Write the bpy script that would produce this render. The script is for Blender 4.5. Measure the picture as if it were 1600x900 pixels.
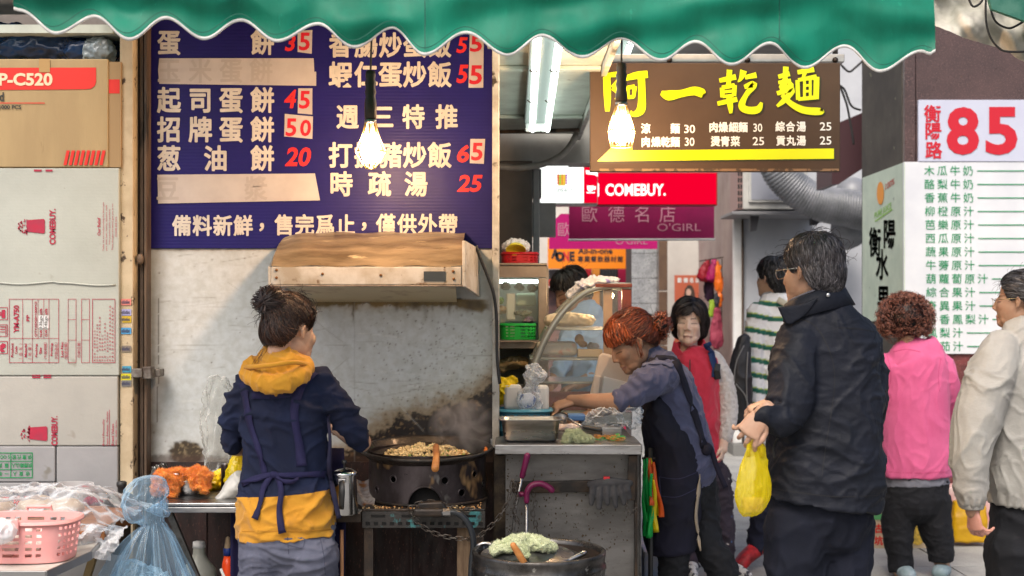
import bpy, bmesh, math, random
import numpy as np
from mathutils import Vector, Matrix
from mathutils.bvhtree import BVHTree
for o in list(bpy.data.objects): bpy.data.objects.remove(o)
SC = bpy.context.scene
COL = SC.collection
R = random.Random(7)
NR = np.random.RandomState(5)
F, H, HY = 2000.0, 1.48, 480.0          # lens in pixels of a 1600-wide picture, eye height, horizon row
# ---------------------------------------------------------------- camera
cam = bpy.data.cameras.new('camera'); camo = bpy.data.objects.new('camera', cam); COL.objects.link(camo)
camo.location = (0, 0, H); camo.rotation_euler = (math.pi/2, 0, 0)
cam.sensor_width = 36; cam.lens = 36*F/1600; cam.shift_y = (HY-450)/1600
cam.clip_start = .05; cam.clip_end = 500
cam.dof.use_dof = True; cam.dof.focus_distance = 4.25; cam.dof.aperture_fstop = 4.5
SC.camera = camo
# ---------------------------------------------------------------- sky, sun, exposure
w = bpy.data.worlds.new('World'); SC.world = w; w.use_nodes = True
nt = w.node_tree; bg = nt.nodes['Background']
sky = nt.nodes.new('ShaderNodeTexSky'); sky.sky_type = 'NISHITA'; sky.sun_disc = False
SUN_EL, SUN_AZ = math.radians(52), math.radians(200)
sky.sun_elevation = SUN_EL; sky.sun_rotation = SUN_AZ; sky.air_density = 1.0; sky.dust_density = 6.0; sky.ozone_density = .6
nt.links.new(sky.outputs[0], bg.inputs[0]); bg.inputs[1].default_value = .15
sl = bpy.data.lights.new('sun', 'SUN'); sl.energy = 1.2; sl.angle = math.radians(25); sl.color = (1, .98, .96)
so = bpy.data.objects.new('sun', sl); COL.objects.link(so)
sd = Vector((math.sin(SUN_AZ)*math.cos(SUN_EL), math.cos(SUN_AZ)*math.cos(SUN_EL), math.sin(SUN_EL)))
so.rotation_euler = sd.to_track_quat('Z', 'Y').to_euler(); so.location = (0, -5, 12)
SC.view_settings.view_transform = 'Standard'; SC.view_settings.look = 'None'
SC.view_settings.exposure = 0.58; SC.view_settings.gamma = 1
SC.render.engine = 'CYCLES'; SC.cycles.use_denoising = True
SC.cycles.max_bounces = 8; SC.cycles.transparent_max_bounces = 24; SC.cycles.sample_clamp_indirect = 6
SC.cycles.volume_max_steps = 64; SC.cycles.caustics_reflective = False; SC.cycles.caustics_refractive = False

def P(px, py, D): return Vector(((px-800)/F*D, D, H-(py-HY)/F*D))
def front(D): return lambda px, py: P(px, py, D)
# ---------------------------------------------------------------- numpy noise
_perm = np.arange(256); NR.shuffle(_perm); _perm = np.concatenate([_perm]*3)
_g = NR.normal(size=(256, 3)); _g /= np.linalg.norm(_g, axis=1)[:, None]
def pn(p):
    p = np.asarray(p, float); i = np.floor(p).astype(int); f = p-i; i &= 255
    u = f*f*f*(f*(f*6-15)+10); out = 0
    for dx in (0, 1):
        for dy in (0, 1):
            for dz in (0, 1):
                h = _perm[_perm[_perm[i[:, 0]+dx]+i[:, 1]+dy]+i[:, 2]+dz]
                d = np.einsum('ij,ij->i', _g[h], f-np.array((dx, dy, dz)))
                out = out+d*(u[:, 0] if dx else 1-u[:, 0])*(u[:, 1] if dy else 1-u[:, 1])*(u[:, 2] if dz else 1-u[:, 2])
    return out*1.5
def fbm(p, o=4):
    s = 0; a = 1.; t = 0
    for k in range(o): s = s+a*pn(np.asarray(p)*2**k+k*7.3); t += a; a *= .5
    return s/t
def ridge(p, o=3):
    s = 0; a = 1.; t = 0
    for k in range(o): s = s+a*(1-np.clip(np.abs(pn(np.asarray(p)*2**k+k*11.1))*2.6, 0, 1)); t += a; a *= .5
    return s/t
def folds(amp=.006, sc=(9, 9, 16), warp=.06, fine=.25, seed=0.):
    sc = np.array(sc, float)
    def f(v, n):
        w = v+warp*np.stack([pn(v*4+seed), pn(v*4+9+seed), pn(v*4+19+seed)], 1)
        a = ridge(w*sc+seed, 1); b_ = ridge((w+.02*pn(v*11)[:, None])*sc*2.1+seed+7, 1)
        return amp*(a**2*.9+b_**3*.55-.45)+amp*fine*fbm(v*sc*3+seed, 2)
    return f
# ---------------------------------------------------------------- mesh builder
class MB:
    def __init__(s): s.v = []; s.f = []; s.c = []
    def add(s, vs, fs, col=None):
        o = len(s.v); s.v += [tuple(x) for x in vs]; s.f += [tuple(i+o for i in q) for q in fs]
        if col is not None:
            s.c += [(0, 0, 0)]*(o-len(s.c)); s.c += [tuple(col)]*(len(s.v)-o) if np.ndim(col) == 1 else [tuple(c) for c in col]
        return s
    def box(s, x0, x1, y0, y1, z0, z1):
        return s.add([(x0,y0,z0),(x1,y0,z0),(x1,y1,z0),(x0,y1,z0),(x0,y0,z1),(x1,y0,z1),(x1,y1,z1),(x0,y1,z1)],
                     [(0,3,2,1),(4,5,6,7),(0,1,5,4),(1,2,6,5),(2,3,7,6),(3,0,4,7)])
    def pbox(s, a, b, c, d, D, dep):                   # front face covers the pixel rectangle at depth D
        p, q = P(a, d, D), P(c, b, D)
        return s.box(min(p.x,q.x), max(p.x,q.x), D, D+dep, min(p.z,q.z), max(p.z,q.z))
    def beam(s, p, q, a, b=None, up=(0, 0, 1)):
        p, q = Vector(p), Vector(q); b = b or a; t = (q-p).normalized(); u = Vector(up)
        if abs(t.dot(u)) > .95: u = Vector((0, 1, 0))
        x = t.cross(u).normalized(); y = x.cross(t)
        vs = [e+x*i*a/2+y*j*b/2 for e in (p, q) for i, j in ((-1,-1),(1,-1),(1,1),(-1,1))]
        return s.add(vs, [(0,1,2,3),(7,6,5,4),(0,4,5,1),(1,5,6,2),(2,6,7,3),(3,7,4,0)])
    def tube(s, pts, r, n=10, cap=True, rnd=False, ex=2., closed=False, ref=(0, 1, 0), col=None):
        pts = [Vector(p) for p in pts]; N = len(pts); rr = r if isinstance(r, list) else [r]*N
        rr = [(q, q) if not isinstance(q, (list, tuple)) else q for q in rr]; rings = []
        T = [((pts[(i+1) % N]-pts[i-1]) if closed else (pts[min(i+1, N-1)]-pts[max(i-1, 0)])).normalized() for i in range(N)]
        ps, rs, ts = list(pts), list(rr), list(T)
        if rnd:
            for e in (0, -1):
                a, b = rr[e]; m = min(a, b)
                for k in ((.5, .86), (.85, .52), (.99, .12)):
                    q = pts[e]+T[e]*(m*k[0]*(1 if e else -1)); x = (q, (a*k[1], b*k[1]), T[e])
                    if e: ps.append(x[0]); rs.append(x[1]); ts.append(x[2])
                    else: ps.insert(0, x[0]); rs.insert(0, x[1]); ts.insert(0, x[2])
        prev = None; rf = Vector(ref)
        for p, (a, b), t in zip(ps, rs, ts):
            x = rf.cross(t)
            if x.length < .25: x = prev if prev else Vector((1, 0, 0)).cross(t)
            x = (x-t*x.dot(t)).normalized()
            if prev and x.dot(prev) < 0: x = -x
            prev = x; y = t.cross(x); ring = []
            for k in range(n):
                g = 2*math.pi*k/n; c, d = math.cos(g), math.sin(g)
                if ex != 2: c = math.copysign(abs(c)**(2/ex), c); d = math.copysign(abs(d)**(2/ex), d)
                ring.append(p+x*(a*c)+y*(b*d))
            rings.append(ring)
        return s.loft(rings, cap, closed, col)
    def loft(s, rings, cap=True, closed=False, col=None):
        n = len(rings[0]); M = len(rings); vs = [p for r in rings for p in r]
        fs = [(i*n+k, i*n+(k+1) % n, ((i+1) % M)*n+(k+1) % n, ((i+1) % M)*n+k) for i in range(M if closed else M-1) for k in range(n)]
        if cap and not closed: fs += [tuple(range(n))[::-1], tuple((M-1)*n+k for k in range(n))]
        return s.add(vs, fs, col)
    def lathe(s, prof, c, n=28, M=None, cap=False):
        c = Vector(c); M = M or Matrix.Identity(3)
        rings = [[c+M @ Vector((r*math.cos(2*math.pi*k/n), r*math.sin(2*math.pi*k/n), z)) for k in range(n)] for r, z in prof]
        return s.loft(rings, cap)
    def ell(s, c, r, M=None, n=18):
        c = Vector(c); r = (r, r, r) if not isinstance(r, (list, tuple)) else r; M = M or Matrix.Identity(3)
        rings = []
        for i in range(n//2+1):
            t = math.pi*(min(max(i, .04), n//2-.04))/(n//2)
            rings.append([c+M @ Vector((r[0]*math.sin(t)*math.cos(2*math.pi*k/n), r[1]*math.sin(t)*math.sin(2*math.pi*k/n), -r[2]*math.cos(t))) for k in range(n)])
        return s.loft(rings)
    def grid(s, fn, nu, nv, cfn=None):
        vs = [fn(i/nu, j/nv) for j in range(nv+1) for i in range(nu+1)]
        fs = [(j*(nu+1)+i, j*(nu+1)+i+1, (j+1)*(nu+1)+i+1, (j+1)*(nu+1)+i) for j in range(nv) for i in range(nu)]
        return s.add(vs, fs)
    def prism(s, poly, fx, dep):                       # polygon in pixel coordinates on plane fx, with thickness
        a = [fx(x, y) for x, y in poly]; b = [p+Vector((0, dep, 0)) for p in a]; n = len(a)
        return s.add(a+b, [tuple(range(n)), tuple(range(2*n-1, n-1, -1))]+[(k, k+n, (k+1) % n+n, (k+1) % n) for k in range(n)])
    def ribbon(s, pts, wid, nrm, col=None):
        pts = [Vector(p) for p in pts]; N = len(pts); vs = []
        for i, p in enumerate(pts):
            t = (pts[min(i+1, N-1)]-pts[max(i-1, 0)]).normalized(); n_ = Vector(nrm[i] if isinstance(nrm, list) else nrm)
            x = t.cross(n_).normalized()*((wid[i] if isinstance(wid, list) else wid)/2); vs += [p-x, p+x]
        return s.add(vs, [(2*i, 2*i+1, 2*i+3, 2*i+2) for i in range(N-1)], col)
def cr(keys, k=4):                                      # Catmull-Rom through rows of numbers
    K = np.array(keys, float); out = []
    for i in range(len(K)-1):
        p0, p1, p2, p3 = K[max(i-1, 0)], K[i], K[i+1], K[min(i+2, len(K)-1)]
        for j in range(k):
            t = j/k; out.append(.5*(2*p1+(p2-p0)*t+(2*p0-5*p1+4*p2-p3)*t*t+(3*p1-p0-3*p2+p3)*t**3))
    return out+[K[-1]]
# ---------------------------------------------------------------- objects
ORG = {}
def props(o, label=None, cat=None, group=None, kind=None):
    for k, v in (('label', label), ('category', cat), ('group', group), ('kind', kind)):
        if v: o[k] = v
    return o
def thing(name, label, cat, base, group=None):
    o = bpy.data.objects.new(name, None); COL.objects.link(o); o.location = base; o.empty_display_size = .05
    ORG[o.name] = Vector(base); return props(o, label, cat, group)
def obj(name, mb, m, parent=None, base=None, smooth=False, bevel=0, solid=0, soff=0, label=None, cat=None, group=None, kind=None, sub=0, me=None, nob=False):
    if me is None:
        me = bpy.data.meshes.new(name); V = np.array(mb.v, float)
        if parent is not None: org = ORG[parent.name]
        elif base is not None: org = Vector(base)
        else: org = Vector(((V[:, 0].min()+V[:, 0].max())/2, (V[:, 1].min()+V[:, 1].max())/2, V[:, 2].min()))
        me.from_pydata((V-np.array(org)).tolist(), [], mb.f)
        if mb.c:
            a = me.color_attributes.new('Col', 'FLOAT_COLOR', 'POINT'); c = list(mb.c)+[(0, 0, 0)]*(len(V)-len(mb.c))
            a.data.foreach_set('color', np.concatenate([np.array(c, float), np.ones((len(V), 1))], 1).ravel())
        if smooth: me.polygons.foreach_set('use_smooth', [True]*len(me.polygons))
        me.update()
    else: org = ORG[parent.name] if parent is not None else Vector(base)
    for x in (m if isinstance(m, (list, tuple)) else [m]): me.materials.append(x)
    o = bpy.data.objects.new(name, me); COL.objects.link(o); ORG[o.name] = Vector(org)
    if parent is not None: o.parent = parent
    else: o.location = org
    if solid: q = o.modifiers.new('s', 'SOLIDIFY'); q.thickness = solid; q.offset = soff
    if bevel: q = o.modifiers.new('b', 'BEVEL'); q.width = bevel; q.segments = 2; q.limit_method = 'ANGLE'; q.angle_limit = .7
    if sub: q = o.modifiers.new('d', 'SUBSURF'); q.levels = q.render_levels = sub
    return props(o, label, cat, group, kind)
def remesh(mb, vox=.008, sm=4, disp=None, dec=0):
    """closed shapes fused into one continuous surface"""
    me = bpy.data.meshes.new('t'); me.from_pydata(mb.v, [], mb.f); o = bpy.data.objects.new('t', me); COL.objects.link(o)
    q = o.modifiers.new('r', 'REMESH'); q.mode = 'VOXEL'; q.voxel_size = vox
    if sm: q = o.modifiers.new('m', 'SMOOTH'); q.factor = .5; q.iterations = sm
    dg = bpy.context.evaluated_depsgraph_get(); e = bpy.data.meshes.new_from_object(o.evaluated_get(dg))
    V = np.empty(len(e.vertices)*3); e.vertices.foreach_get('co', V); V = V.reshape(-1, 3)
    if disp is not None:
        N = np.empty(len(e.vertices)*3); e.vertex_normals.foreach_get('vector', N); N = N.reshape(-1, 3)
        for d in (disp if isinstance(disp, (list, tuple)) else [disp]): V = V+N*d(V, N)[:, None]
    r = MB(); r.v = [tuple(x) for x in V.tolist()]; r.f = [tuple(p.vertices) for p in e.polygons]
    bpy.data.objects.remove(o); bpy.data.meshes.remove(me); bpy.data.meshes.remove(e)
    return r
def bvh(mb): return BVHTree.FromPolygons([Vector(v) for v in mb.v], mb.f)
def onto(tree, px, py, off=.003, D=4.):                 # the point of a surface seen along one line of sight
    o = Vector((0, 0, H)); d = (P(px, py, 1.)-o).normalized(); h = tree.ray_cast(o, d)
    if h[0] is None: return P(px, py, D), Vector((0, -1, 0))
    n = h[1] if h[1].dot(d) < 0 else -h[1]
    return h[0]+n*off, n
# ---------------------------------------------------------------- materials
MATS = {}
def mat(name, c, r=.6, m=0., c2=None, vs=6., vd=1., b=0., bs=80., spec=.5, em=None, es=0., tr=0., coat=0., sheen=0., st=(1, 1, 1), attr=False,
        rv=0., sss=0., sp=None, sp2=None, bst=None, wave=None, wr=None, tl=0., al=None, ior=1.45, vr=(.38, .62)):
    if name in MATS: return MATS[name]
    M = bpy.data.materials.new(name); MATS[name] = M; M.use_nodes = True; N = M.node_tree.nodes; L = M.node_tree.links.new
    B = N['Principled BSDF']; tc = N.new('ShaderNodeTexCoord'); mp = N.new('ShaderNodeMapping'); mp.inputs['Scale'].default_value = st
    L(tc.outputs['Object'], mp.inputs[0]); V = mp.outputs[0]; rgb = lambda x: (*x[:3], 1)
    def noise(scale, det=5, v=V, rough=.6):
        n = N.new('ShaderNodeTexNoise'); n.inputs['Scale'].default_value = scale; n.inputs['Detail'].default_value = det; n.inputs['Roughness'].default_value = rough; L(v, n.inputs['Vector']); return n.outputs[0]
    def rng(x, a, b_, c_=0., d=1.):
        n = N.new('ShaderNodeMapRange'); L(x, n.inputs[0])
        for i, q in enumerate((a, b_, c_, d)): n.inputs[i+1].default_value = q
        return n.outputs[0]
    def mix(fac, x, y, bt='MIX'):
        n = N.new('ShaderNodeMix'); n.data_type = 'RGBA'; n.blend_type = bt
        for i, q in ((0, fac), (6, x), (7, y)):
            if isinstance(q, (tuple, float, int)): n.inputs[i].default_value = q
            else: L(q, n.inputs[i])
        return n.outputs[2]
    col = rgb(c)
    if attr:
        a = N.new('ShaderNodeVertexColor'); a.layer_name = 'Col'; col = a.outputs[0]
        if c2: col = mix(rng(noise(vs), vr[0], vr[1], 0, vd), col, mix(1., col, rgb(c2), 'MULTIPLY'))
    elif c2: col = mix(rng(noise(vs), vr[0], vr[1], 0, vd), rgb(c), rgb(c2))
    for q in (sp, sp2):
        if q: col = mix(rng(noise(q[1], 3 if len(q) < 4 else q[3]), q[2], q[2]+.06), col, rgb(q[0]))
    if isinstance(col, tuple): B.inputs['Base Color'].default_value = col
    else: L(col, B.inputs['Base Color'])
    B.inputs['Roughness'].default_value = r; B.inputs['Metallic'].default_value = m; B.inputs['Specular IOR Level'].default_value = spec; B.inputs['IOR'].default_value = ior
    if rv: L(rng(noise(vs*2.3), .3, .7, max(r-rv, .03), min(r+rv, 1)), B.inputs['Roughness'])
    if tr: B.inputs['Transmission Weight'].default_value = tr
    if coat: B.inputs['Coat Weight'].default_value = coat; B.inputs['Coat Roughness'].default_value = .15
    if sheen: B.inputs['Sheen Weight'].default_value = sheen; B.inputs['Sheen Roughness'].default_value = .5
    if sss: B.inputs['Subsurface Weight'].default_value = sss; B.inputs['Subsurface Radius'].default_value = (.9, .35, .2); B.inputs['Subsurface Scale'].default_value = .008
    if em: B.inputs['Emission Color'].default_value = rgb(em); B.inputs['Emission Strength'].default_value = es
    if wr: b = b or .3
    if b or wave:
        h = noise(bs, 4, bst and V or V) if b else None
        if wave:
            wv = N.new('ShaderNodeTexWave'); wv.bands_direction = wave[0]; wv.inputs['Scale'].default_value = wave[1]; L(V, wv.inputs[0])
            n = N.new('ShaderNodeMath'); n.operation = 'MULTIPLY_ADD'; L(wv.outputs['Fac'], n.inputs[0]); n.inputs[1].default_value = wave[2]
            if h: L(h, n.inputs[2])
            else: n.inputs[2].default_value = 0
            h = n.outputs[0]
        if wr:                                          # sharp irregular creases
            n = N.new('ShaderNodeTexNoise'); n.noise_type = 'RIDGED_MULTIFRACTAL'; n.inputs['Scale'].default_value = wr[0]; n.inputs['Detail'].default_value = 3; n.inputs['Distortion'].default_value = .8; L(V, n.inputs['Vector'])
            m2 = N.new('ShaderNodeMath'); m2.operation = 'MULTIPLY_ADD'; L(n.outputs[0], m2.inputs[0]); m2.inputs[1].default_value = wr[1]; L(h, m2.inputs[2]); h = m2.outputs[0]
        bp = N.new('ShaderNodeBump'); bp.inputs['Strength'].default_value = b or 1.; bp.inputs['Distance'].default_value = .004; L(h, bp.inputs['Height']); L(bp.outputs[0], B.inputs['Normal'])
    if tl or al is not None:
        out = N['Material Output']; sh = B.outputs[0]
        if tl:
            t = N.new('ShaderNodeBsdfTranslucent'); s_ = N.new('ShaderNodeMixShader'); s_.inputs[0].default_value = tl; L(sh, s_.inputs[1]); L(t.outputs[0], s_.inputs[2]); sh = s_.outputs[0]
            if isinstance(col, tuple): t.inputs[0].default_value = col
            else: L(col, t.inputs[0])
        if al is not None:                              # thin clear film: transparent face on, denser on edges and creases
            t = N.new('ShaderNodeBsdfTransparent'); t.inputs[0].default_value = rgb([1-(1-x)*.25 for x in c]); s_ = N.new('ShaderNodeMixShader')
            lw = N.new('ShaderNodeLayerWeight'); lw.inputs[0].default_value = .45
            if b: L(bp.outputs[0], lw.inputs['Normal'])
            L(rng(lw.outputs['Facing'], .2, .95, al, min(1, al+.7)), s_.inputs[0]); L(t.outputs[0], s_.inputs[1]); L(sh, s_.inputs[2]); sh = s_.outputs[0]
        L(sh, out.inputs[0])
    return M
def glow(name, c, s): return mat(name, (0, 0, 0), em=c, es=s, spec=0)
# ---------------------------------------------------------------- lettering
_fc = bpy.data.curves.new('font', 'FONT'); _fc.resolution_u = 3; _fo = bpy.data.objects.new('font', _fc); GC = {}
def glyphs(s, off=0., shear=0.):
    k = (s, off, shear)
    if k not in GC:
        _fc.body = s; _fc.offset = off; _fc.shear = shear; me = bpy.data.meshes.new_from_object(_fo)
        GC[k] = ([(v.co.x, v.co.y) for v in me.vertices], [tuple(p.vertices) for p in me.polygons]); bpy.data.meshes.remove(me)
    return GC[k]
def word(mb, s, fx, box, off=.02, rot=0, shear=0.):      # a word fitted to a box; rot 90 reads upward, 180 upside down
    v, f = glyphs(s, off, shear); xs = [a for a, b in v]; ys = [b for a, b in v]
    x0, x1, y0, y1 = min(xs), max(xs), min(ys), max(ys); a, b, c, d = box; out = []
    for x, y in v:
        u, t = (x-x0)/(x1-x0), (y-y0)/max(y1-y0, 1e-6)
        if rot == 90: u, t = 1-t, u
        elif rot == 180: u, t = 1-u, 1-t
        out.append(fx(a+(c-a)*u, d+(b-d)*t))
    return mb.add(out, f)
def cjk(mb, s, fx, xs, yc, w, h=None, off=.022, rot=0, ys=None):
    h = h or w; n = len(s)
    for i, ch in enumerate(s):
        if ch == ' ': continue
        X = xs[0] if len(xs) == 1 else xs[i] if len(xs) == n else xs[0]+(xs[1]-xs[0])*i/max(n-1, 1)
        Y = yc if ys is None else ys[0]+(ys[1]-ys[0])*i/max(n-1, 1)
        v, f = glyphs(ch, min(off, .004))               # heavier weights: the thin glyph stamped round a small circle
        for k in range(9 if off > .012 else 1):
            o = []; ax, ay = (0, 0) if k == 0 else (off*math.cos(k*.785), off*math.sin(k*.785)); dd = Vector((0, k*4e-5, 0))
            for x, y in v:
                u, t = x-.5+ax, y-.36+ay
                if rot == 90: u, t = -t, u
                elif rot == 180: u, t = -u, -t
                o.append(fx(X+u*w, Y-t*h)+dd)
            mb.add(o, f)
    return mb
def rects(mb, fx, L_):
    for a, b, c, d in L_: mb.add([fx(a, d), fx(c, d), fx(c, b), fx(a, b)], [(0, 1, 2, 3)])
    return mb
def frame_lines(mb, fx, a, b, c, d, t): return rects(mb, fx, [(a, b, c, b+t), (a, d-t, c, d), (a, b+t, a+t, d-t), (c-t, b+t, c, d-t)])
def stroke(mb, fx, pts, k=5):                           # brush stroke: rows of x, y, half width
    q = cr(pts, k); L_, R_ = [], []
    for i, (x, y, r) in enumerate(q):
        a = q[max(i-1, 0)]; b = q[min(i+1, len(q)-1)]; dx, dy = b[0]-a[0], b[1]-a[1]; l = math.hypot(dx, dy) or 1
        L_.append(fx(x-dy/l*r, y+dx/l*r)); R_.append(fx(x+dy/l*r, y-dx/l*r))
    n = len(q); return mb.add(L_+R_, [(i, i+1, n+i+1, n+i) for i in range(n-1)])
def s(r, g, b): return tuple(((x/255)/12.92 if x <= 10 else ((x/255+.055)/1.055)**2.4) for x in (r, g, b))
WHITE = (.78, .78, .75); BLACK = (.012, .012, .013)
m_steel = mat('brushed_steel', (.42, .42, .43), .34, 1, c2=(.24, .235, .23), vs=5, b=.12, bs=90, st=(1, 6, 6), rv=.12, sp=((.12, .09, .06), 14, .66))
m_darkmetal = mat('greasy_dark_metal', (.018, .016, .015), .5, .4, c2=(.055, .036, .024), vs=14, b=.5, bs=60, rv=.15)
m_black = mat('black_plastic', (.015, .015, .016), .45, c2=(.03, .03, .03), b=.1)
m_white = mat('white_plastic', (.72, .72, .70), .4, c2=(.6, .6, .57), vs=9, vd=.5)
# ================================================================ SETTING
m_tile = mat('paving_stone', (.36, .36, .34), .75, c2=(.22, .22, .21), vs=3, vd=.8, b=.3, bs=140, sp=((.15, .15, .14), 90, .6), sp2=((.13, .12, .11), 5, .62))
m_joint = mat('joint_dirt', (.07, .065, .06), .95, b=.4, bs=120)
g = obj('pavement', MB().box(-60, 60, -40, 90, -.4, -.012), m_joint, base=(0, 0, 0), kind='structure')
tm = None
for i in range(9):
    for j in range(14):
        x, y = .1+i*.6, 5.5+j*.6
        if tm is None:
            q = MB().box(.005, .595, .005, .595, -.011, 0); o = obj('paving_tile', q, m_tile, parent=g, bevel=.003); tm = o.data; o.location = (x, y, 0)
        else:
            o = bpy.data.objects.new('paving_tile', tm); COL.objects.link(o); o.parent = g; o.location = (x, y, R.uniform(-.001, .001))
        ORG[o.name] = Vector((0, 0, 0))
obj('near_pavement', MB().box(-4, 4, -8, 5.44, -.011, -.002), m_tile, kind='structure')
DW = 4.75
# grimy white wall panel: its paint, soot, rust, splashes and scratches are drawn into the colour of a fine grid
def wall_panel():
    x0, x1, y0, y1 = 226, 779, 380, 724; nu, nv = 300, 190
    X, Y = np.meshgrid(np.linspace(x0, x1, nu+1), np.linspace(y0, y1, nv+1)); X = X.ravel(); Y = Y.ravel()
    p3 = np.stack([X*.01, Y*.01, 0*X], 1); n1 = fbm(p3*1.3, 4); n2 = fbm(p3*5+30, 4); n3 = fbm(p3*14+80, 3)
    c = np.stack([.54+0*X, .562+0*X, .565+0*X], 1)*(1+.07*n1+.05*n2)[:, None]
    def lay(c, m, col): m = np.clip(m, 0, 1)[:, None]; return c*(1-m)+np.array(col)*m
    sm = lambda x, a, b: np.clip((x-a)/(b-a), 0, 1)**2*(3-2*np.clip((x-a)/(b-a), 0, 1))
    # old yellowed film towards the right and the wok
    top = np.interp(X, [226, 540, 575, 620, 680, 725, 760, 779], [760, 706, 676, 654, 638, 628, 606, 580])
    d = Y-top+14*n1+22*n2+10*n3
    c = lay(c, .4*sm(d, -75, 0)*sm(X, 500, 620), (.40, .36, .24))
    c = lay(c, .8*sm(d, -34, 2), (.24, .15, .06)); c = lay(c, sm(d+8*n3, -3, 8), (.016, .011, .008))
    c = lay(c, .85*sm(n2+.5*n3, .14, .34)*sm(d, 4, 20)*sm(-d, -55, -30), (.15, .085, .04)); c = lay(c, .6*sm(n3+.4*n2, .25, .4)*sm(d, 8, 24)*sm(-d, -50, -30), (.34, .23, .12))
    # rust hole at lower left
    r = np.hypot((X-292)/30, (Y-708)/18)+.35*n2+.3*n3; c = lay(c, sm(-r, -1.15, -.8), (.05, .035, .02)); c = lay(c, sm(-r, -1.15, -.8)*sm(n3, 0, .3), (.22, .17, .1))
    c = lay(c, .7*sm(Y+6*n3+5*n2, 708, 716), (.07, .04, .03))
    c = lay(c, .5*sm(Y, 600, 700)*sm(-X, -330, -240)*sm(n1, -.1, .4), (.33, .32, .29))
    # soot line and drips under the hood
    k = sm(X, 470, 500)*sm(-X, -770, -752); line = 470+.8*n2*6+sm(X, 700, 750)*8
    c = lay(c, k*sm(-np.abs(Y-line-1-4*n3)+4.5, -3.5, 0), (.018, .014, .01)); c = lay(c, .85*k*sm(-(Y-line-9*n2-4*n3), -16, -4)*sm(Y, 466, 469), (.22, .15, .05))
    for dx, dl, wd, a in ((552, 40, 1.4, .8), (620, 22, 3.5, .7), (650, 16, 8, .8), (665, 38, 4, .4), (702, 26, 2, .7), (690, 14, 3, .6), (676, 20, 2, .6), (735, 20, 9, .85), (714, 18, 2, .5), (748, 16, 8, .9)):
        c = lay(c, a*np.exp(-((X-dx-.6*n3*3)/wd)**2)*sm(-(Y-470), -dl, -dl*.5)*sm(Y, 468, 471), (.10, .065, .025))
    # left edge grime, right edge chips
    c = lay(c, .8*sm(-(X-226)-8*n2-5*n3, -7, 0), (.13, .1, .06)); c = lay(c, .5*sm(-(X-228)-20*n2, -22, 0)*sm(Y, 560, 640), (.25, .19, .12))
    c = lay(c, .85*sm(X+7*n2+5*n3, 772, 777), (.06, .045, .03)); c = lay(c, .7*sm(n2+.4*n3, .25, .4)*sm(X, 742, 762)*sm(-Y, -490, -380), (.14, .08, .03))
    c = lay(c, .55*sm(-(Y-388)-3*n3, -5, 0), (.2, .14, .08))
    # splashes
    for _ in range(420):
        a = R.random()**.6; sx, sy = 560+a*215+R.gauss(0, 25), 470+R.random()**.7*170; q = R.uniform(.6, 1.5)
        if R.random() < .15: sx, sy = R.uniform(235, 770), R.uniform(395, 690)
        i = (np.abs(X-sx) < 4) & (np.abs(Y-sy) < 4); c[i] = lay(c[i], R.uniform(.4, .95)*np.exp(-((X[i]-sx)**2+(Y[i]-sy)**2)/q**2), (.10, .065, .04))
    # scratches
    for _ in range(95):
        sx, sy = R.uniform(230, 700), R.choice((R.gauss(565, 45), R.gauss(480, 60), R.uniform(400, 690))); L_ = R.uniform(15, 110); an = R.gauss(0, .12) if R.random() < .85 else R.uniform(-1.4, 1.4)
        u = (X-sx)*math.cos(an)+(Y-sy)*math.sin(an); v = -(X-sx)*math.sin(an)+(Y-sy)*math.cos(an)+.00022*R.uniform(-6, 6)*(u-L_/2)**2
        c = lay(c, R.uniform(.12, .5)*np.exp(-(v/.75)**2)*sm(u, 0, 12)*sm(-u, -L_, -L_+12), (.2, .18, .15) if R.random() < .7 else (.72, .72, .7))
    for vx, ya, yb in ((248, 466, 600), (246, 600, 660)): c = lay(c, .75*np.exp(-((X-vx)/.9)**2)*(Y > ya)*(Y < yb)*(n3 > -.25), (.08, .06, .045))
    c = lay(c, .3*np.exp(-((X-554)/.8)**2)*(Y > 470), (.3, .3, .29))
    m = MB(); dp = .0025*n1+.0012*n2
    V = np.stack([(X-800)/F*DW, DW-.004-dp, H-(Y-HY)/F*DW], 1)
    fs = [(j*(nu+1)+i, j*(nu+1)+i+1, (j+1)*(nu+1)+i+1, (j+1)*(nu+1)+i) for j in range(nv) for i in range(nu)]
    m.add(V.tolist(), [f[::-1] for f in fs], np.clip(c, .01, 1)); return m
st = obj('stall_wall', MB().pbox(200, -420, 779, 1103.5, DW, .12), mat('wall_core', (.12, .08, .07), .9, c2=(.05, .035, .03), vs=10, b=.4, bs=60), kind='structure')
obj('painted_panel', wall_panel(), mat('stained_paint', (1, 1, 1), .42, attr=True, c2=(.86, .85, .82), vs=30, b=.12, bs=50, rv=.12), parent=st, smooth=True)
m_redbrown = mat('rusty_red_sheet', (.032, .014, .013), .65, c2=(.014, .009, .009), vs=5, b=.3, bs=40, sp=((.09, .04, .03), 60, .62), st=(3, 1, 1), rv=.2)
obj('lower_panel', MB().pbox(226, 722, 779, 1103, DW-.012, .01), m_redbrown, parent=st)
for a in (318, 450, 535, 640, 735): obj('panel_rib', MB().pbox(a, 724, a+5, 1103, DW-.02, .01), m_redbrown, parent=st, bevel=.002)
t = thing('wall_edge_post', 'chipped pale vertical post at the right end of the white stall wall', 'post', P(776, 1100, 4.68))
obj('post', MB().pbox(769, -60, 780, 700, 4.68, .06), mat('chipped_white_paint', (.5, .5, .47), .5, c2=(.32, .3, .26), vs=12, b=.3, bs=50, sp=((.05, .035, .025), 16, .6), sp2=((.12, .05, .02), 9, .64)), parent=t, bevel=.003)
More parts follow.
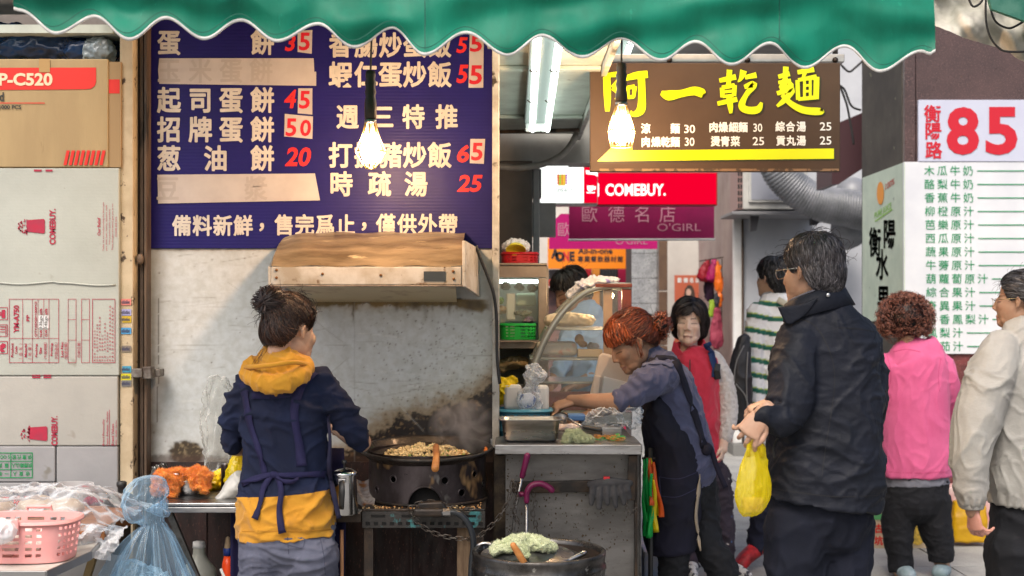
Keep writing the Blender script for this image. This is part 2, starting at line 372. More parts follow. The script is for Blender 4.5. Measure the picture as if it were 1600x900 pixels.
obj('lower_post', MB().pbox(770, 700, 779, 1120, 4.69, .05), m_darkmetal, parent=t)
# left pillar
m_cream = mat('cream_stone', (.50, .41, .28), .8, c2=(.40, .32, .21), vs=9, b=.35, bs=80, sp=((.06, .04, .03), 22, .61), sp2=((.025, .02, .018), 9, .66))
t = thing('pillar', 'speckled cream pillar with phone number stickers left of the blue menu board', 'pillar', P(197, 1120, 4.62))
obj('shaft', MB().pbox(187, -200, 208, 1122, 4.62, .2), m_cream, parent=t, bevel=.004)
fx = front(4.617)
for i, (y, c1) in enumerate(((472, s(200, 120, 110)), (488, s(150, 150, 190)), (499, s(190, 160, 30)), (517, s(70, 140, 190)), (545, s(120, 110, 100)), (577, s(60, 140, 170)), (589, s(200, 190, 30)), (599, s(110, 110, 110)))):
    k = obj('sticker', rects(MB(), fx, [(189+i % 3, y-5, 205, y+5)]), mat('sticker_%d' % i, c1, .5), parent=t)
    q = MB(); rects(q, front(4.6155), [(190+a*1.6, y-1-(a*7 % 3), 191+a*1.6, y+2+(a % 2)) for a in range(8)]); obj('lettering', q, mat('sticker_print', (.05, .05, .1), .5), parent=k)
m_rust = mat('rusty_brown_steel', (.06, .042, .032), .6, .2, c2=(.13, .085, .055), vs=7, b=.5, bs=50, st=(2, 2, .4), sp=((.02, .015, .012), 10, .6), rv=.15)
t = thing('door_track', 'rusty brown steel door track beside the cream pillar', 'steel frame', P(219, 1120, 4.66))
for a, b_, dp in ((208.5, 213, 0), (214, 217, .02), (218, 224, .008), (225, 229, -.004)):
    obj('rail', MB().pbox(a, -200, b_, 1122, 4.66+dp, .06), m_rust, parent=t, bevel=.002)
q = MB().pbox(205, 576, 222, 590, 4.60, .03).pbox(222, 573, 236, 592, 4.61, .05).pbox(236, 577, 250, 589, 4.66, .06); obj('hinge_bracket', q, mat('grey_hinge', (.22, .21, .19), .6, .5, c2=(.08, .06, .05), vs=20, b=.4), parent=t, bevel=.003)
obj('weld', MB().ell(P(219, 405, 4.645), (.014, .01, .02)), m_rust, parent=t, smooth=True)
# ceiling bits and walls
m_ceil = mat('pale_green_ceiling', (.50, .55, .48), .55, c2=(.38, .41, .36), vs=5, b=.15, bs=30, sp=((.2, .2, .17), 13, .66))
def slab(name, x0, x1, y0, y1, z0, z1, m, **k): return obj(name, MB().box(x0, x1, y0, y1, z0, z1), m, kind='structure', **k)
cl = slab('ceiling', -.09, .352, 3.75, 7.05, 2.435, 2.47, m_ceil)
for y in (5.05, 6.35): obj('ceiling_batten', MB().box(-.09, .352, y, y+.05, 2.418, 2.434), m_ceil, parent=cl, bevel=.003)
slab('ceiling_edge', .356, .376, 3.9, 7.05, 2.40, 2.50, mat('white_trim', (.6, .6, .57), .5, c2=(.4, .38, .33), vs=12))
slab('arcade_ceiling', .40, 1.36, 5.0, 8.0, 2.72, 2.85, mat('grey_ceiling', (.33, .33, .33), .7, c2=(.24, .24, .24), vs=3, wave=('Y', 3, .3)))
slab('bulkhead', -.1, .62, 7.1, 7.25, 2.28, 2.75, mat('bulkhead_paint', (.5, .5, .47), .6, c2=(.38, .37, .34), vs=4))
slab('brown_soffit', -.25, .75, 7.3, 8.2, 2.42, 2.55, mat('brown_soffit', (.10, .06, .055), .7, c2=(.05, .03, .03)))
slab('slatted_wall', .33, .95, 7.4, 7.5, 2.30, 3.1, mat('mauve_slats', (.16, .10, .11), .6, c2=(.11, .07, .08), wave=('Z', 9, .8)))
slab('bulkhead_panel', .10, .26, 7.6, 7.7, 1.9, 2.1, mat('bulkhead_paint', 0))
t = thing('shop_post', 'dark taupe post behind the food cabinet at the passage left side', 'post', P(806, 900, 6.9)); obj('shaft', MB().box(P(779, 0, 6.9).x, P(832, 0, 6.9).x, 6.9, 7.05, 0, 2.27), mat('taupe_paint', (.09, .075, .065), .5, c2=(.05, .042, .038), vs=3, sp=((.2, .17, .15), 16, .68)), parent=t, bevel=.006); obj('grey_strip', MB().box(P(833, 0, 6.95).x, P(843, 0, 6.95).x, 6.95, 7.0, 0, 2.27), mat('grey_ceiling', 0), parent=t, bevel=.004)
slab('side_wall', -.16, -.10, 4.885, 8.6, 0, 3.2, mat('grey_plaster', (.23, .21, .19), .8, c2=(.16, .14, .13), b=.2))
slab('left_back_wall', -4.2, -1.37, 5.3, 5.4, 0, 3.4, mat('grey_brown_render', (.22, .19, .17), .85, c2=(.15, .13, .12), b=.3, bs=30))
slab('left_beam', -4.2, -1.44, 4.62, 4.9, 2.6, 2.74, mat('beam_grey', (.25, .23, .22), .7, c2=(.16, .14, .13), vs=5, b=.2))
slab('left_soffit', -3.2, -1.44, 4.62, 5.3, 2.47, 2.50, m_ceil)
slab('stall_soffit', -1.5, -.1, 3.9, 4.74, 2.62, 2.66, mat('dark_soffit', (.1, .1, .09), .8))
# granite pillar at the right with its two faces
m_gran = mat('brown_granite', (.085, .050, .048), .3, c2=(.055, .034, .034), vs=3, b=.05, sp=((.15, .09, .085), 120, .56), sp2=((.03, .02, .02), 170, .58), rv=.08, coat=.1)
m_red = mat('red_granite', (.20, .05, .05), .35, c2=(.10, .03, .03), vs=12, sp=((.25, .14, .13), 110, .58), sp2=((.04, .02, .02), 60, .6), rv=.08)
t = thing('granite_pillar', 'large brown granite pillar carrying the white juice menu', 'pillar', (3.4, 8.3, 0))
obj('core', MB().box(2.56, 4.6, 8.34, 9.3, 0, 4.2), mat('mortar', (.06, .05, .05), .9), parent=t)
for i, (za, zb) in enumerate(((0, .5), (.505, 1.18), (1.185, 2.44), (2.445, 4.2))):
    for xa, xb in ((2.62, 3.9), (3.905, 4.6)): obj('granite_slab', MB().box(xa, xb, 8.30, 8.34, za, zb), m_red if i < 2 else m_gran, parent=t, bevel=.002)
obj('corner_strip', MB().box(2.545, 2.615, 8.295, 8.34, 0, 4.2), m_gran, parent=t, bevel=.004)
obj('side_render', MB().box(2.542, 2.56, 8.345, 9.3, 0, 4.2), mat('olive_render', (.085, .075, .058), .8, c2=(.06, .052, .042), vs=4, b=.3, sp=((.3, .3, .18), 12, .69)), parent=t)
# ---------------------------------------------------------------- menu board
t = thing('menu_board', 'dark blue menu board with cream and red characters above the cooking hood', 'menu board', P(500, 388, 4.735))
obj('board', MB().pbox(230, -20, 772, 388, 4.735, .012), mat('blue_corrugated_plastic', s(33, 28, 102), .45, spec=.25, c2=s(28, 23, 90), vs=2.5, rv=.06, wave=('Z', 26, .25), b=.25, bs=18), parent=t, bevel=.001)
fx = front(4.7325); m_let = mat('cream_lettering', (.66, .61, .55), .5, c2=(.56, .51, .45), vs=12)
for chs, xs, yc, w_ in (('蛋餅', (264, 410), 67, 36), ('起司蛋餅', (264, 313, 361, 410), 157, 37), ('招牌蛋餅', (264, 313, 361, 410), 203, 37), ('葱油餅', (264, 337, 410), 248, 37),
        ('香腸炒蛋飯', (532, 572, 610, 648, 687), 71, 36), ('蝦仁蛋炒飯', (532, 572, 610, 648, 687), 117, 37), ('週三特推', (543, 598, 646, 698), 183, 35), ('打抛豬炒飯', (532, 572, 610, 648, 687), 243, 37), ('時疏湯', (533, 593, 650), 288, 36),
        ('備料新鮮', (284, 316, 348, 380), 353, 30), ('，', (417,), 345, 30), ('售完爲止', (444, 476, 508, 540), 352, 30), ('，', (577,), 344, 30), ('僅供外帶', (603, 636, 668, 700), 351, 30)):
    for ch, x_ in zip(chs, xs): obj('character', cjk(MB(), ch, fx, (x_,), yc, w_*1.02, w_*1.12, off=.026), m_let, parent=t)
m_rednum = mat('red_numerals', s(225, 45, 45), .5, c2=s(205, 35, 40)); m_patch = mat('cover_sticker', (.54, .49, .46), .5, c2=(.47, .42, .40), vs=7, b=.15, bs=14)
m_ghost = mat('ghost_lettering', (.44, .39, .36), .5)
for st_, bx in (('3', (445, 54, 462, 80)), ('4', (444, 140, 463, 169)), ('20', (445, 230, 486, 260)), ('5', (713, 58, 731, 83)), ('5', (713, 101, 732, 130)), ('6', (714, 226, 733, 254)), ('25', (714, 273, 754, 300))):
    obj('price', word(MB(), st_, fx, bx, .03, shear=.18), m_rednum, parent=t)
fp = front(4.7312)
def patch(poly, ghost=None, nums=()):
    k = obj('cover_sticker', MB().prism(poly, fp, .001), m_patch, parent=t)
    for ch, x_ in zip(*ghost[:2]) if ghost else (): obj('ghost_character', cjk(MB(), ch, front(4.7300), (x_,), ghost[2], 37, 40, .02), m_ghost, parent=k)
    for st_, bx in nums: obj('price', word(MB(), st_, front(4.7300), bx, .024, shear=.06), mat('red_marker', s(200, 25, 45), .5), parent=k)
patch([(249, 91), (490, 91), (491, 112), (494, 112), (494, 134), (249, 131), (247, 110)], ('玉米蛋餅', (264, 313, 361, 408), 111))
patch([(246, 273), (492, 271), (496, 292), (500, 313), (247, 318)], ('豆漿', (262, 400), 295))
patch([(465, 48), (488, 47), (487, 84), (465, 81)], nums=[('5', (467, 51, 484, 79))]); patch([(466, 138), (488, 138), (488, 179), (465, 177)], nums=[('5', (467, 142, 484, 170))])
patch([(445, 178), (489, 182), (488, 217), (444, 213)], nums=[('5', (446, 185, 463, 213)), ('0', (469, 187, 486, 213))])
patch([(734, 50), (756, 52), (755, 137), (732, 137)], nums=[('5', (734, 56, 753, 81)), ('5', (733, 102, 753, 132))]); patch([(735, 217), (758, 217), (756, 256), (734, 255)], nums=[('5', (736, 223, 754, 251))])
# ---------------------------------------------------------------- brown noodle sign
DS = 5.1; t = thing('noodle_sign', 'brown hanging sign with large lime calligraphy and a noodle price list', 'sign', P(1117, 268, DS))
obj('panel', MB().pbox(922, 98, 1313, 268, DS, .035), mat('brown_sign', s(78, 64, 52), .55, spec=.2, c2=s(70, 57, 47), vs=3, sp=((.07, .045, .035), 9, .72), rv=.05), parent=t, bevel=.003)
obj('worn_edge', MB().pbox(937, 263.5, 1311, 267.4, DS-.003, .002), mat('scuffed_edge', s(70, 55, 42), .7, c2=s(125, 100, 75), vs=26, vr=(.45, .5)), parent=t)
m_lime = mat('lime_paint', s(212, 222, 8), .4); m_limesh = mat('lime_outline', (.03, .035, .015), .5)
STR = { '阿': [[(945,118,3),(970,116,4),(969,124,4),(957,137,3)],[(957,137,3),(968,146,4),(962,156,2)],[(948,120,5),(949,150,5),(949,174,3)],[(975,123,3),(994,118,5),(1012,116,5)],[(980,135,3),(980,152,3)],[(980,137,2.5),(992,135,3)],[(992,135,3),(990,152,2)],[(980,152,2.5),(991,151,2.5)],[(1002,120,5),(1003,150,5),(1001,172,6),(989,179,3),(986,173,1)]],
  '一': [[(1033,145,3),(1045,149,7),(1065,146,5),(1085,142,6),(1098,146,6),(1100,147,2)]],
  '乾': [[(1124,126,3),(1150,120,4)],[(1140,109,4),(1138,135,3)],[(1128,137,3),(1148,133,3)],[(1128,137,3),(1129,152,3)],[(1148,133,3),(1147,150,3)],[(1129,144,2),(1146,142,2)],[(1129,151,2),(1146,149,2.5)],[(1121,162,3),(1152,155,3.5)],[(1139,150,4),(1141,165,4),(1142,177,2)],[(1162,110,5),(1158,122,3),(1153,128,1)],[(1164,121,3),(1182,117,4)],[(1163,136,3),(1178,132,5),(1166,148,3.5),(1159,165,5),(1168,172,5),(1184,171,5),(1190,160,2)]],
  '麵': [[(1216,120,3),(1234,115,3.5)],[(1228,104,4),(1226,134,3)],[(1216,129,2.5),(1236,126,3)],[(1226,124,3),(1218,137,1.5)],[(1228,124,2.5),(1238,134,3)],[(1214,146,3),(1238,140,4),(1226,156,4),(1214,166,2)],[(1222,148,3),(1236,162,4),(1256,172,5),(1282,174,5),(1284,172,1)],[(1218,137,3),(1240,134,3)],
       [(1246,113,3),(1272,108,4)],[(1258,112,3),(1254,124,2)],[(1246,125,3),(1247,156,3)],[(1247,125,2.5),(1276,120,3.5)],[(1276,120,4),(1275,155,4)],[(1257,126,2),(1257,152,2)],[(1266,125,2),(1266,152,2)],[(1257,134,1.8),(1266,133,1.8)],[(1257,143,1.8),(1266,142,1.8)],[(1247,155,2.5),(1275,152,3)]]}
for ch, sts in STR.items():
    q, q2 = MB(), MB()
    for i, p in enumerate(sts):
        stroke(q, front(DS-.0045-i*.0001), [(x, y, r*1.12) for x, y, r in p]); stroke(q2, front(DS-.0015-i*.0001), [(x+1.6, y+1.8, r+.9) for x, y, r in p])
    k = obj('brush_character', q, m_lime, parent=t); obj('dark_edge', q2, m_limesh, parent=k)
fx = front(DS-.002); bar = [(933, 252), (957, 229), (988, 230), (988, 235), (1303, 232), (1303, 248)]
obj('arrow_bar', MB().prism(bar, front(DS-.004), .002), m_lime, parent=t); obj('bar_shadow', MB().prism([(x+2, y+2.5) for x, y in bar], front(DS-.0015), .001), m_limesh, parent=t)
m_wl = mat('white_lettering', (.75, .78, .76), .5)
for chs, xs, yc, w_ in (('涼麵', (1009, 1055), 201, 15), ('肉燥細麵', (1115, 1130, 1146, 1161), 199, 15), ('綜合湯', (1219, 1235, 1252), 198, 15), ('肉燥乾麵', (1009, 1025, 1040, 1055), 222, 15), ('燙青菜', (1118, 1133, 1149), 221, 15), ('貢丸湯', (1220, 1236, 1252), 220, 15)):
    for ch, x_ in zip(chs, xs): obj('character', cjk(MB(), ch, fx, (x_,), yc, w_, w_*1.1, off=.03), m_wl, parent=t)
for st_, bx in (('30', (1069, 195, 1086, 208)), ('30', (1177, 193, 1191, 206)), ('25', (1281, 191, 1299, 204)), ('30', (1070, 215, 1085, 228)), ('25', (1176, 214, 1194, 227)), ('25', (1281, 213, 1299, 226))):
    obj('price', word(MB(), st_, fx, bx, .01), m_wl, parent=t)
q = MB().pbox(924, 84, 1320, 97, DS+.04, .05); rl = obj('hanging_rail', q, mat('pale_rail', (.55, .56, .54), .4, .3, c2=(.4, .4, .38)), label='pale metal rail holding up the brown noodle sign', cat='rail', bevel=.004)
for x in (929, 1046, 1168, 1305): obj('bolt', MB().ell(P(x, 94, DS+.035), .012), m_darkmetal, parent=rl, smooth=True)
obj('hanging_strap', MB().beam(P(930, 98, DS+.09), P(930, -60, DS+.09), .02, .01).beam(P(1305, 98, DS+.09), P(1305, -60, DS+.09), .02, .01), m_darkmetal, parent=rl)
# ---------------------------------------------------------------- light box signs and banners
m_em_w = glow('lit_white', (.95, 1, .95), 1.1); m_em_r = glow('lit_red', (.85, .0, .025), .75)
t = thing('red_light_box', 'long glowing red shop light box with white lettering under the brown sign', 'light box', P(977, 321, 8.6))
obj('case', MB().pbox(833, 269, 1121, 321, 8.603, .12), mat('red_case', (.4, .01, .02), .4), parent=t, bevel=.004)
obj('lit_face', MB().pbox(835, 271, 1119, 319, 8.600, .002), m_em_r, parent=t)
fx = front(8.597); obj('lettering', word(MB(), 'COMEBUY.', fx, (946, 287, 1040, 306), .028), m_em_w, parent=t)
obj('emblem', MB().prism([(924, 285), (933, 284), (936, 288), (936, 306), (932, 310), (924, 310)], fx, .001), m_em_w, parent=t)
obj('support', MB().beam(P(850, 269, 8.66), P(850, 100, 8.66), .03).beam(P(1110, 269, 8.66), P(1110, 100, 8.66), .03), m_darkmetal, parent=t)
t = thing('white_light_box', 'small glowing white light box with a fruit cup emblem', 'light box', P(888, 318, 8.3))
obj('case', MB().pbox(843, 247, 934, 320, 8.303, .14), m_white, parent=t, bevel=.004); obj('lit_face', MB().pbox(844, 248, 912, 317, 8.300, .002), m_em_w, parent=t); obj('lit_face', MB().pbox(912.5, 248, 933, 317, 8.300, .002), m_em_r, parent=t, label='red lit end strip with white cup emblems')
fx = front(8.297); k = obj('cup_emblem', MB().prism([(870, 273), (885, 273), (883, 290), (872, 290)], fx, .0005), mat('cup_orange', (.9, .6, .1), .5, em=(.9, .6, .1), es=.5), parent=t)
for i, (x, y) in enumerate([(872+3.2*(a % 5), 274+4*(a//5)) for a in range(20)]):
    cc = [(.8, .05, .05), (.9, .7, .05), (.3, .7, .1), (.5, .1, .5), (.9, .35, .05)][(i*7) % 5]
    obj('fruit_dot', MB().prism([(x+1.7*math.cos(a), y+1.9*math.sin(a)) for a in np.linspace(0, 5.5, 8)], front(8.2955), .0005), mat('dot_%d' % ((i*7) % 5), cc, .5, em=cc, es=.5), parent=k)
obj('lettering', word(MB(), 'COMEBUY', fx, (860, 294, 896, 301), 0.), mat('teal_print', (.02, .12, .14), .5), parent=t)
q = MB().prism([(917, 290), (928, 290), (927, 297), (924, 299), (920, 299), (918, 297)], fx, .0005).prism([(916, 300), (930, 300), (929, 302), (917, 302)], fx, .0005).prism([(928, 291), (931, 291), (931, 296), (928, 297)], fx, .0005).prism([(915, 266), (934, 268), (934, 276), (928, 273), (916, 272)], fx, .0005)
obj('cup_print', q, m_em_w, parent=t)
obj('support', MB().beam(P(860, 247, 8.37), P(860, 120, 8.37), .03), m_darkmetal, parent=t)
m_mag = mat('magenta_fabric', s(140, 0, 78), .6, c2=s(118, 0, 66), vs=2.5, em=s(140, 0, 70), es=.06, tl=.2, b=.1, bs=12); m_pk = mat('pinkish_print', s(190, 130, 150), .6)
t = thing('magenta_banner', 'front magenta banner with pale characters below the red light box', 'banner', P(1002, 375, 9.0))
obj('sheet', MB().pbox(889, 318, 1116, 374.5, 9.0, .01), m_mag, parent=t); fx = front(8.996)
obj('lettering', cjk(MB(), '歐德名店', fx, (921, 963, 1004, 1043), 335, 27, 28, 0), m_pk, parent=t); obj('lettering', word(MB(), "O'GIRL", fx, (1027, 349, 1095, 361), .0), m_pk, parent=t)
obj('bottom_rod', MB().tube([P(888, 375, 9.0), P(1117, 374, 9.0)], .008), m_white, parent=t, smooth=True); obj('cord', MB().tube([P(895, 318, 9), P(895, 150, 9)], .005).tube([P(1105, 318, 9), P(1105, 150, 9)], .005), m_black, parent=t)
t = thing('magenta_banner', 'rear magenta banner half hidden behind the front one', 'banner', P(942, 390, 9.8))
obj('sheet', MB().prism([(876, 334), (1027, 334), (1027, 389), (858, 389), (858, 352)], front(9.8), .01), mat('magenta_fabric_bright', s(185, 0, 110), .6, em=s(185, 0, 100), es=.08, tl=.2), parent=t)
obj('lettering', cjk(MB(), '歐', front(9.796), (881,), 359, 22, 24, 0), m_pk, parent=t); obj('lettering', word(MB(), "O'GIRL", front(9.796), (962, 372, 1012, 382), 0.), m_pk, parent=t)
obj('cord', MB().tube([P(900, 336, 9.8), P(900, 180, 9.8)], .005).tube([P(1015, 336, 9.8), P(1015, 180, 9.8)], .005), m_black, parent=t)
# ---------------------------------------------------------------- background shops
DB = 13.0
slab('shop_back_wall', -.6, 3.2, 15.2, 15.3, 0, 4.5, mat('cream_wall', (.62, .60, .55), .7, c2=(.52, .5, .46), vs=2, b=.05))
t = thing('orange_shop_sign', 'orange kitchenware shop sign with black lettering under the magenta banners', 'sign', P(917, 420, 14.0))
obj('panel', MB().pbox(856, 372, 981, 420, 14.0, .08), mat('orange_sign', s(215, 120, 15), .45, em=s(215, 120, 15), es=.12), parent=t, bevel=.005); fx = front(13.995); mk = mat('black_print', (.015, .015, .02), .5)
obj('lettering', word(MB(), 'A', fx, (861, 388, 874, 404), .05), mk, parent=t); obj('lettering', word(MB(), 'O', fx, (867, 393, 882, 409), .07), mk, parent=t); obj('lettering', word(MB(), 'N', fx, (880, 393, 889, 408), .05), mat('red_print', (.5, .02, .03), .5), parent=t)
obj('lettering', word(MB(), 'E', fx, (890, 393, 898, 408), .05), mk, parent=t); obj('lettering', word(MB(), 'All-in-one', fx, (903, 387, 957, 397), .03), mk, parent=t); obj('lettering', cjk(MB(), '專業餐飲器材館', fx, (907, 969), 405, 9.5, 10, .02), mk, parent=t)
t = thing('dark_shop_sign', 'small dark sign with thin silver letters under the orange sign', 'sign', P(890, 440, 14.3))
obj('panel', MB().pbox(857, 421, 915, 436, 14.3, .05), mk, parent=t); obj('lettering', word(MB(), 'JOAN', front(14.295), (866, 424, 890, 433), .0, shear=.3), m_pk, parent=t)
t = thing('shop_shelf', 'shelf of red and yellow goods below the dark sign', 'shelf', P(880, 660, 14.6)); obj('back_board', MB().pbox(800, 436, 925, 690, 14.7, .05), mat('dim_brown', (.07, .045, .05), .7, c2=(.2, .1, .08), vs=7), parent=t)
for i in range(9): obj('box', MB().pbox(858+7*i, 437+(i*5 % 3), 864+7*i, 447, 14.55, .08), mat('goods_%d' % (i % 3), [(.7, .05, .04), (.8, .5, .05), (.6, .05, .2)][i % 3], .5), parent=t)
obj('shelf_board', MB().pbox(850, 447, 925, 449, 14.5, .2), m_white, parent=t)
t = thing('shop_doorway', 'red framed shop doorway with a gridded window left of the marble pillar', 'doorway', P(950, 700, 14.4))
for nm, a, b_, c1 in (('red_post', 915, 924, (.5, .02, .04)), ('orange_post', 925, 937, (.75, .32, .05)), ('red_panel', 966, 980, (.35, .01, .06)), ('brown_post', 981, 988, (.05, .03, .03))): obj(nm, MB().pbox(a, 420, b_, 692, 14.4, .1), mat(nm, c1, .5), parent=t, bevel=.004)
k = obj('window', MB().pbox(937, 420, 966, 692, 14.45, .02), mat('dark_glass', (.05, .06, .07), .15), parent=t)
for i in range(6): obj('glazing_bar', MB().pbox(938+5*i, 420, 939+5*i, 692, 14.43, .015), m_black, parent=k)
# marble pillar of separate slabs
t = thing('marble_pillar', 'grey speckled marble tiled pillar behind the red haired worker', 'pillar', P(1008, 711, DB))
obj('core', MB().pbox(986, 150, 1029, 707, DB+.02, .6), mat('mortar', (.06, .05, .05), .9), parent=t)
m_marb = mat('grey_marble', (.34, .35, .36), .4, c2=(.22, .23, .24), vs=9, sp=((.12, .125, .13), 60, .56), sp2=((.5, .5, .5), 80, .6))
for i in range(14): obj('marble_tile', MB().pbox(987, 318+39*(i-3)+.4, 1028, 318+39*(i-2)-.4, DB, .019), m_marb, parent=t, bevel=.002)
t = thing('wood_pillar', 'narrow glossy brown pillar between the marble pillar and the white wall', 'pillar', P(1036, 711, DB-.2)); 
for i in range(6): obj('brown_panel', MB().pbox(1029.5, 200+85*i+.5, 1043, 284+85*i, DB-.2, .3), mat('gloss_brown', (.14, .085, .055), .2, c2=(.09, .055, .04), vs=3), parent=t, bevel=.004)
t = thing('poster', 'rust coloured fashion poster with two long haired models on the white wall', 'poster', P(1090, 640, 15.18))
obj('sheet', MB().pbox(1054, 430, 1120, 560, 15.18, .01), mat('rust_poster', s(190, 100, 72), .5), parent=t); fx = front(15.176); obj('lettering', cjk(MB(), '歐德名店', fx, (1062, 1090), 438, 7, 8, .03), m_wl, parent=t)
for cx in (1077, 1101):
    k = obj('model_print', MB().prism([(cx-9, 468), (cx-7, 452), (cx-2, 445), (cx+4, 446), (cx+8, 454), (cx+10, 470), (cx+4, 472), (cx-4, 472)], front(15.175), .0005), mat('print_hair', (.06, .04, .03), .6), parent=t)
    obj('model_face', MB().prism([(cx+4*math.cos(a)-1, 457+6*math.sin(a)) for a in np.linspace(0, 5.8, 10)], front(15.174), .0005), mat('print_skin', (.62, .42, .33), .6), parent=k); obj('model_shirt', MB().prism([(cx-12, 480), (cx-3, 464), (cx+3, 464), (cx+8, 484)], front(15.1735), .0005), mat('print_shirt', (.5, .5, .52), .6), parent=k)
# booth with AC, side wall
m_booth = mat('pale_steel_panel', (.52, .54, .57), .45, c2=(.42, .44, .47), vs=2.2, vd=.8, b=.06, bs=12, sp=((.3, .3, .3), 30, .68))
DBo = 12.8; t = thing('kiosk', 'pale grey steel kiosk wall with a mauve side behind the striped sweater man', 'kiosk', P(1240, 711, DBo))
xs_ = (1149-800)/F*DBo
obj('front_panel', MB().box(xs_+.08, 3.6, DBo, DBo+.05, .12, 4.6), m_booth, parent=t); obj('corner_trim', MB().box(xs_-.02, xs_+.078, DBo-.012, DBo+.06, .12, 4.6), m_white, parent=t, bevel=.008)
obj('side_panel', MB().box(xs_-.02, xs_+.05, DBo+.061, 15.19, .0, 4.6), mat('mauve_panel', (.36, .27, .25), .5, c2=(.28, .2, .19), vs=2, rv=.1), parent=t)
obj('plinth', MB().box(xs_-.03, 3.6, DBo-.06, DBo+.3, 0, .119), mat('concrete', (.2, .2, .19), .85, b=.3), parent=t, bevel=.006)
obj('conduit', MB().tube([P(1161, 700, DBo-.03), P(1160, 200, DBo-.03)], .012), m_rust, parent=t, smooth=True)
k = obj('notice', MB().box(xs_-.024, xs_-.02, 13.6, 13.8, 1.6, 1.9), mat('yellow_notice', (.6, .35, .1), .6), parent=t)
t = thing('air_conditioner', 'boxy window air conditioner on a bracket above the kiosk wall', 'air conditioner', P(1210, 330, 12.2))
obj('case', MB().pbox(1161, 225, 1262, 327, 12.25, .5), mat('ac_cream', (.5, .5, .47), .45, c2=(.4, .4, .37)), parent=t, bevel=.01)
obj('side_grille', MB().pbox(1152, 225, 1161, 327, 12.27, .4), mat('ac_grey', (.35, .22, .2), .5), parent=t)
q = MB()
for i in range(10):
    for j in range(2): q.pbox(1152.8+4*j, 228+10*i, 1155.6+4*j, 235+10*i, 12.262, .006)
obj('vent_slots', q, m_black, parent=t, kind='stuff')
obj('face_frame', MB().pbox(1170, 215, 1240, 316, 12.22, .03), mat('ac_cream', 0), parent=t, bevel=.006); obj('coil_panel', MB().pbox(1174, 215, 1236, 312, 12.213, .01), mat('coil', (.42, .44, .5), .35, .5, b=.4, bs=90), parent=t)
obj('shelf', MB().pbox(1144, 330, 1296, 335, 12.1, .7), mat('grey_shelf', (.25, .25, .26), .5, .4), parent=t, bevel=.004)
for x in (1173, 1266): obj('bracket', MB().prism([(x, 335), (x+30 if x > 1200 else x+14, 335), (x+9, 352 if x > 1200 else 360), (x, 352 if x > 1200 else 362)], front(12.3), .04), mat('grey_bracket', (.11, .11, .12), .5, .4), parent=t)
# corrugated duct
t = thing('exhaust_duct', 'thick grey corrugated exhaust hose curving behind the brown sign', 'duct', P(1270, 330, 11.8)); q = MB(); key = cr([(1205, 240, 26), (1222, 274, 27), (1252, 302, 27), (1285, 318, 28), (1318, 324, 29), (1350, 330, 30)], 26); pts, rad = [], []
for i, (x, y, r) in enumerate(key): pts.append(P(x, y, 11.8)); rad.append(r/F*11.8*(1+.05*math.sin(i*2.1)))
obj('hose', q.tube(pts, rad, 26), mat('duct_grey', (.22, .23, .25), .42, .1, c2=(.15, .16, .17)), parent=t, smooth=True)
obj('elbow', MB().tube([P(1332, 305, 12.0), P(1330, 340, 12.0), P(1326, 362, 12.2), P(1322, 372, 12.5)], [.17, .18, .17, .12], 20, rnd=True), mat('duct_grey', 0), parent=t, smooth=True)
# far bright street seen in the gap
t = thing('far_building', 'pale far shopfront with a yellow bank sign seen in the gap by the pillar', 'building', P(1330, 620, 24))
obj('wall', MB().pbox(1295, -200, 1420, 605, 24, .5), mat('far_wall', (.7, .7, .7), .7, c2=(.6, .45, .35), vs=1.2, vr=(.5, .52)), parent=t)
k = obj('sign', MB().pbox(1300, 410, 1346, 433, 23.6, .2), mat('far_yellow', (.85, .55, .05), .5), parent=t); obj('lettering', cjk(MB(), '銀行', front(23.59), (1322, 1337), 422, 13, 15, .04), mk, parent=k)
obj('awning_strip', MB().pbox(1300, 433, 1350, 437, 23.5, .3), mat('red_case', 0), parent=t); obj('white_band', MB().pbox(1300, 437, 1350, 448, 23.5, .3), m_white, parent=t)
k = obj('window', MB().pbox(1322, 290, 1333, 360, 23.95, .02), mat('dark_glass', 0), parent=t); obj('window', MB().pbox(1304, 290, 1315, 360, 23.95, .02), mat('dark_glass', 0), parent=t)
for i in range(14):
    a = 1300+(i % 7)*7; y = 450+(i//7)*26; obj('goods', MB().pbox(a, y+R.uniform(0, 8), a+6, y+25, 23.3, .2), mat('goods_far_%d' % (i % 4), [(.06, .06, .08), (.3, .08, .07), (.1, .35, .3), (.5, .5, .5)][i % 4], .6), parent=t, bevel=.02)
t = thing('pink_awning', 'pink and white striped awning corner beyond the duct', 'awning', P(1335, 300, 16))
for i in range(4): obj('stripe', MB().prism([(1290+18*i, 318), (1308+18*i, 312-2*i), (1320+18*i, 270), (1302+18*i, 274)], front(16), .05), mat('pink_stripe', (.6, .12, .2), .6) if i % 2 == 0 else m_white, parent=t)
t = thing('dark_beam', 'dark maroon beam end right of the brown sign', 'beam', P(1330, 270, 9.8)); obj('beam', MB().prism([(1300, 196), (1350, 175), (1350, 262), (1310, 288), (1300, 288)], front(9.8), .5), mat('maroon_beam', (.06, .025, .03), .5), parent=t)
for i, ks in enumerate(([(1300, 130, 1), (1318, 138, 1), (1330, 165, 1), (1345, 172, 1)], [(1306, 120, 1), (1322, 160, 1), (1330, 200, 1), (1334, 226, 1)], [(1313, 100, 1), (1326, 112, 1), (1336, 106, 1), (1348, 95, 1)])):
    obj('cable', MB().tube([P(a, b_, 9.0) for a, b_, _ in cr(ks, 5)], .008, 6), m_black, smooth=True, label=['black cable looping from the sign edge to the pillar', 'black cable hanging down beside the maroon beam', 'thin dark cable sagging near the ceiling by the pillar'][i], cat='cable')
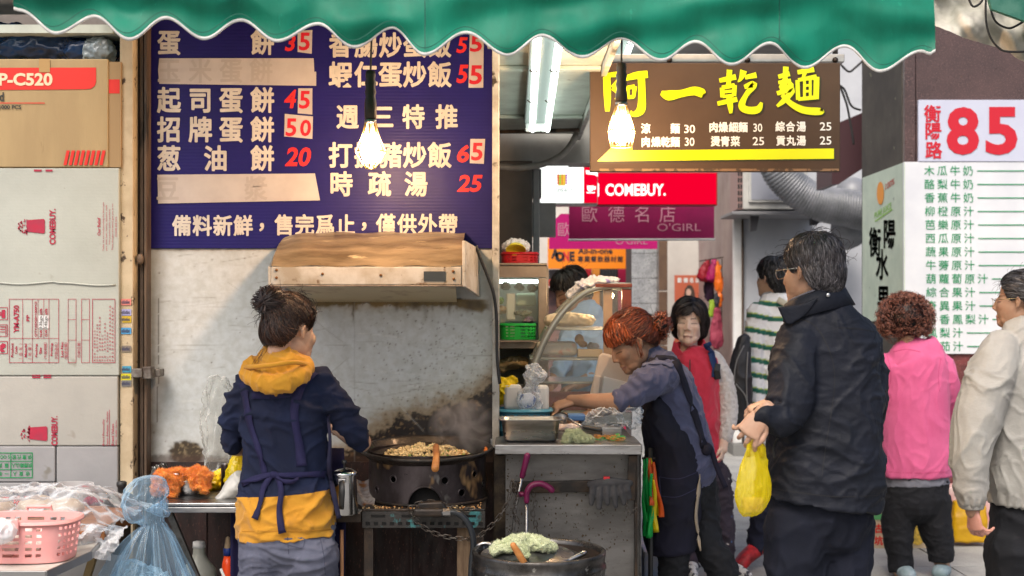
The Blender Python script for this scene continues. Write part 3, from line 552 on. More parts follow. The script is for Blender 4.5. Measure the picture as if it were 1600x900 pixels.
# ---------------------------------------------------------------- juice signs
t = thing('juice_menu', 'large white juice menu listing green characters with long lines', 'menu board', P(1500, 553, 8.28)); fx = front(8.276); mg = mat('green_print', s(30, 140, 90), .5)
obj('board', MB().pbox(1412, 253, 1680, 553, 8.28, .018), mat('menu_white', (.70, .72, .74), .4, c2=(.6, .62, .66), vs=2), parent=t, bevel=.002)
J = ['木瓜牛奶', '酪梨牛奶', '香蕉牛奶', '柳橙原汁', '芭樂原汁', '西瓜原汁', '蔬果原汁', '牛蒡原汁', '葫蘿蔔原汁', '綜合果汁', '奇異果汁', '百香鳳梨汁', '鳳梨汁', '蕃茄汁']
for i, wd in enumerate(J):
    y = 267+21.1*i; n = len(wd); x0 = 1452+i*.35; q = cjk(MB(), wd, fx, [x0+20.2*k for k in range(n)], y, 17, 16.5, .006); rects(q, fx, [(x0+20.2*n-6, y-.8, 1640, y+.8)]); obj('menu_line', q, mg, parent=t)
t = thing('address_sign', 'white address sign with big red numerals above the juice menu', 'sign', P(1530, 253, 8.28))
obj('board', MB().pbox(1435, 156, 1660, 252.3, 8.275, .022), mat('address_white', (.52, .55, .66), .4, c2=(.48, .5, .62), vs=2), parent=t, bevel=.002); mr = mat('address_red', s(190, 25, 45), .45); fx = front(8.271)
obj('lettering', cjk(MB(), '衡陽路', fx, (1457,), 0, 28, 28, .02, ys=None) if 0 else cjk(cjk(cjk(MB(), '衡', fx, (1457,), 178, 27, 28, .022), '陽', fx, (1458,), 205, 27, 28, .022), '路', fx, (1459,), 235, 27, 28, .022), mr, parent=t)
for st_, bx in (('8', (1479, 167, 1530, 242)), ('5', (1540, 167, 1590, 242))): obj('numeral', word(MB(), st_, fx, bx, .034), mr, parent=t)
XS = 2.535
def fside(off=0.): return lambda px, py: P(px, py, (XS-off)*F/(px-800))
t = thing('side_sign', 'pale green side sign with an orange and tall black characters round the pillar corner', 'sign', (XS, 8.8, 1.5)); f0 = fside()
v = [f0(1347.5, 278), f0(1412.5, 253.5), f0(1412.5, 501), f0(1347.5, 502)]
obj('board', MB().add(v+[p+Vector((.006, 0, 0)) for p in v], [(0, 1, 2, 3), (7, 6, 5, 4), (0, 4, 5, 1), (1, 5, 6, 2), (2, 6, 7, 3), (3, 7, 4, 0)]), mat('side_green', (.56, .66, .52), .45, c2=(.47, .57, .45), vs=5, sp=((.2, .25, .2), 12, .68)), parent=t)
fx = fside(.003); mk2 = mat('black_sign_print', (.02, .025, .02), .5)
for ch, x, y, w_, h_ in (('衡', 1367, 379, 19, 48), ('陽', 1389.5, 366, 20, 48), ('水', 1378, 414, 20, 50), ('果', 1380, 470, 20, 50)): obj('lettering', cjk(MB(), ch, fx, (x,), y, w_, h_, .02), mk2, parent=t)
obj('orange_print', MB().add([fx(1375.5+5.6*math.cos(a), 302+18*math.sin(a)) for a in np.linspace(0, 6.0, 20)], [tuple(range(20))]), mat('orange_print', (.8, .3, .03), .5), parent=t)
q = MB(); v, f_ = glyphs('100%', .01); obj('lettering', q.add([fx(1382+x*7.2, 298-x*5-(y)*14) for x, y in v], f_), mat('red_thin', (.5, .06, .04), .5), parent=t)
q = MB(); v, f_ = glyphs('PURE JUICE', .01); obj('lettering', q.add([fx(1366+x*5.3, 342-x*3.4-(y)*13) for x, y in v], f_), mat('lime_print', (.25, .55, .05), .5), parent=t)
obj('underline', MB().add([fx(1367, 345), fx(1394, 326), fx(1394, 328), fx(1367, 347)], [(0, 1, 2, 3)]), mat('lime_print', 0), parent=t)
# ---------------------------------------------------------------- awning
HEM = [(22, 14), (30, 16), (88, 52), (146, 25), (203, 62), (260, 29), (320, 61), (377, 32), (433, 64), (497, 38), (553, 73), (613, 43), (663, 85), (728, 52), (793, 86), (847, 56), (910, 90), (970, 60), (1033, 94), (1087, 65), (1143, 101), (1203, 68), (1257, 106), (1320, 72), (1375, 111), (1438, 81), (1452, 85), (1460, 80)]
def hem(px):
    for (a, b_), (c_, d) in zip(HEM, HEM[1:]):
        if px <= c_: t_ = (px-a)/(c_-a); t_ = (1-math.cos(math.pi*t_))/2; return b_+(d-b_)*t_
    return HEM[-1][1]
def awn(px, py):
    h = (110-py); D = 3.0+.30*(px-22)/1438
    nz = math.sin(px*.0134+py*.02+1.3*math.sin(px*.006))*.5+math.sin(px*.031-py*.035)*.22+.6*math.sin(px*.0532+.6)*max(0, 1-(hem(px)-py)/60.)
    t1 = px*.0105+(py+40)*.012; k_ = .5+.5*math.sin(px*.004+1)
    D += .017*nz+.021*math.sin((py-.10*px)*.055+1.2*math.sin(px*.0075))*k_*min(1, max(0, (hem(px)-py)/40.))+.014*math.sin((py+.22*px)*.07)*(1-k_)
    return P(px, py, D)
nu, nv = 420, 34; q = MB().grid(lambda u, v: awn(22+1438*u, hem(22+1438*u)+(-95-hem(22+1438*u))*v), nu, nv)
nz = fbm(np.array(q.v)*np.array((4, 3, 9)), 2); q.v = [(a, b_+.016*n_, c) for (a, b_, c), n_ in zip(q.v, nz)]; aw_edge = [Vector(p) for p in q.v[:nu+1]]
t = thing('awning', 'green canvas awning with a scalloped white edge over the stall', 'awning', P(740, 110, 3.15))
m_aw = mat('green_canvas', s(14, 124, 101), .55, c2=s(8, 108, 86), vs=9, b=.10, bs=300, tl=.18, st=(1, 1, .25), rv=.05, spec=.35, sp=(s(20, 130, 105), 60, .66))
obj('valance', q, m_aw, parent=t, smooth=True)
q = MB(); m_bind = mat('white_binding', (.62, .62, .60), .6, c2=(.45, .44, .42), vs=20, b=.3, bs=90)
rings = [[p+Vector((0, dy, dz)) for dy, dz in ((-.0015, .0045), (-.002, -.001), (0, -.0035), (.005, -.002), (.006, .003), (.003, .005))] for p in aw_edge]; obj('binding', q.loft(rings), m_bind, parent=t, smooth=True)
for x in (665, 1215): obj('seam', MB().ribbon([awn(x+R.uniform(-.3, .3), y)+Vector((0, -.022, 0)) for y in range(int(hem(x))-4, -95, -8)], .003, (0, -1, 0)), mat('seam_thread', s(0, 80, 65), .7), parent=t)
obj('hem_stitch', MB().ribbon([awn(x, hem(x)-7)+Vector((0, -.024, 0)) for x in range(26, 1456, 5)], .0022, (0, -1, 0)), mat('seam_thread', 0), parent=t)
q = MB().grid(lambda u, v: Vector((-1.24+2.32*u, 3.02+.30*u+(4.70-3.02-.3*u)*v, 2.35+.42*v+.015*math.sin(u*20))), 30, 8); obj('roof_canvas', q, m_aw, parent=t, smooth=True)
for x in (-1.1, .95): obj('arm', MB().beam((x, 3.4, 2.32), (x, 4.7, 2.60), .025), m_darkmetal, parent=t)
# pale tarpaulin in the right corner
def tarp(u, v):
    px = 1452+200*u; lo = np.interp(px, [1452, 1470, 1500, 1540, 1570, 1585, 1600, 1652], [38, 46, 60, 70, 82, 92, 100, 112]); py = lo+(-70-lo)*v
    return P(px, py, 4.6+.03*math.sin(px*.06+py*.05)+.02*math.sin(px*.13-py*.09)+.04*math.sin(py*.06+2))
t = thing('tarpaulin', 'grubby off white tarpaulin hanging in the upper right corner', 'tarpaulin', P(1530, 100, 4.6)); q = MB().grid(tarp, 60, 40); V = np.array(q.v); nz = ridge(V*np.array((6, 6, 9)), 3); q.v = [(a, b_-.03*n_, c) for (a, b_, c), n_ in zip(q.v, nz)]
obj('sheet', q, mat('dirty_canvas', (.50, .48, .42), .75, c2=(.27, .27, .22), vs=5, b=.3, bs=60, sp=((.14, .16, .12), 6, .6)), parent=t, smooth=True)
m_rope = mat('black_rope', (.02, .02, .02), .8, b=.8, bs=200)
for ks in ([(1543, -40), (1540, 20), (1546, 55), (1562, 76), (1580, 81), (1615, 80)], [(1511, -10), (1520, 10), (1534, 2), (1540, -20)], [(1548, 15), (1556, 34), (1575, 44), (1592, 38), (1615, 22)]): obj('rope', MB().tube([P(a, b_, 4.5) for a, b_ in cr(ks, 5)], .004, 6), m_rope, parent=t, smooth=True)
obj('green_frame', MB().prism([(1546, 0), (1550, 14), (1600, 32), (1640, 40), (1640, -20), (1546, -20)], front(4.42), .02), mat('green_frame', s(20, 90, 75), .6, c2=s(60, 110, 95), vs=20), parent=t)
# ---------------------------------------------------------------- lamps
def bulb(px, py0, py1, py2, D, label, diamond, es):
    """py0 socket top, py1 cage top, py2 cage bottom"""
    t = thing('work_lamp', label, 'hanging lamp', P(px, py2, D), 'caged bulbs hanging on black cords'); u = D/F; c = P(px, 0, D); z = lambda y: H-(y-HY)/F*D
    obj('cord', MB().tube([(c.x, D, z(py0)), (c.x+.003, D+.01, z(py0-60)), (c.x, D+.04, 2.66)], .0035, 8), m_black, parent=t, smooth=True)
    prof = [(3, py0), (7, py0+1), (8.2, py0+8), (7, py0+14), (9, py0+20), (7.4, py0+27), (9, py0+34), (7.4, py0+41), (8.8, py0+46), (9.5, py0+52), (9.5, py1-4), (8, py1), (3, py1+1)]
    obj('socket_handle', MB().lathe([(a*u, z(b_)) for a, b_ in prof], (c.x, D, 0), 20), mat('dark_brown_rubber', (.03, .022, .018), .45, c2=(.05, .035, .02), b=.2), parent=t, smooth=True)
    obj('collar', MB().lathe([(8*u, z(py1)), (9.5*u, z(py1)), (9.5*u, z(py1+5)), (7*u, z(py1+6))], (c.x, D, 0), 20), m_steel, parent=t, smooth=True)
    h = py2-py1; gp = [(3, .30), (5, .38), (8.5, .50), (10.5, .62), (9.5, .74), (6, .84), (1, .88)]
    obj('glass_envelope', MB().lathe([(a*u, z(py1+h*b_)) for a, b_ in ((6, .05), (7.5, .2), (13, .42), (16.5, .6), (15, .76), (9, .88), (.5, .93))], (c.x, D, 0), 22), mat('amber_glass', (1, .86, .62), .05, al=.06, spec=.6), parent=t, smooth=True)
    obj('glass_bulb', MB().lathe([(a*u, z(py1+h*b_)) for a, b_ in gp], (c.x, D, 0), 20), glow('warm_bulb', (1, .62, .36), es), parent=t, smooth=True)
    wp = [(8, .04), (14, .35), (24, .66), (16, .85), (7, 1)] if diamond else [(8, .04), (14, .3), (21, .62), (19, .8), (17, .98)]
    q = MB()
    for k in range(8 if diamond else 16):
        a = 2*math.pi*k/(8 if diamond else 16); q.tube([(c.x+math.cos(a)*r*u, D+math.sin(a)*r*u, z(py1+h*b_)) for r, b_ in wp], .0021 if diamond else .0012, 5)
    for r, b_ in (wp[2], wp[-1]): q.tube([(c.x+math.cos(a)*r*u, D+math.sin(a)*r*u, z(py1+h*b_)) for a in np.linspace(0, 2*math.pi, 24, endpoint=False)], .0022, 5, closed=True)
    obj('wire_cage', q, mat('brass_wire', (.5, .36, .15), .3, .8), parent=t, smooth=True)
BULB = 800.
bulb(579, 110, 187, 263, 4.15, 'left caged bulb glowing in front of the blue menu', True, BULB)
bulb(971, 98, 160, 231, 4.6, 'right caged bulb glowing in front of the brown sign', False, BULB*.24)
def fluor(x0, x1, ya, yb, z, label, gap=.074, tilt=0.):
    t = thing('fluorescent_lamp', label, 'ceiling lamp', ((x0+x1)/2, (ya+yb)/2, z), 'twin tube fluorescent lamps')
    obj('housing', MB().box(x0-.058, x0+.058, ya-.01, yb+.01, z+.030, z+.06), mat('lamp_housing', (.16, .18, .17), .6), parent=t, bevel=.006)
    for d in (-gap/2, gap/2): 
        k = obj('tube', MB().tube([(x0+d, ya, z), (x1+d, yb, z)], .0135, 12), glow('cold_tube', (.86, 1., .93), 4.5), parent=t, smooth=True)
    for y in (ya+.02, (ya*.72+yb*.28), (ya*.42+yb*.58), yb-.02):
        for d in (-gap/2, gap/2): obj('clip', MB().tube([(x0+d+.018*math.cos(a), y, z+.018*math.sin(a)) for a in np.linspace(-2.6, -.5, 7)], .003, 5), m_darkmetal, parent=t, smooth=True)
    for y in (yb+.005, ya-.005): obj('end_cap', MB().box(x0-.05, x0+.05, y-.015, y+.015, z-.01, z+.03), m_white, parent=t)
fluor(.118, .138, 4.05, 6.35, 2.36, 'long twin tube fluorescent lamp on the pale ceiling beside the blue board')
fluor(.47, .49, 5.15, 6.3, 2.62, 'second fluorescent lamp peeking out above the brown sign')
# conduit
obj('conduit_pipe', MB().tube([P(a, b_, 6.9) for a, b_ in cr([(903, 150), (905, 185), (898, 215), (880, 240), (850, 256), (812, 262), (778, 260)], 6)], .017, 12), mat('conduit_grey', (.4, .39, .36), .5, c2=(.25, .23, .2), vs=9), smooth=True, label='grey conduit pipe curving beneath the pale ceiling', cat='pipe')
obj('ceiling_rod', MB().tube([P(778, 206, 6.6), P(905, 203, 6.6)], .010, 10), m_rust, smooth=True, label='thin rusty rod crossing below the fluorescent lamp', cat='rod')
t = thing('switch_box', 'dark metal box under the conduit left of the white light box', 'junction box', P(831, 310, 7.6)); obj('case', MB().pbox(817, 264, 846, 309, 7.6, .1), mat('dark_glass', 0), parent=t, bevel=.005); obj('pipe', MB().tube([P(826, 270, 7.57), P(828, 300, 7.57)], .012), m_steel, parent=t, smooth=True)
# ---------------------------------------------------------------- hood over the wok
t = thing('range_hood', 'grease stained white hood on the wall above the wok', 'range hood', P(585, 468, 4.4)); DH = 4.42
m_hood = mat('greasy_white_metal', (.55, .53, .49), .4, c2=(.36, .31, .24), vs=9, b=.3, bs=20, wr=(6, .5), sp=((.16, .10, .05), 14, .63), sp2=((.08, .05, .03), 40, .68), rv=.12)
m_hoodtop = mat('baked_grease', (.24, .18, .11), .42, c2=(.10, .07, .04), vs=7, st=(.5, 2, 2), b=.6, bs=24, sp=((.45, .36, .22), 11, .62, 5), rv=.15, coat=.2)
# curved greasy top going back to the wall
tp = []
for px in np.linspace(424, 722, 40):
    a = (px-424)/298; row = []
    for k in range(9):
        v = k/8; D = DH+(DW-.01-DH)*v; y_f = 416-.0*a; z0 = P(px, y_f, DH).z; zt = P(px, 368, DW).z+.0
        z = z0+(zt+.01-z0)*math.sin(v*math.pi/2)**.8+.003*math.sin(px*.08+v*5); xx = P(px, 0, DH).x
        if k: z -= .02*max(0, 1-a*9)*v
        row.append(Vector((xx, D, z)))
    tp.append(row)
obj('curved_top', MB().grid(lambda u, v: tp[round(u*39)][round(v*8)], 39, 8), m_hoodtop, parent=t, smooth=True)
q = MB().pbox(423, 416.5, 721, 445, DH, .02); obj('front_panel', q, m_hood, parent=t, bevel=.003)
obj('bottom_lip', MB().pbox(421, 445.3, 723, 448, DH-.008, .03), mat('sooty_lip', (.16, .13, .1), .6, c2=(.3, .25, .2), vs=25), parent=t, bevel=.002)
v = [P(445, 448.5, DH+.02), P(712, 448.5, DH+.02), P(714, 472, DW-.01), P(492, 472, DW-.01)]; obj('underside', MB().add(v, [(0, 1, 2, 3)]), mat('cream_underside', (.55, .48, .30), .4, c2=(.25, .15, .05), vs=6, vr=(.55, .7)), parent=t)
v = [P(722, 376, DH+.0), P(743, 388, DW-.02), P(746, 464, DW-.02), P(722, 448, DH)]; obj('end_plate', MB().add(v+[p+Vector((.012, 0, 0)) for p in v], [(0, 1, 2, 3), (7, 6, 5, 4), (0, 4, 5, 1), (1, 5, 6, 2), (2, 6, 7, 3), (3, 7, 4, 0)]), m_hood, parent=t, bevel=.002)
v = [P(423, 418, DH), P(423, 447, DH), P(440, 468, DW-.02), P(440, 380, DW-.02)]; obj('end_plate', MB().add(v+[p-Vector((.01, 0, 0)) for p in v], [(0, 1, 2, 3), (7, 6, 5, 4), (0, 4, 5, 1), (1, 5, 6, 2), (2, 6, 7, 3), (3, 7, 4, 0)]), m_hood, parent=t, bevel=.002)
obj('switch_window', MB().pbox(662, 424, 696, 439, DH-.003, .004), mat('dark_glass', 0), parent=t)
for x, y in ((432, 422), (432, 434), (504, 428), (595, 430), (708, 424), (709, 436)): obj('screw', MB().ell(P(x, y, DH-.002), (.005, .004, .005)), mat('rusty_screw', (.2, .09, .03), .5, .5), parent=t, smooth=True)
obj('power_cable', MB().tube([P(a, b_, 4.66) for a, b_ in cr([(744, 384), (750, 402), (762, 432), (772, 462), (776, 500), (777, 560), (781, 600)], 5)], .006, 8), m_black, smooth=True, label='black cable running down from the hood along the wall edge', cat='cable')
# ================================================================ LEFT: CARTONS
m_kraft = mat('kraft_card', (.36, .26, .13), .75, c2=(.31, .22, .11), vs=3, b=.25, bs=60, st=(3, 1, .6), wr=(2, .5), sp=((.22, .15, .07), 7, .68))
m_wcard = mat('white_card', (.40, .42, .38), .7, c2=(.34, .355, .32), vs=2.5, b=.25, bs=45, wave=('Z', 60, .1), wr=(2.5, .8), sp=((.27, .26, .22), 9, .66), sp2=((.2, .17, .13), 30, .7))
m_gcard = mat('greyish_card', (.30, .30, .31), .75, c2=(.25, .25, .26), vs=3, b=.25, bs=45, wr=(3, .8), sp=((.18, .17, .15), 8, .66))
m_maroon = mat('maroon_print', s(165, 30, 60), .6, c2=s(150, 40, 65), vs=40); m_cred = mat('red_card_print', s(200, 35, 25), .55); m_blk = mat('black_card_print', (.03, .03, .025), .6)
def carton(px0, py0, px1, py1, D, label, m, dep=.4):
    t = thing('carton', label, 'cardboard box', P((px0+px1)/2, py1, D+.1), 'cartons stacked left of the pillar')
    obj('box', MB().pbox(px0, py0, px1, py1, D, dep), m, parent=t, bevel=.004); return t
t = carton(-60, 92, 169, 261.5, 4.6, 'kraft brown carton with a red band on top of the stack', m_kraft)
fx = front(4.598); fl = front(4.5965)
obj('red_band', MB().prism([(-60, 106), (150, 105.5), (150, 128), (148, 134), (142, 138.5), (134, 139.5), (-60, 141)], fx, .001), m_cred, parent=t)
obj('lettering', word(MB(), 'P-C520', fl, (-2, 114, 82, 134), .035), mat('cream_print', (.66, .54, .36), .6), parent=t); obj('lettering', word(MB(), 'd', fl, (-1, 144, 6, 158), .03), m_blk, parent=t)
obj('red_rule', rects(MB(), fl, [(-50, 160.3, 70, 161.6)]), m_cred, parent=t); obj('lettering', word(MB(), '1000 PCS', fl, (-1, 164, 33, 170.5), .03), m_blk, parent=t)
for i in range(8): obj('red_slash', MB().add([fl(99+8*i, 258), fl(104+8*i, 258), fl(109+8*i, 235), fl(104+8*i, 235)], [(0, 1, 2, 3)]), m_cred, parent=t)
obj('tape', rects(MB(), fl, [(61, 92, 78, 113)]), mat('brown_tape', (.36, .22, .08), .25), parent=t)
obj('side_flap', MB().box(P(169, 0, 4.6).x+.001, P(188, 0, 4.6).x, 4.607, 4.66, P(0, 261, 4.6).z, P(0, 96, 4.6).z), mat('kraft_shadow', (.30, .2, .1), .8), parent=t); obj('red_band', rects(MB(), front(4.606), [(170, 124, 187, 146)]), m_cred, parent=t)
def logo(t, fx, cx, y0, y1, wx):
    h = y1-y0; obj('cup_emblem', MB().prism([(cx, y0+2), (cx+27, y0), (cx+29, y0+2), (cx+29, y1-3), (cx+27, y1-1), (cx+1, y1-4)], fx, .0004), m_maroon, parent=t)
    q = MB()
    for i in range(46):
        a = R.random()**1.5; x = cx+1-a*14; y = (y0+y1)/2+R.uniform(-1, 1)*(h/2-a*6); z = R.uniform(.4, 1.3); rects(q, fx, [(x-z, y-z, x+z, y+z)])
    obj('splash_print', q, m_maroon, parent=t, kind='stuff')
t = carton(-60, 262.5, 186, 587, 4.602, 'tall white carton printed with a maroon cup and product table', m_wcard); fx = front(4.5995)
logo(t, fx, 41, 342, 366, 0); obj('lettering', word(MB(), 'COMEBUY.', fx, (77, 326, 87, 382), .035, rot=90), m_maroon, parent=t)
obj('lettering', word(MB(), 'Our Belief', fx, (152, 340, 157, 368), .02, rot=90), m_maroon, parent=t)
for i, (w_, a, b_) in enumerate((('Today we are revolutionizing the beverages', 316, 392), ('your drink fresh, healthy, delicious, made', 320, 392), ('from premium quality ingredients.', 326, 382), ('These thoughts are behind give you its tea', 318, 391), ('choices and care.', 338, 370))): obj('lettering', word(MB(), w_, fx, (160+4.8*i, a, 163.2+4.8*i, b_), 0, rot=90), m_maroon, parent=t)
q = frame_lines(MB(), fx, 14, 467, 92, 567, .8); rects(q, fx, [(14.8, 528.3, 91.2, 529)]+[(x, 467.8, x+.7, 566.2) for x in (35, 50, 76)]+[(x, 467.8, x+.6, 528) for x in (59, 68)])
frame_lines(q, fx, 106, 467, 119, 567, .7); frame_lines(q, fx, 127, 467, 140, 567, .7); rects(q, fx, [(106.7, y, 118.3, y+.6) for y in (499, 531)]+[(127.7, y, 139.3, y+.6) for y in (499, 531)]); frame_lines(q, fx, 144, 467, 180, 567, .9); obj('table_lines', q, m_maroon, parent=t)
for w_, bx in (('YM-A750', (21, 477, 30, 520)), ('PP', (41, 492, 46, 502)), ("Q'TY:50X20=1000PCS", (54, 471, 58, 526)), ('N.W', (62, 515, 66, 526)), ('G.W', (70, 515, 74, 526)), ('±5%', (62, 482, 66, 492)), ('±5%', (70, 482, 74, 492)), ('Product', (17, 536, 21, 558)), ('Code', (23, 541, 27, 553)), ('Material', (38, 537, 42, 558)),
        ('Packing', (55, 537, 59, 558)), ('Size', (61, 543, 65, 553)), ('Priting', (79, 536, 83, 556)), ('Lot No:', (95, 534, 99, 558))): obj('lettering', word(MB(), w_, fx, bx, .035, rot=90), m_maroon, parent=t)
for w_, x, ya, yb in (('（品名）', 32, 562, 536), ('（材質）', 46.5, 562, 536), ('（包裝明細）', 71, 562, 534), ('（印刷品名）', 88, 562, 534), ('（製造日期）', 103, 562, 534), ('印刷日期：', 123.5, 556, 532)): obj('lettering', cjk(MB(), w_, fx, (x,), 0, 5.6, 5.6, .01, 90, (ya, yb)), m_maroon, parent=t)
for w_, x, n in (('製造商：食器有限公司', 148, 4), ('地址：高雄市大寮區大發路', 152, 5), ('電話：食品容器包裝規格說明', 156, 8), ('材質：塑膠聚丙烯', 160, 4), ('注意：請勿接近火源高溫', 164, 7), ('用途：食品用冷熱飲杯', 168, 3), ('保存：避免陽光直射請放置陰涼處', 172, 12), ('本產品請於乾淨處使用勿重複使用', 176, 11)): obj('lettering', cjk(MB(), w_, fx, (x,), 0, 3.2, 3.6, .01, 90, (563, 563-3.5*len(w_)-n*2.6)), m_maroon, parent=t)
for w_, bx in (('13kgs', (61, 494, 67, 512)), ('14kgs', (69, 494, 75, 512))): k = obj('white_label', rects(MB(), fx, [(bx[0]-1, bx[1]-1, bx[2]+1, bx[3]+1)]), mat('paper_label', (.62, .62, .62), .6), parent=t); obj('lettering', word(MB(), w_, fl, bx, 0, rot=90), m_blk, parent=k)
q = MB()
for a, b_ in ((480, 500), (507, 526), (533, 553)): frame_lines(q, fx, -20, a, 12, b_, 1)
rects(q, fx, [(0, 487, 2, 494), (2.5, 484, 8, 497), (0, 510, 8, 511.4), (0, 514, 8, 515.2), (0, 518, 8, 519.2), (8.5, 509, 9.6, 524)]); obj('care_symbols', q, m_maroon, parent=t)
obj('lettering', MB().prism([(0, 540), (4, 536), (9, 538), (8, 543), (4, 545), (8, 549), (2, 551), (0, 548)], fx, .0003), m_maroon, parent=t)
for a, b_ in ((50, 63), (68, 80)): obj('registration_mark', rects(MB(), fx, [(a, 586.5-1, b_, 586.9)]), m_maroon, parent=t); obj('registration_mark', rects(MB(), fx, [(a+3, 264.8, b_+2, 268)]), m_maroon, parent=t)
obj('crease', MB().tube([P(a, 442+2*math.sin(a*.05)+(2 if a > 90 else 0), 4.6) for a in range(-60, 187, 8)], .0032, 8), m_wcard, parent=t, smooth=True)
t = carton(-60, 588, 184, 696.5, 4.604, 'white carton below the tall one with a second maroon cup print', mat('white_card_dim', (.38, .37, .34), .7, c2=(.32, .315, .29), vs=2.5, b=.25, bs=45, wr=(2.5, .8), sp=((.25, .23, .2), 9, .67))); fx = front(4.6015)
logo(t, fx, 45, 666, 690, 0); obj('lettering', word(MB(), 'COMEBUY.', fx, (80, 650, 90, 696), .035, rot=90), m_maroon, parent=t)
for w_, bx in (('Brand Personality', (160, 655, 164, 696)), ('Passion · Enthusiastic · Dedication', (166, 643, 169, 696)), ('Brand Values', (174, 662, 178, 696)), ('Safety · Quality · Service', (180, 657, 183, 696))): obj('lettering', word(MB(), w_, fx, bx, .01, rot=90), m_maroon, parent=t)
obj('rule', rects(MB(), fx, [(170.5, 640, 171.2, 696)]), m_maroon, parent=t)
for a, b_ in ((50, 63), (68, 80)): obj('registration_mark', rects(MB(), fx, [(a, 588.4, b_, 590.8)]), m_maroon, parent=t)
t = carton(-60, 697.5, 86, 753, 4.602, 'small grey carton with an upside down green table print', m_gcard); fx = front(4.5995); m_grn = mat('green_card_print', s(30, 135, 80), .6)
q = frame_lines(MB(), fx, -30, 707, 51, 747, 1.4); rects(q, fx, [(-28, 720, 50, 721.2), (-28, 733, 50, 734.2), (16, 708.4, 17.4, 745.6)]); obj('table_lines', q, m_grn, parent=t)
for w_, xs, y in (('供應代號', (46, 22), 714), ('供應廠山人', (47, 21), 727), ('收貨人', (43, 23), 740), ('SOO', (12, 2), 714), ('蕪典', (10, 0), 727), ('一单', (10, 0), 740)): obj('lettering', cjk(MB(), w_, fx, xs, y, 6.5, 7.5, .015, 180), m_grn, parent=t)
t = carton(88, 697.5, 184, 770, 4.606, 'plain grey carton beside the cream pillar base', m_gcard)
t = carton(-60, 754, 87, 870, 4.604, 'grey carton at the stack bottom with red characters and scrawled digits', m_gcard); fx = front(4.6015)
obj('lettering', cjk(MB(), '產', fx, (8,), 783, 14, 15, .03), m_cred, parent=t); obj('lettering', cjk(MB(), '珍珠苗', fx, (27, 62), 782, 14, 15, .03), m_cred, parent=t)
for ks in ([(24, 766), (21, 771), (24, 776), (28, 771), (24, 765)], [(48, 762), (38, 761), (40, 768), (47, 775), (42, 781), (37, 776), (43, 768), (50, 762)], [(66, 759), (54, 760), (56, 768), (64, 776), (58, 780), (54, 775), (62, 766), (69, 758)], [(74, 760), (68, 766), (68, 774), (76, 776), (73, 767), (80, 760)]): obj('pen_digit', MB().tube([P(a, b_, 4.601) for a, b_ in cr([(a, b_) for a, b_ in ks], 5)], .0016, 5), mat('blue_ink', (.01, .025, .1), .5), parent=t, smooth=True)
carton(60, 771, 200, 1000, 4.61, 'grey lower carton half hidden behind the blue clear bag', m_gcard)
# blue bag on the cartons
def film(name, c=(.8, .85, .9), al=.18, r=.12, b=.5, bs=14., **k): return mat(name, c, r, b=b, bs=bs, spec=.8, al=al, **k)
def crumple(amp, sc, seed=0.): return lambda v, n: amp*(ridge(v*np.array(sc)+seed, 3)-.5)
q = MB().ell(P(60, 78, 4.8), (.34, .13, .085)).ell(P(140, 84, 4.75), (.12, .1, .055)).ell(P(0, 70, 4.8), (.2, .12, .085)); obj('plastic_bag', remesh(q, .008, 2, [crumple(.02, (9, 9, 16)), crumple(.006, (30, 30, 50))]), mat('blue_plastic', s(15, 60, 105), .22, c2=s(10, 40, 75), vs=5, coat=.3, b=.2, bs=30), smooth=True, label='crumpled dark blue plastic bag on top of the kraft carton', cat='plastic bag')
q = MB().ell(P(155, 82, 4.68), (.06, .05, .055)); obj('plastic_bag', remesh(q, .006, 2, crumple(.02, (20, 20, 25))), film('grey_clear_film', (.35, .42, .45), .45), smooth=True, label='small greyish clear bag at the right end of the blue bag', cat='plastic bag')
def fuzz(mb, n, L_=.004, w_=.0007, seed=2):             # short pile standing out of a towelling or fluffy surface
    rs = np.random.RandomState(seed); V = np.array(mb.v); Fq = np.array([f[:3] for f in mb.f]); i = rs.randint(0, len(Fq), n); a, b_, c_ = V[Fq[i, 0]], V[Fq[i, 1]], V[Fq[i, 2]]
    nn = np.cross(b_-a, c_-a); nn /= np.linalg.norm(nn, axis=1)[:, None]+1e-9; r_ = rs.rand(n, 2); p = a+(b_-a)*r_[:, :1]+(c_-a)*r_[:, 1:]; d = nn+rs.normal(size=(n, 3))*.55; d /= np.linalg.norm(d, axis=1)[:, None]; x = np.cross(d, rs.normal(size=(n, 3))); x /= np.linalg.norm(x, axis=1)[:, None]+1e-9; l = L_*(.5+rs.rand(n))[:, None]
    T = np.stack([p-x*w_, p+x*w_, p+d*l], 1).reshape(-1, 3); o = len(mb.v); mb.v += [tuple(q) for q in T.tolist()]; mb.f += [(o+3*k, o+3*k+1, o+3*k+2) for k in range(n)]; return mb
# ================================================================ LEFT FOREGROUND TABLE
ZT = .76
def tp_(px, py, z=ZT): D = (H-z)*F/(py-HY); return P(px, py, D)
tb = thing('folding_table', 'low white topped folding table in the left foreground', 'table', (-1.6, 3.9, 0))
c4 = [tp_(-300, 893), tp_(72, 893), tp_(142, 862), tp_(196, 803), tp_(-300, 803)]; V = c4+[p-Vector((0, 0, .022)) for p in c4]
obj('table_top', MB().add(V, [(0, 1, 2, 3, 4), (9, 8, 7, 6, 5)]), mat('worn_white_laminate', (.62, .60, .56), .35, c2=(.45, .43, .38), vs=9, sp=((.25, .2, .15), 14, .66)), parent=tb)
q = MB()
for i in range(5): q.beam(V[i]-Vector((0, 0, .011)), V[(i+1) % 5]-Vector((0, 0, .011)), .006, .026)
obj('metal_edge', q, mat('dull_aluminium', (.3, .3, .3), .35, .8), parent=tb, bevel=.002)
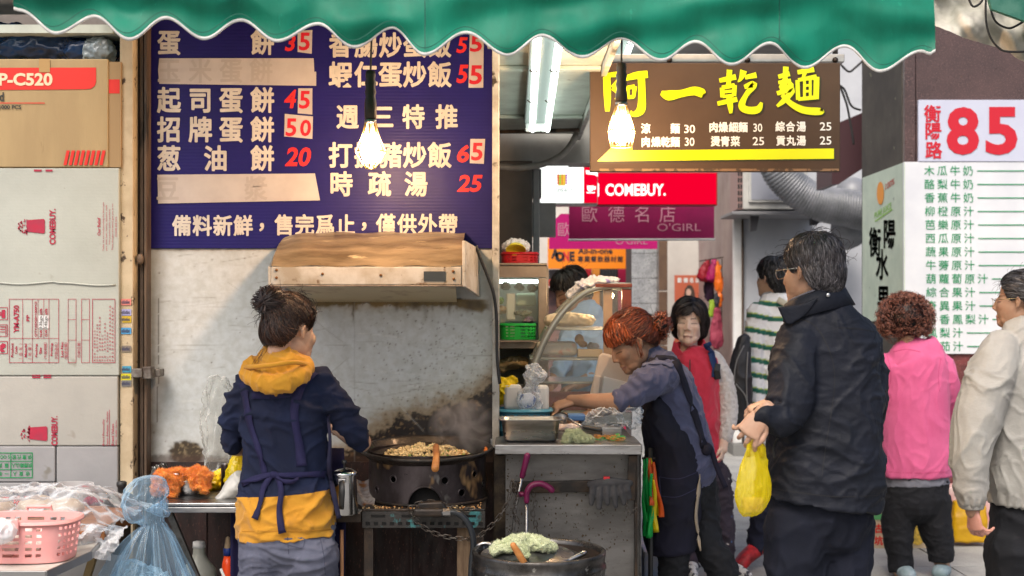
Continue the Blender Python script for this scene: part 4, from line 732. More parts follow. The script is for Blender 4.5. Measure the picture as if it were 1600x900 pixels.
for a, b_ in (((-1.36, 3.75, .73), (-1.55, 3.7, 0)), ((-1.38, 4.3, .73), (-1.6, 4.3, 0)), ((-2.2, 3.7, .73), (-2.1, 3.7, 0)), ((-2.2, 4.3, .73), (-2.1, 4.3, 0))): obj('leg', MB().beam(a, b_, .025), mat('ochre_leg', (.25, .17, .07), .6), parent=tb, bevel=.003)
# pink basket
def rr(a, hx, hy, ex=3.2): c, d = math.cos(a), math.sin(a); return hx*math.copysign(abs(c)**(2/ex), c), hy*math.copysign(abs(d)**(2/ex), d)
def basket(name, label, c, hx, hy, h, taper, m, na, nh, solid_cols, group=None, gap=.42, rim=.008, lip=.012):
    """lattice tub: c is its base centre; holes are left open between the bars"""
    t = thing(name, label, 'basket', c, group); c = Vector(c); q = MB(); N = na*5; lv = [0, .10]
    for k in range(nh): a = .10+(.80)*k/nh; lv += [a+.80/nh*(1-gap)*.5, a+.80/nh*(1+gap)*.5+.80/nh*.1]
    lv += [.93, 1]; lv = sorted(lv)
    def pt(i, z): k = 1-taper*(1-z); x, y = rr(2*math.pi*i/N, hx*k, hy*k); return c+Vector((x, y, z*h))
    for r in range(len(lv)-1):
        hole = r >= 2 and r % 2 == 0 and r < len(lv)-2
        for i in range(N):
            if hole and i % 5 in (1, 2, 3) and not solid_cols((i//5) % na): continue
            q.add([pt(i, lv[r]), pt(i+1, lv[r]), pt(i+1, lv[r+1]), pt(i, lv[r+1])], [(0, 1, 2, 3)])
    bm = bmesh.new(); me = bpy.data.meshes.new('b'); me.from_pydata(q.v, [], q.f); bm.from_mesh(me); bmesh.ops.remove_doubles(bm, verts=bm.verts, dist=1e-5); bm.to_mesh(me)
    q = MB(); q.v = [tuple(v.co) for v in me.vertices]; q.f = [tuple(p.vertices) for p in me.polygons]; bm.free()
    obj('lattice_wall', q, m, parent=t, solid=.003)
    q = MB().add([c+Vector((*rr(2*math.pi*i/40, hx*(1-taper), hy*(1-taper)), .003)) for i in range(40)], [tuple(range(40))]); obj('base', q, m, parent=t, solid=.003)
    q = MB(); ring = []
    for i in range(60):
        a = 2*math.pi*i/60; x, y = rr(a, hx, hy); x2, y2 = rr(a, hx+lip, hy+lip); zz = Vector((0, 0, h)); ring.append([c+zz+Vector((x, y, -.002)), c+zz+Vector((x2, y2, -.004)), c+zz+Vector((x2, y2, -.010)), c+zz+Vector((x2-.002*x/abs(x or 1), y2, .001)), c+zz+Vector((x, y, .003))])
    obj('rim', q.loft(ring, closed=True), m, parent=t, smooth=True); return t
m_pink = mat('pink_plastic', s(238, 178, 174), .38, c2=s(232, 165, 162), vs=5, tl=.15)
bc = tp_(15, 884)+Vector((0, .10, .004)); bk = basket('pink_basket', 'pink plastic lattice basket holding white eggs on the front table', bc, .155, .10, .115, .10, m_pink, 34, 5, lambda i: i in (28, 29, 4, 5), lip=.008)
for hx_ in (-.02, .0): obj('handle_tab', MB().box(bc.x-.03, bc.x+.03, bc.y-.115, bc.y-.108, bc.z+.085, bc.z+.128) if hx_ else MB().tube([(bc.x-.03+.0, bc.y+.11, bc.z+.11), (bc.x-.03, bc.y+.11, bc.z+.128), (bc.x+.04, bc.y+.11, bc.z+.128), (bc.x+.04, bc.y+.11, bc.z+.11)], .006, 8), m_pink, parent=bk, bevel=.003)
m_egg = mat('eggshell', (.74, .70, .66), .5, c2=(.7, .62, .56), vs=3); e0 = None
for i in range(22):
    a, r = R.uniform(0, 6.28), .72*math.sqrt(R.random()); p = bc+Vector((.125*r*math.cos(a)*1.0, .08*r*math.sin(a), .026+.022*(i//8)*1.0)) if i > 7 else bc+Vector((-.09+.06*(i % 4), -.045+.05*(i//4), .03))
    if e0 is None: o = obj('egg', MB().ell((0, 0, 0), (.021, .021, .027)), m_egg, base=(0, 0, 0), smooth=True); e0 = o.data
    else: o = bpy.data.objects.new('egg', e0); COL.objects.link(o)
    o.location = p; o.rotation_euler = (R.uniform(0, 3), R.uniform(0, 3), 0); props(o, 'white egg lying among others in the pink lattice basket', 'egg', 'eggs in the pink basket')
q = MB().ell(tp_(-2, 830, .86), (.05, .05, .035)); obj('plastic_bag', remesh(q, .005, 2, crumple(.012, (30, 30, 30))), film('white_film', (.9, .9, .92), .75), smooth=True, label='white plastic bag piled on the left end of the pink basket', cat='plastic bag')
# wooden tray wrapped in clear film
bt = tp_(120, 842); t = thing('wooden_tray', 'orange brown wooden tray wrapped in clear film behind the pink basket', 'tray', bt)
obj('board', MB().box(-1.95, P(165, 0, 3.95).x, 3.93, 4.35, ZT+.002, ZT+.045), mat('orange_wood', (.38, .14, .04), .5, c2=(.2, .07, .02), vs=14, st=(1, 5, 5)), parent=t, bevel=.004)
for i in range(5): obj('bun', MB().ell((-1.88+i*.112, 4.1+.06*(i % 2), ZT+.075), (.06, .07, .035)), mat('pale_dough', (.5, .42, .34), .6, c2=(.4, .3, .22), vs=12), parent=t, smooth=True)
q = MB().grid(lambda u, v: Vector((-2.1+.87*u, 3.88+.52*v, ZT+.05+.085*math.sin(math.pi*v)**.5*min(1, 6*(1-u))+.0)), 110, 60)
V = np.array(q.v); d = .035*(ridge(V*np.array((6, 9, 6)), 3)-.5)+.012*fbm(V*30, 3); q.v = [(a+.3*e, b_-.5*e, max(ZT+.03, c_+e)) for (a, b_, c_), e in zip(q.v, d)]
m_film = film('clear_film', (.74, .80, .86), .09, .08, b=.8, bs=20, wr=(4, .8)); obj('film_sheet', q, m_film, smooth=True, label='rumpled clear plastic film spread over the wooden tray', cat='plastic film')
# dark tray edge sheet of silvery film falling off the corner
q = MB().grid(lambda u, v: P(112+88*u-30*v, 818+4*u+(46-4*u)*v+10*u*v, 3.95-.12*v+.03*math.sin(u*9+v*4)), 70, 50); V = np.array(q.v); d = ridge(V*np.array((22, 9, 22)), 3)-.5; q.v = [(a, b_-.045*e, c_+.02*e) for (a, b_, c_), e in zip(q.v, d)]
obj('film_sheet', q, film('silvery_film', (.75, .77, .8), .45, .1, b=.8, bs=40), smooth=True, label='silvery crinkled plastic sheet hanging over the table corner', cat='plastic film')
# blue tinted tied bag
keys = [(262, 770, 4), (250, 768, 26), (238, 776, 38), (226, 792, 36), (234, 806, 22), (240, 818, 16), (240, 836, 30), (236, 870, 50), (233, 910, 68), (232, 960, 84), (232, 1000, 90)]
q = MB().tube([P(a, b_, 4.02) for a, b_, c_ in cr(keys, 6)], [(c_/F*4.02, c_/F*4.02*.8) for a, b_, c_ in cr(keys, 6)], 220)
V = np.array(q.v); kn = P(240, 818, 4.02); an = np.arctan2(V[:, 1]-kn.y, V[:, 0]-kn.x); low = np.clip((kn.z-V[:, 2])/.25, 0, 1)
rad = 1+(.09*np.sin(an*9+V[:, 2]*6)+.08*np.sin(an*17+3+2*np.sin(V[:, 2]*9))+.045*np.sin(an*31+V[:, 2]*11))*np.where(V[:, 2] < kn.z, 1, .3)+.25*(ridge(V*18, 3)-.5)*(V[:, 2] > kn.z-.02)
cx = np.array([kn.x, kn.y]); q.v = [((a-cx[0])*r_+cx[0], (b_-cx[1])*r_+cx[1], c_) for (a, b_, c_), r_ in zip(q.v, rad)]
obj('plastic_bag', q, film('blue_clear_film', (.46, .68, .86), .12, .06, b=0., coat=1.), smooth=True, label='tall clear blue plastic bag tied at the neck', cat='plastic bag')
q = MB().ell(P(225, 930, 4.05), (.11, .08, .09)).ell(P(205, 905, 4.03), (.05, .05, .06)); obj('plastic_bag', remesh(q, .006, 2, crumple(.03, (16, 16, 16))), film('pale_blue_film', (.4, .58, .7), .3), smooth=True, label='pale blue bag bundle inside the tall clear bag', cat='plastic bag')
# grey basin with crimson cloth
t = thing('cutout_basin', 'light grey plastic basin with cut out sides and crimson cloth behind the film', 'basin', tp_(118, 800, ZT)); cc = P(112, 790, 4.44); q = MB(); N = 90
for i in range(N):
    for j in range(10):
        a = 2*math.pi*i/N; front_ = (-2.5 < (a-2*math.pi if a > math.pi else a) < -.95)
        if front_ and 3 <= j <= 6 : continue
        e = lambda i_, j_: cc+Vector((.073*math.cos(2*math.pi*i_/N), .06*math.sin(2*math.pi*i_/N), -.045+.011*j_+(.012 if math.sin(2*math.pi*i_/N) > .3 and j_ == 10 else 0)))
        q.add([e(i, j), e(i+1, j), e(i+1, j+1), e(i, j+1)], [(0, 1, 2, 3)])
obj('wall', q, mat('pale_grey_plastic', (.46, .46, .47), .4, c2=(.38, .38, .38)), parent=t, solid=.004); obj('rim', MB().tube([cc+Vector((.074*math.cos(a), .061*math.sin(a), .066)) for a in np.linspace(0, 6.28, 40, endpoint=False)], .003, 6, closed=True), m_white, parent=t, smooth=True)
obj('metal_bar', MB().beam(P(108, 764, 4.4), P(158, 762, 4.42), .012, .008), m_steel, parent=t)
q = MB().ell(P(130, 768, 4.44), (.035, .03, .02)).ell(P(138, 784, 4.42), (.05, .03, .02)).ell(P(105, 786, 4.42), (.03, .03, .01)); obj('cloth', remesh(q, .004, 2, crumple(.01, (40, 40, 40))), mat('crimson_cloth', s(165, 15, 70), .8, c2=s(110, 5, 45), vs=20, b=.3), smooth=True, label='crimson cloth bundled inside the grey basin', cat='cloth')
t = thing('gas_regulator', 'black iron pot lid with a knob at the foot of the cream pillar', 'lid', P(190, 800, 4.3)); c_ = P(190, 782, 4.36)
obj('dome', MB().lathe([(.001, .03), (.02, .028), (.045, .014), (.055, 0), (.058, -.006), (.05, -.01)], c_, 30), m_darkmetal, parent=t, smooth=True); obj('knob', MB().lathe([(.012, .026), (.013, .045), (.017, .05), (.017, .062), (.012, .066), (.001, .067)], c_, 18), m_black, parent=t, smooth=True)
obj('stand', MB().lathe([(.05, -.011), (.03, -.02), (.03, -.18), (.0005, -.18)], c_, 18), m_darkmetal, parent=t, smooth=True)
# ================================================================ STEEL PREP TABLE
ZS = .845; t = thing('prep_table', 'stainless steel prep table beside the cook under the white wall', 'table', (-1., 4.4, 0))
xa, xb = P(242, 0, 4.15).x, P(527, 0, 4.15).x
obj('table_top', MB().box(xa, xb, 4.15, 4.72, ZS-.012, ZS), m_steel, parent=t, bevel=.003); obj('front_rail', MB().box(xa, xb, 4.152, 4.172, ZS-.032, ZS-.014), m_steel, parent=t, bevel=.002)
for a, b_ in (((xa+.03, 4.2, ZS-.03), (xa+.36, 4.25, 0)), ((xa+.36, 4.3, ZS-.03), (xa+.02, 4.3, 0)), ((xb-.03, 4.2, ZS-.03), (xb-.3, 4.25, 0)), ((xb-.3, 4.3, ZS-.03), (xb-.03, 4.3, 0))): obj('leg', MB().beam(a, b_, .035, .02), mat('scratched_leg', (.12, .115, .105), .5, .5, c2=(.05, .045, .04), vs=22), parent=t, bevel=.002)
obj('brace', MB().beam((xa+.2, 4.21, .62), (xa+.33, 4.23, .3), .008), m_white, parent=t)
t = thing('mixing_bowl', 'steel bowl half covered by orange towels on the prep table', 'bowl', P(295, 775, 4.36)); c_ = P(296, 776, 4.36)
obj('bowl', MB().lathe([(.03, 0), (.05, .006), (.066, .03), (.072, .06), (.074, .062), (.070, .06), (.06, .03), (.04, .01), (.0005, .006)], c_, 32), m_steel, parent=t, smooth=True); obj('clip', MB().box(c_.x-.034, c_.x-.015, 4.275, 4.29, c_.z+.05, c_.z+.09), m_steel, parent=t, bevel=.003)
m_otow = mat('orange_towel', s(250, 160, 52), .95, c2=s(238, 130, 25), vs=60, b=.9, bs=330, sheen=.5); fz = [crumple(.022, (15, 15, 22)), lambda v, n: .0028*fbm(v*330, 2)]
q = MB().tube([P(a, b_, D) for a, b_, D in ((286, 742, 4.33), (272, 748, 4.29), (262, 760, 4.26), (258, 770, 4.27))], [(.020, .03), (.036, .03), (.044, .02), (.034, .014)], 14, rnd=True).tube([P(a, b_, 4.27) for a, b_ in ((254, 748), (248, 768))], [.030, .020], 12, rnd=True); obj('towel', fuzz(remesh(q, .0035, 2, fz), 16000, .0065), m_otow, smooth=True, label='fuzzy orange towel over the left side of the steel bowl', cat='towel')
q = MB().tube([P(a, b_, D) for a, b_, D in ((290, 740, 4.35), (305, 742, 4.31), (316, 752, 4.28), (318, 766, 4.27))], [(.014, .03), (.030, .032), (.036, .022), (.014, .012)], 14, rnd=True).tube([P(a, b_, 4.28) for a, b_ in ((322, 742), (328, 760))], [.02, .012], 12, rnd=True); obj('towel', fuzz(remesh(q, .0035, 2, fz), 16000, .0065), m_otow, smooth=True, label='fuzzy orange towel over the right side of the steel bowl', cat='towel')
m_glass = mat('clear_glass', (.9, .93, .92), .05, tr=1., ior=1.4); jar = None
for i, (x, D) in enumerate(((243, 4.5), (249, 4.55), (256, 4.6))): obj('spice_jar', MB().lathe([(.001, .0), (.016, 0), (.017, .05), (.012, .065), (.013, .075), (.001, .076)], P(x, 0, D)*1+Vector((0, 0, ZS-P(x, 0, D).z)), 16), m_glass, smooth=True, label=['small glass jar at the left end of the prep table', 'second small glass jar behind the orange towel', 'third small glass jar nearest the wall behind the towel'][i], cat='jar', group='small glass jars behind the orange towels')
m_ybag = film('yellow_film', s(240, 215, 20), .72, .25, b=.5, bs=40, tl=.3); m_ybag2 = mat('yellow_pouch', s(225, 190, 10), .35, c2=s(190, 150, 5), vs=20, b=.4, bs=50)
q = MB().ell(P(332, 755, 4.45), (.035, .03, .032)).ell(P(343, 750, 4.5), (.03, .03, .04)); obj('plastic_bag', remesh(q, .004, 2, crumple(.012, (35, 35, 35))), m_ybag2, smooth=True, label='bright yellow bag crumpled behind the orange towel', cat='plastic bag')
t = thing('drink_can', 'slim black drink can standing next to the yellow bag', 'can', P(353, 768, 4.38)); c_ = P(353, 0, 4.38); c_.z = ZS
obj('can_body', MB().lathe([(.012, .001), (.0165, .004), (.0165, .092), (.014, .098), (.013, .099), (.0005, .097)], c_, 24), mat('black_can', (.02, .012, .01), .3, .5, c2=(.12, .05, .04), vs=30, vr=(.55, .6)), parent=t, smooth=True); obj('lid', MB().lathe([(.0005, .1), (.0125, .1), (.014, .102), (.0145, .1), (.0142, .098)], c_, 24), m_steel, parent=t, smooth=True)
q = MB().tube([P(374, 705, 4.38), P(370, 728, 4.36), P(366, 750, 4.36)], [(.012, .012), (.026, .02), (.036, .03)], 24, rnd=True); obj('plastic_bag', remesh(q, .004, 2, crumple(.014, (30, 30, 12))), m_ybag, smooth=True, label='sheer yellow bag hanging by the cook elbow', cat='plastic bag')
q = MB().tube([P(340, 782, 4.25), P(360, 770, 4.28), P(376, 758, 4.3)], [(.01, .02), (.035, .04), (.05, .05)], 24, rnd=True); obj('plastic_bag', remesh(q, .004, 3, crumple(.006, (24, 24, 24))), mat('white_bag', (.66, .66, .62), .35, c2=(.56, .56, .52), vs=10, tl=.2), smooth=True, label='white filled plastic bag leaning against the cook', cat='plastic bag')
q = MB().tube([P(342, y, 4.66) for y in (590, 620, 660, 700, 738)], [(.03, .02), (.055, .035), (.062, .045), (.06, .045), (.055, .04)], 60); obj('plastic_bag', remesh(q, .006, 1, crumple(.03, (22, 22, 7))), film('milky_film', (.74, .75, .72), .07, .2, b=.5, bs=40), smooth=True, label='large milky clear bag hanging on the wall behind the cook', cat='plastic bag')
t = thing('bleach_jug', 'translucent white plastic jug on the ground under the prep table', 'jug', P(311, 1120, 4.45)); c_ = P(311, 852, 4.45); u = 4.45/F
obj('jug', remesh(MB().lathe([(.001, 0), (9*u, 0), (9.5*u, -14*u), (14*u, -22*u), (26*u, -38*u), (28*u, -56*u), (28*u, -120*u), (25*u, -126*u), (.001, -126*u)], c_, 30), .005, 2), mat('milky_plastic', (.55, .56, .50), .35, tl=.4), parent=t, smooth=True); obj('cap', MB().lathe([(.001, .014), (9.5*u, .013), (10*u, -.008), (.001, -.008)], c_, 20), m_white, parent=t, smooth=True)
obj('pedestal', MB().box(c_.x-.08, c_.x+.08, 4.38, 4.53, 0, c_.z-126.5*u), mat('dark_crate', (.05, .03, .025), .8), parent=t)
t = thing('orange_bottle', 'orange red squeeze bottle with a blue collar below the prep table', 'bottle', P(355, 1100, 4.3)); c_ = P(356, 842, 4.3); u = 4.3/F
obj('bottle', MB().lathe([(.001, -26*u), (6*u, -26*u), (9*u, -40*u), (10*u, -60*u), (10*u, -150*u), (.001, -150*u)], c_, 24), mat('orange_red_plastic', s(225, 70, 20), .35), parent=t, smooth=True); obj('collar', MB().lathe([(6*u, -14*u), (7*u, -15*u), (7*u, -25.5*u), (5*u, -25.5*u)], c_, 20), mat('blue_plastic_cap', s(25, 50, 120), .4), parent=t, smooth=True); obj('nozzle', MB().lathe([(.001, 4*u), (3*u, 2*u), (5.5*u, -13*u), (5.5*u, -14*u)], c_, 16), mat('tan_wood', (.35, .25, .15), .7), parent=t, smooth=True)
obj('pedestal', MB().box(c_.x-.04, c_.x+.04, 4.25, 4.35, 0, c_.z-150.5*u), mat('dark_crate', 0), parent=t)
# ================================================================ STOVE
ZB = .815; sv = thing('stove_stand', 'greasy teal angle iron stove stand under the wok drum', 'stove', (-.31, 4.45, 0)); D0 = 4.22; m_teal = mat('teal_greasy_iron', (.035, .032, .03), .5, .3, c2=(.05, .19, .2), vs=16, vr=(.53, .6), b=.5, bs=60, rv=.15)
xa, xb = P(566, 0, D0).x, P(758, 0, D0).x; obj('top_plate', MB().box(xa, xb, D0, 4.70, ZB-.008, ZB), m_darkmetal, parent=sv, bevel=.002); obj('front_angle', MB().box(xa, xb, D0-.004, D0+.004, ZB-.062, ZB-.0085), m_teal, parent=sv, bevel=.001)
q = MB()
for i in range(15): q.box(xa+.012+i*.0265, xa+.026+i*.0265, D0-.0075, D0-.0045, ZB-.052, ZB-.042)
for i in range(4): q.box(xa+.03+i*.1, xa+.075+i*.1, D0-.0075, D0-.0045, ZB-.026, ZB-.019)
obj('slots', q, mat('soot', (.006, .006, .006), .9), parent=sv, kind='stuff')
for x, m_ in ((xa+.02, m_darkmetal), (xb-.02, m_darkmetal)): obj('leg', MB().box(x-.015, x+.015, D0+.01, D0+.04, 0, ZB-.063), m_, parent=sv)
obj('side_shelf', MB().box(P(526, 0, 4.22).x, xa-.003, D0, 4.6, ZB-.045, ZB-.012), m_darkmetal, parent=sv, bevel=.003)
CR = R.random
q = MB()
for i in range(140): x, y = R.uniform(xa, xb), D0+.005+.12*R.random()**2; z = R.uniform(.001, .003); q.ell((x, y, ZB+z*.6), (z*1.5, z, z), n=6)
obj('food_crumbs', q, mat('crumbs', (.55, .42, .22), .8, c2=(.4, .15, .03), vs=90), parent=sv, kind='stuff')
dc = P(668, 0, 4.45); DRr = .203; u = DRr
wk = thing('wok_drum', 'scorched steel drum stove with round vent holes and a front arch', 'stove drum', (dc.x, dc.y, ZB)); m_drum = mat('scorched_steel', (.075, .062, .066), .38, .6, c2=(.022, .016, .016), vs=8, st=(1, 1, .6), b=.35, bs=40, sp=((.30, .18, .08), 9, .61), sp2=((.16, .15, .14), 14, .69), rv=.12)
zt_ = .985; holes = []
for hx, hy, r in ((593, 765, 4.5), (621, 749, 5), (700, 751, 5.5), (725, 770, 5.5), (744, 741, 5), (757, 756, 4)):
    th = -math.acos(max(-1, min(1, (hx-668)/93.))); holes.append((th, H-(hy-HY)/F*(4.45+DRr*math.sin(th)), r/F*4.25))
q = MB(); NA, NZ = 360, 56
for i in range(NA):
    a = 2*math.pi*(i+.5)/NA-math.pi
    for j in range(NZ):
        z = ZB+(zt_-ZB)*(j+.5)/NZ; xx = dc.x+DRr*math.cos(a)
        if a < 0 and ((xx-P(664, 0, 4.25).x)/.058)**2+((z-ZB)/.068)**2 < 1: continue
        if any((((a-h[0])*DRr)**2+(z-h[1])**2) < h[2]**2 for h in holes): continue
        e = lambda i_, j_: (dc.x+DRr*math.cos(2*math.pi*i_/NA-math.pi), dc.y+DRr*math.sin(2*math.pi*i_/NA-math.pi), ZB+(zt_-ZB)*j_/NZ)
        q.add([e(i, j), e(i+1, j), e(i+1, j+1), e(i, j+1)], [(0, 1, 2, 3)])
obj('drum_wall', q, m_drum, parent=wk, smooth=True); obj('inner_liner', MB().lathe([(DRr-.035, ZB+.002), (DRr-.035, zt_-.02)], (dc.x, dc.y, 0), 40), mat('soot', 0), parent=wk)
for th, z, r in holes:
    c_ = Vector((dc.x+DRr*math.cos(th), dc.y+DRr*math.sin(th), z)); tx = Vector((-math.sin(th), math.cos(th), 0)); obj('vent_ring', MB().tube([c_+tx*r*1.15*math.cos(b_)+Vector((0, 0, r*1.15*math.sin(b_))) for b_ in np.linspace(0, 6.28, 20, endpoint=False)], .0028, 6, closed=True), m_drum, parent=wk, smooth=True)
ax = P(664, 0, 4.25).x; pts = [(ax+.059*math.cos(b_), 0, ZB+.069*math.sin(b_)) for b_ in np.linspace(0, math.pi, 22)]; pts = [(x, dc.y-math.sqrt(max(0, DRr**2-(x-dc.x)**2))-.001, z) for x, _, z in pts]; obj('arch_rim', MB().tube(pts, .003, 6), m_drum, parent=wk, smooth=True)
for z in (ZB+.006,): obj('foot_ring', MB().lathe([(DRr+.001, z-.005), (DRr+.006, z-.004), (DRr+.006, z+.004), (DRr+.001, z+.005)], (dc.x, dc.y, 0), 60), m_darkmetal, parent=wk, smooth=True)
TW = Matrix.Rotation(math.radians(4.5), 3, 'X'); wc = Vector((dc.x-.005, dc.y-.0, .985))
wo = thing('wok', 'wide black wok of frying noodles steaming on the drum', 'wok', wc); rw = .226
prof = [(rw+.004, .002), (rw+.006, .008), (rw, .012), (rw-.006, .006)]+[(rw*math.sin(a)/math.sin(1.15)*.97, .006-.15*(math.cos(a)-math.cos(1.15))/(1-math.cos(1.15))*.62) for a in np.linspace(1.13, .02, 14)]+[(.001, -.093)]
q = MB().lathe(prof+[(.02, -.1), (rw*.6, -.07), (rw*.95, -.01), (rw+.004, .002)], (0, 0, 0), 72, cap=False); q.v = [tuple(wc+TW @ Vector(v)) for v in q.v]; V = np.array(q.v); d = fbm(V*40, 3); q.v = [(a, b_, c_+.0016*e) for (a, b_, c_), e in zip(q.v, d)]
obj('pan', q, mat('seasoned_iron', (.012, .011, .010), .38, .3, c2=(.03, .022, .017), vs=16, b=.5, bs=90, rv=.12, coat=.15), parent=wo, smooth=True)
q = MB(); cols = []
for i in range(1900):
    a, r = R.uniform(0, 6.28), math.sqrt(R.random()); x, y = .160*r*math.cos(a), .150*r*math.sin(a); z = -.032+.036*(1-r*r)+.010*math.sin(x*60)*math.cos(y*50)+R.uniform(-.004, .005)
    p = wc+TW @ Vector((x, y, z)); k = R.uniform(.0034, .0095); M = Matrix.Rotation(R.uniform(0, 6), 3, (R.random()-.5, R.random()-.5, R.random())); o0 = len(q.v)
    w_ = max(0, (x-.05)/.09); c_ = Vector((.80, .62, .32))*R.uniform(.7, 1.15); c_ = c_.lerp(Vector((.62, .30, .07)), w_*.7) if R.random() < .7 else c_
    if R.random() < .05: c_ = Vector((.2, .28, .06))
    if R.random() < .10: q.tube([p+M @ Vector((t_*.02-.01, .004*math.sin(t_*5), 0)) for t_ in (0, .33, .66, 1)], .0015, 5, col=tuple(c_))
    else: q.add([p+M @ Vector((sx*k*R.uniform(.6, 1.3), sy*k*R.uniform(.6, 1.1), sz*k*R.uniform(.4, .9))) for sx, sy, sz in ((1, 0, 0), (-1, 0, 0), (0, 1, 0), (0, -1, 0), (0, 0, 1), (0, 0, -1))], [(0, 2, 4), (2, 1, 4), (1, 3, 4), (3, 0, 4), (2, 0, 5), (1, 2, 5), (3, 1, 5), (0, 3, 5)], tuple(c_))
obj('fried_noodles', q, mat('fried_food', (1, 1, 1), .5, attr=True, spec=.5), parent=wo, kind='stuff')
q = MB()
for i in range(30): p = wc+TW @ Vector((rw*.93*math.cos(R.uniform(-.15, .25)), rw*.93*math.sin(R.uniform(-.2, .3)), -.004)); q.ell(p, R.uniform(.003, .006), n=6)
obj('orange_scraps', q, mat('carrot', (.6, .16, .02), .5), parent=wo, kind='stuff')
t = thing('spatula', 'wooden handled iron spatula resting across the wok', 'spatula', wc+Vector((.01, -.1, .01)))
hp = [P(681, 698, 4.40), P(682, 712, 4.28), P(680, 732, 4.15)]; obj('handle', MB().tube(hp, [.0115, .0118, .0125], 16, rnd=False), mat('orange_wood_handle', (.52, .22, .06), .45, c2=(.38, .14, .035), vs=9, st=(1, 1, 6)), parent=t, smooth=True)
pc = wc+TW @ Vector((.012, .03, -.018)); M = Matrix.Rotation(.8, 3, 'X'); obj('blade', MB().lathe([(.001, -.014), (.03, -.010), (.046, 0), (.047, .003), (.03, -.007), (.001, -.011)], pc, 30, M), mat('worn_iron', (.12, .10, .085), .35, .8, c2=(.05, .04, .03), vs=20), parent=t, smooth=True)
obj('shaft', MB().tube([hp[0], pc], .005, 8), mat('worn_iron', 0), parent=t, smooth=True)
# steam
q = MB().ell(P(722, 668, 4.5), (.13, .10, .115), n=24)
ms = bpy.data.materials.new('steam'); MATS['steam'] = ms; ms.use_nodes = True; N = ms.node_tree.nodes; L = ms.node_tree.links.new; N.remove(N['Principled BSDF']); pv = N.new('ShaderNodeVolumePrincipled'); pv.inputs['Color'].default_value = (.95, .95, .95, 1); pv.inputs['Anisotropy'].default_value = .2
tc = N.new('ShaderNodeTexCoord'); no = N.new('ShaderNodeTexNoise'); no.inputs['Scale'].default_value = 11; no.inputs['Detail'].default_value = 4; no.inputs['Distortion'].default_value = 1.2; L(tc.outputs['Object'], no.inputs[0]); mr_ = N.new('ShaderNodeMapRange'); L(no.outputs[0], mr_.inputs[0])
for i, v_ in enumerate((.42, .70, 0, 38.)): mr_.inputs[i+1].default_value = v_
dn = N.new('ShaderNodeVectorMath'); dn.operation = 'DISTANCE'; dn.inputs[1].default_value = (.5, .5, .5); L(tc.outputs['Generated'], dn.inputs[0]); m3 = N.new('ShaderNodeMapRange'); L(dn.outputs['Value'], m3.inputs[0])
for i, v_ in enumerate((.48, .12, 0, 1.)): m3.inputs[i+1].default_value = v_
m4 = N.new('ShaderNodeMath'); m4.operation = 'MULTIPLY'; L(mr_.outputs[0], m4.inputs[0]); L(m3.outputs[0], m4.inputs[1]); L(m4.outputs[0], pv.inputs['Density']); L(pv.outputs[0], N['Material Output'].inputs['Volume'])
obj('steam', q, ms, smooth=True, kind='stuff', label='pale wisps of steam rising from the wok')
# chain and valve
def chain(name, keys, label, ll=.026, th=.0028):
    pts = [Vector(p) for p in keys]; t = thing(name, label, 'chain', pts[0]); q = [p for p in pts]; cum = [0]
    for a, b_ in zip(pts, pts[1:]): cum.append(cum[-1]+(b_-a).length)
    n = int(cum[-1]/(ll*.74))
    at = lambda d: next((pts[i].lerp(pts[i+1], (d-cum[i])/max(cum[i+1]-cum[i], 1e-6)) for i in range(len(pts)-1) if d <= cum[i+1]+1e-9), pts[-1])
    for i in range(n):
        a, b_ = at(i*cum[-1]/n), at(min((i+1)*cum[-1]/n, cum[-1])); tt = (b_-a).normalized(); m_ = (a+b_)/2; ux = Vector((0, 1, 0)) if i % 2 else tt.cross(Vector((0, 1, 0))).normalized(); ux = (ux-tt*ux.dot(tt)).normalized()
        obj('link', MB().tube([m_+tt*(ll/2-.005)*(1 if math.cos(g_) > 0 else -1)+tt*.006*math.cos(g_)+ux*.0065*math.sin(g_) for g_ in np.linspace(0, 6.283, 14, endpoint=False)], th*.62, 6, closed=True, ref=(.3, .5, .8)), mat('chain_iron', (.12, .11, .10), .35, .8, c2=(.06, .045, .035), vs=40), parent=t, smooth=True)
def crv(keys, D, k=8): return [P(a, b_, D if np.ndim(D) == 0 else D[0]+(D[1]-D[0])*i/max(1, len(keys)*k)) for i, (a, b_) in enumerate(cr(keys, k))]
chain('iron_chain', crv([(641, 792), (646, 808), (668, 828), (695, 838), (725, 842), (745, 840), (765, 824), (782, 805), (796, 778), (801, 752)], 4.17), 'long iron chain sagging in front of the stove')
chain('iron_chain', crv([(650, 788), (668, 784), (686, 786), (702, 792), (725, 797), (744, 795)], 4.185), 'iron chain lying along the stove top before the arch')
chain('iron_chain', crv([(832, 768), (837, 785), (832, 800), (836, 815), (840, 830)], 4.42), 'chain hanging straight down behind the purple canes', .022, .0024)
chain('iron_chain', crv([(978, 782), (980, 794), (985, 804), (992, 798), (993, 788)], 4.42), 'short loop of chain below the dark bracket', .013, .002)
chain('iron_chain', crv([(803, 755), (808, 775), (803, 800), (812, 820)], 4.4), 'chain dangling from the dark bar left of the canes', .02, .0024)
t = thing('gas_valve', 'greasy black gas valve and hose at the front of the stove', 'gas valve', P(675, 806, 4.14)); obj('valve_body', MB().pbox(646, 795, 698, 808, 4.135, .05), m_darkmetal, parent=t, bevel=.008); obj('valve_plate', MB().prism([(650, 796), (654, 786), (690, 784), (700, 797)], front(4.16), .03), m_darkmetal, parent=t, bevel=.005)
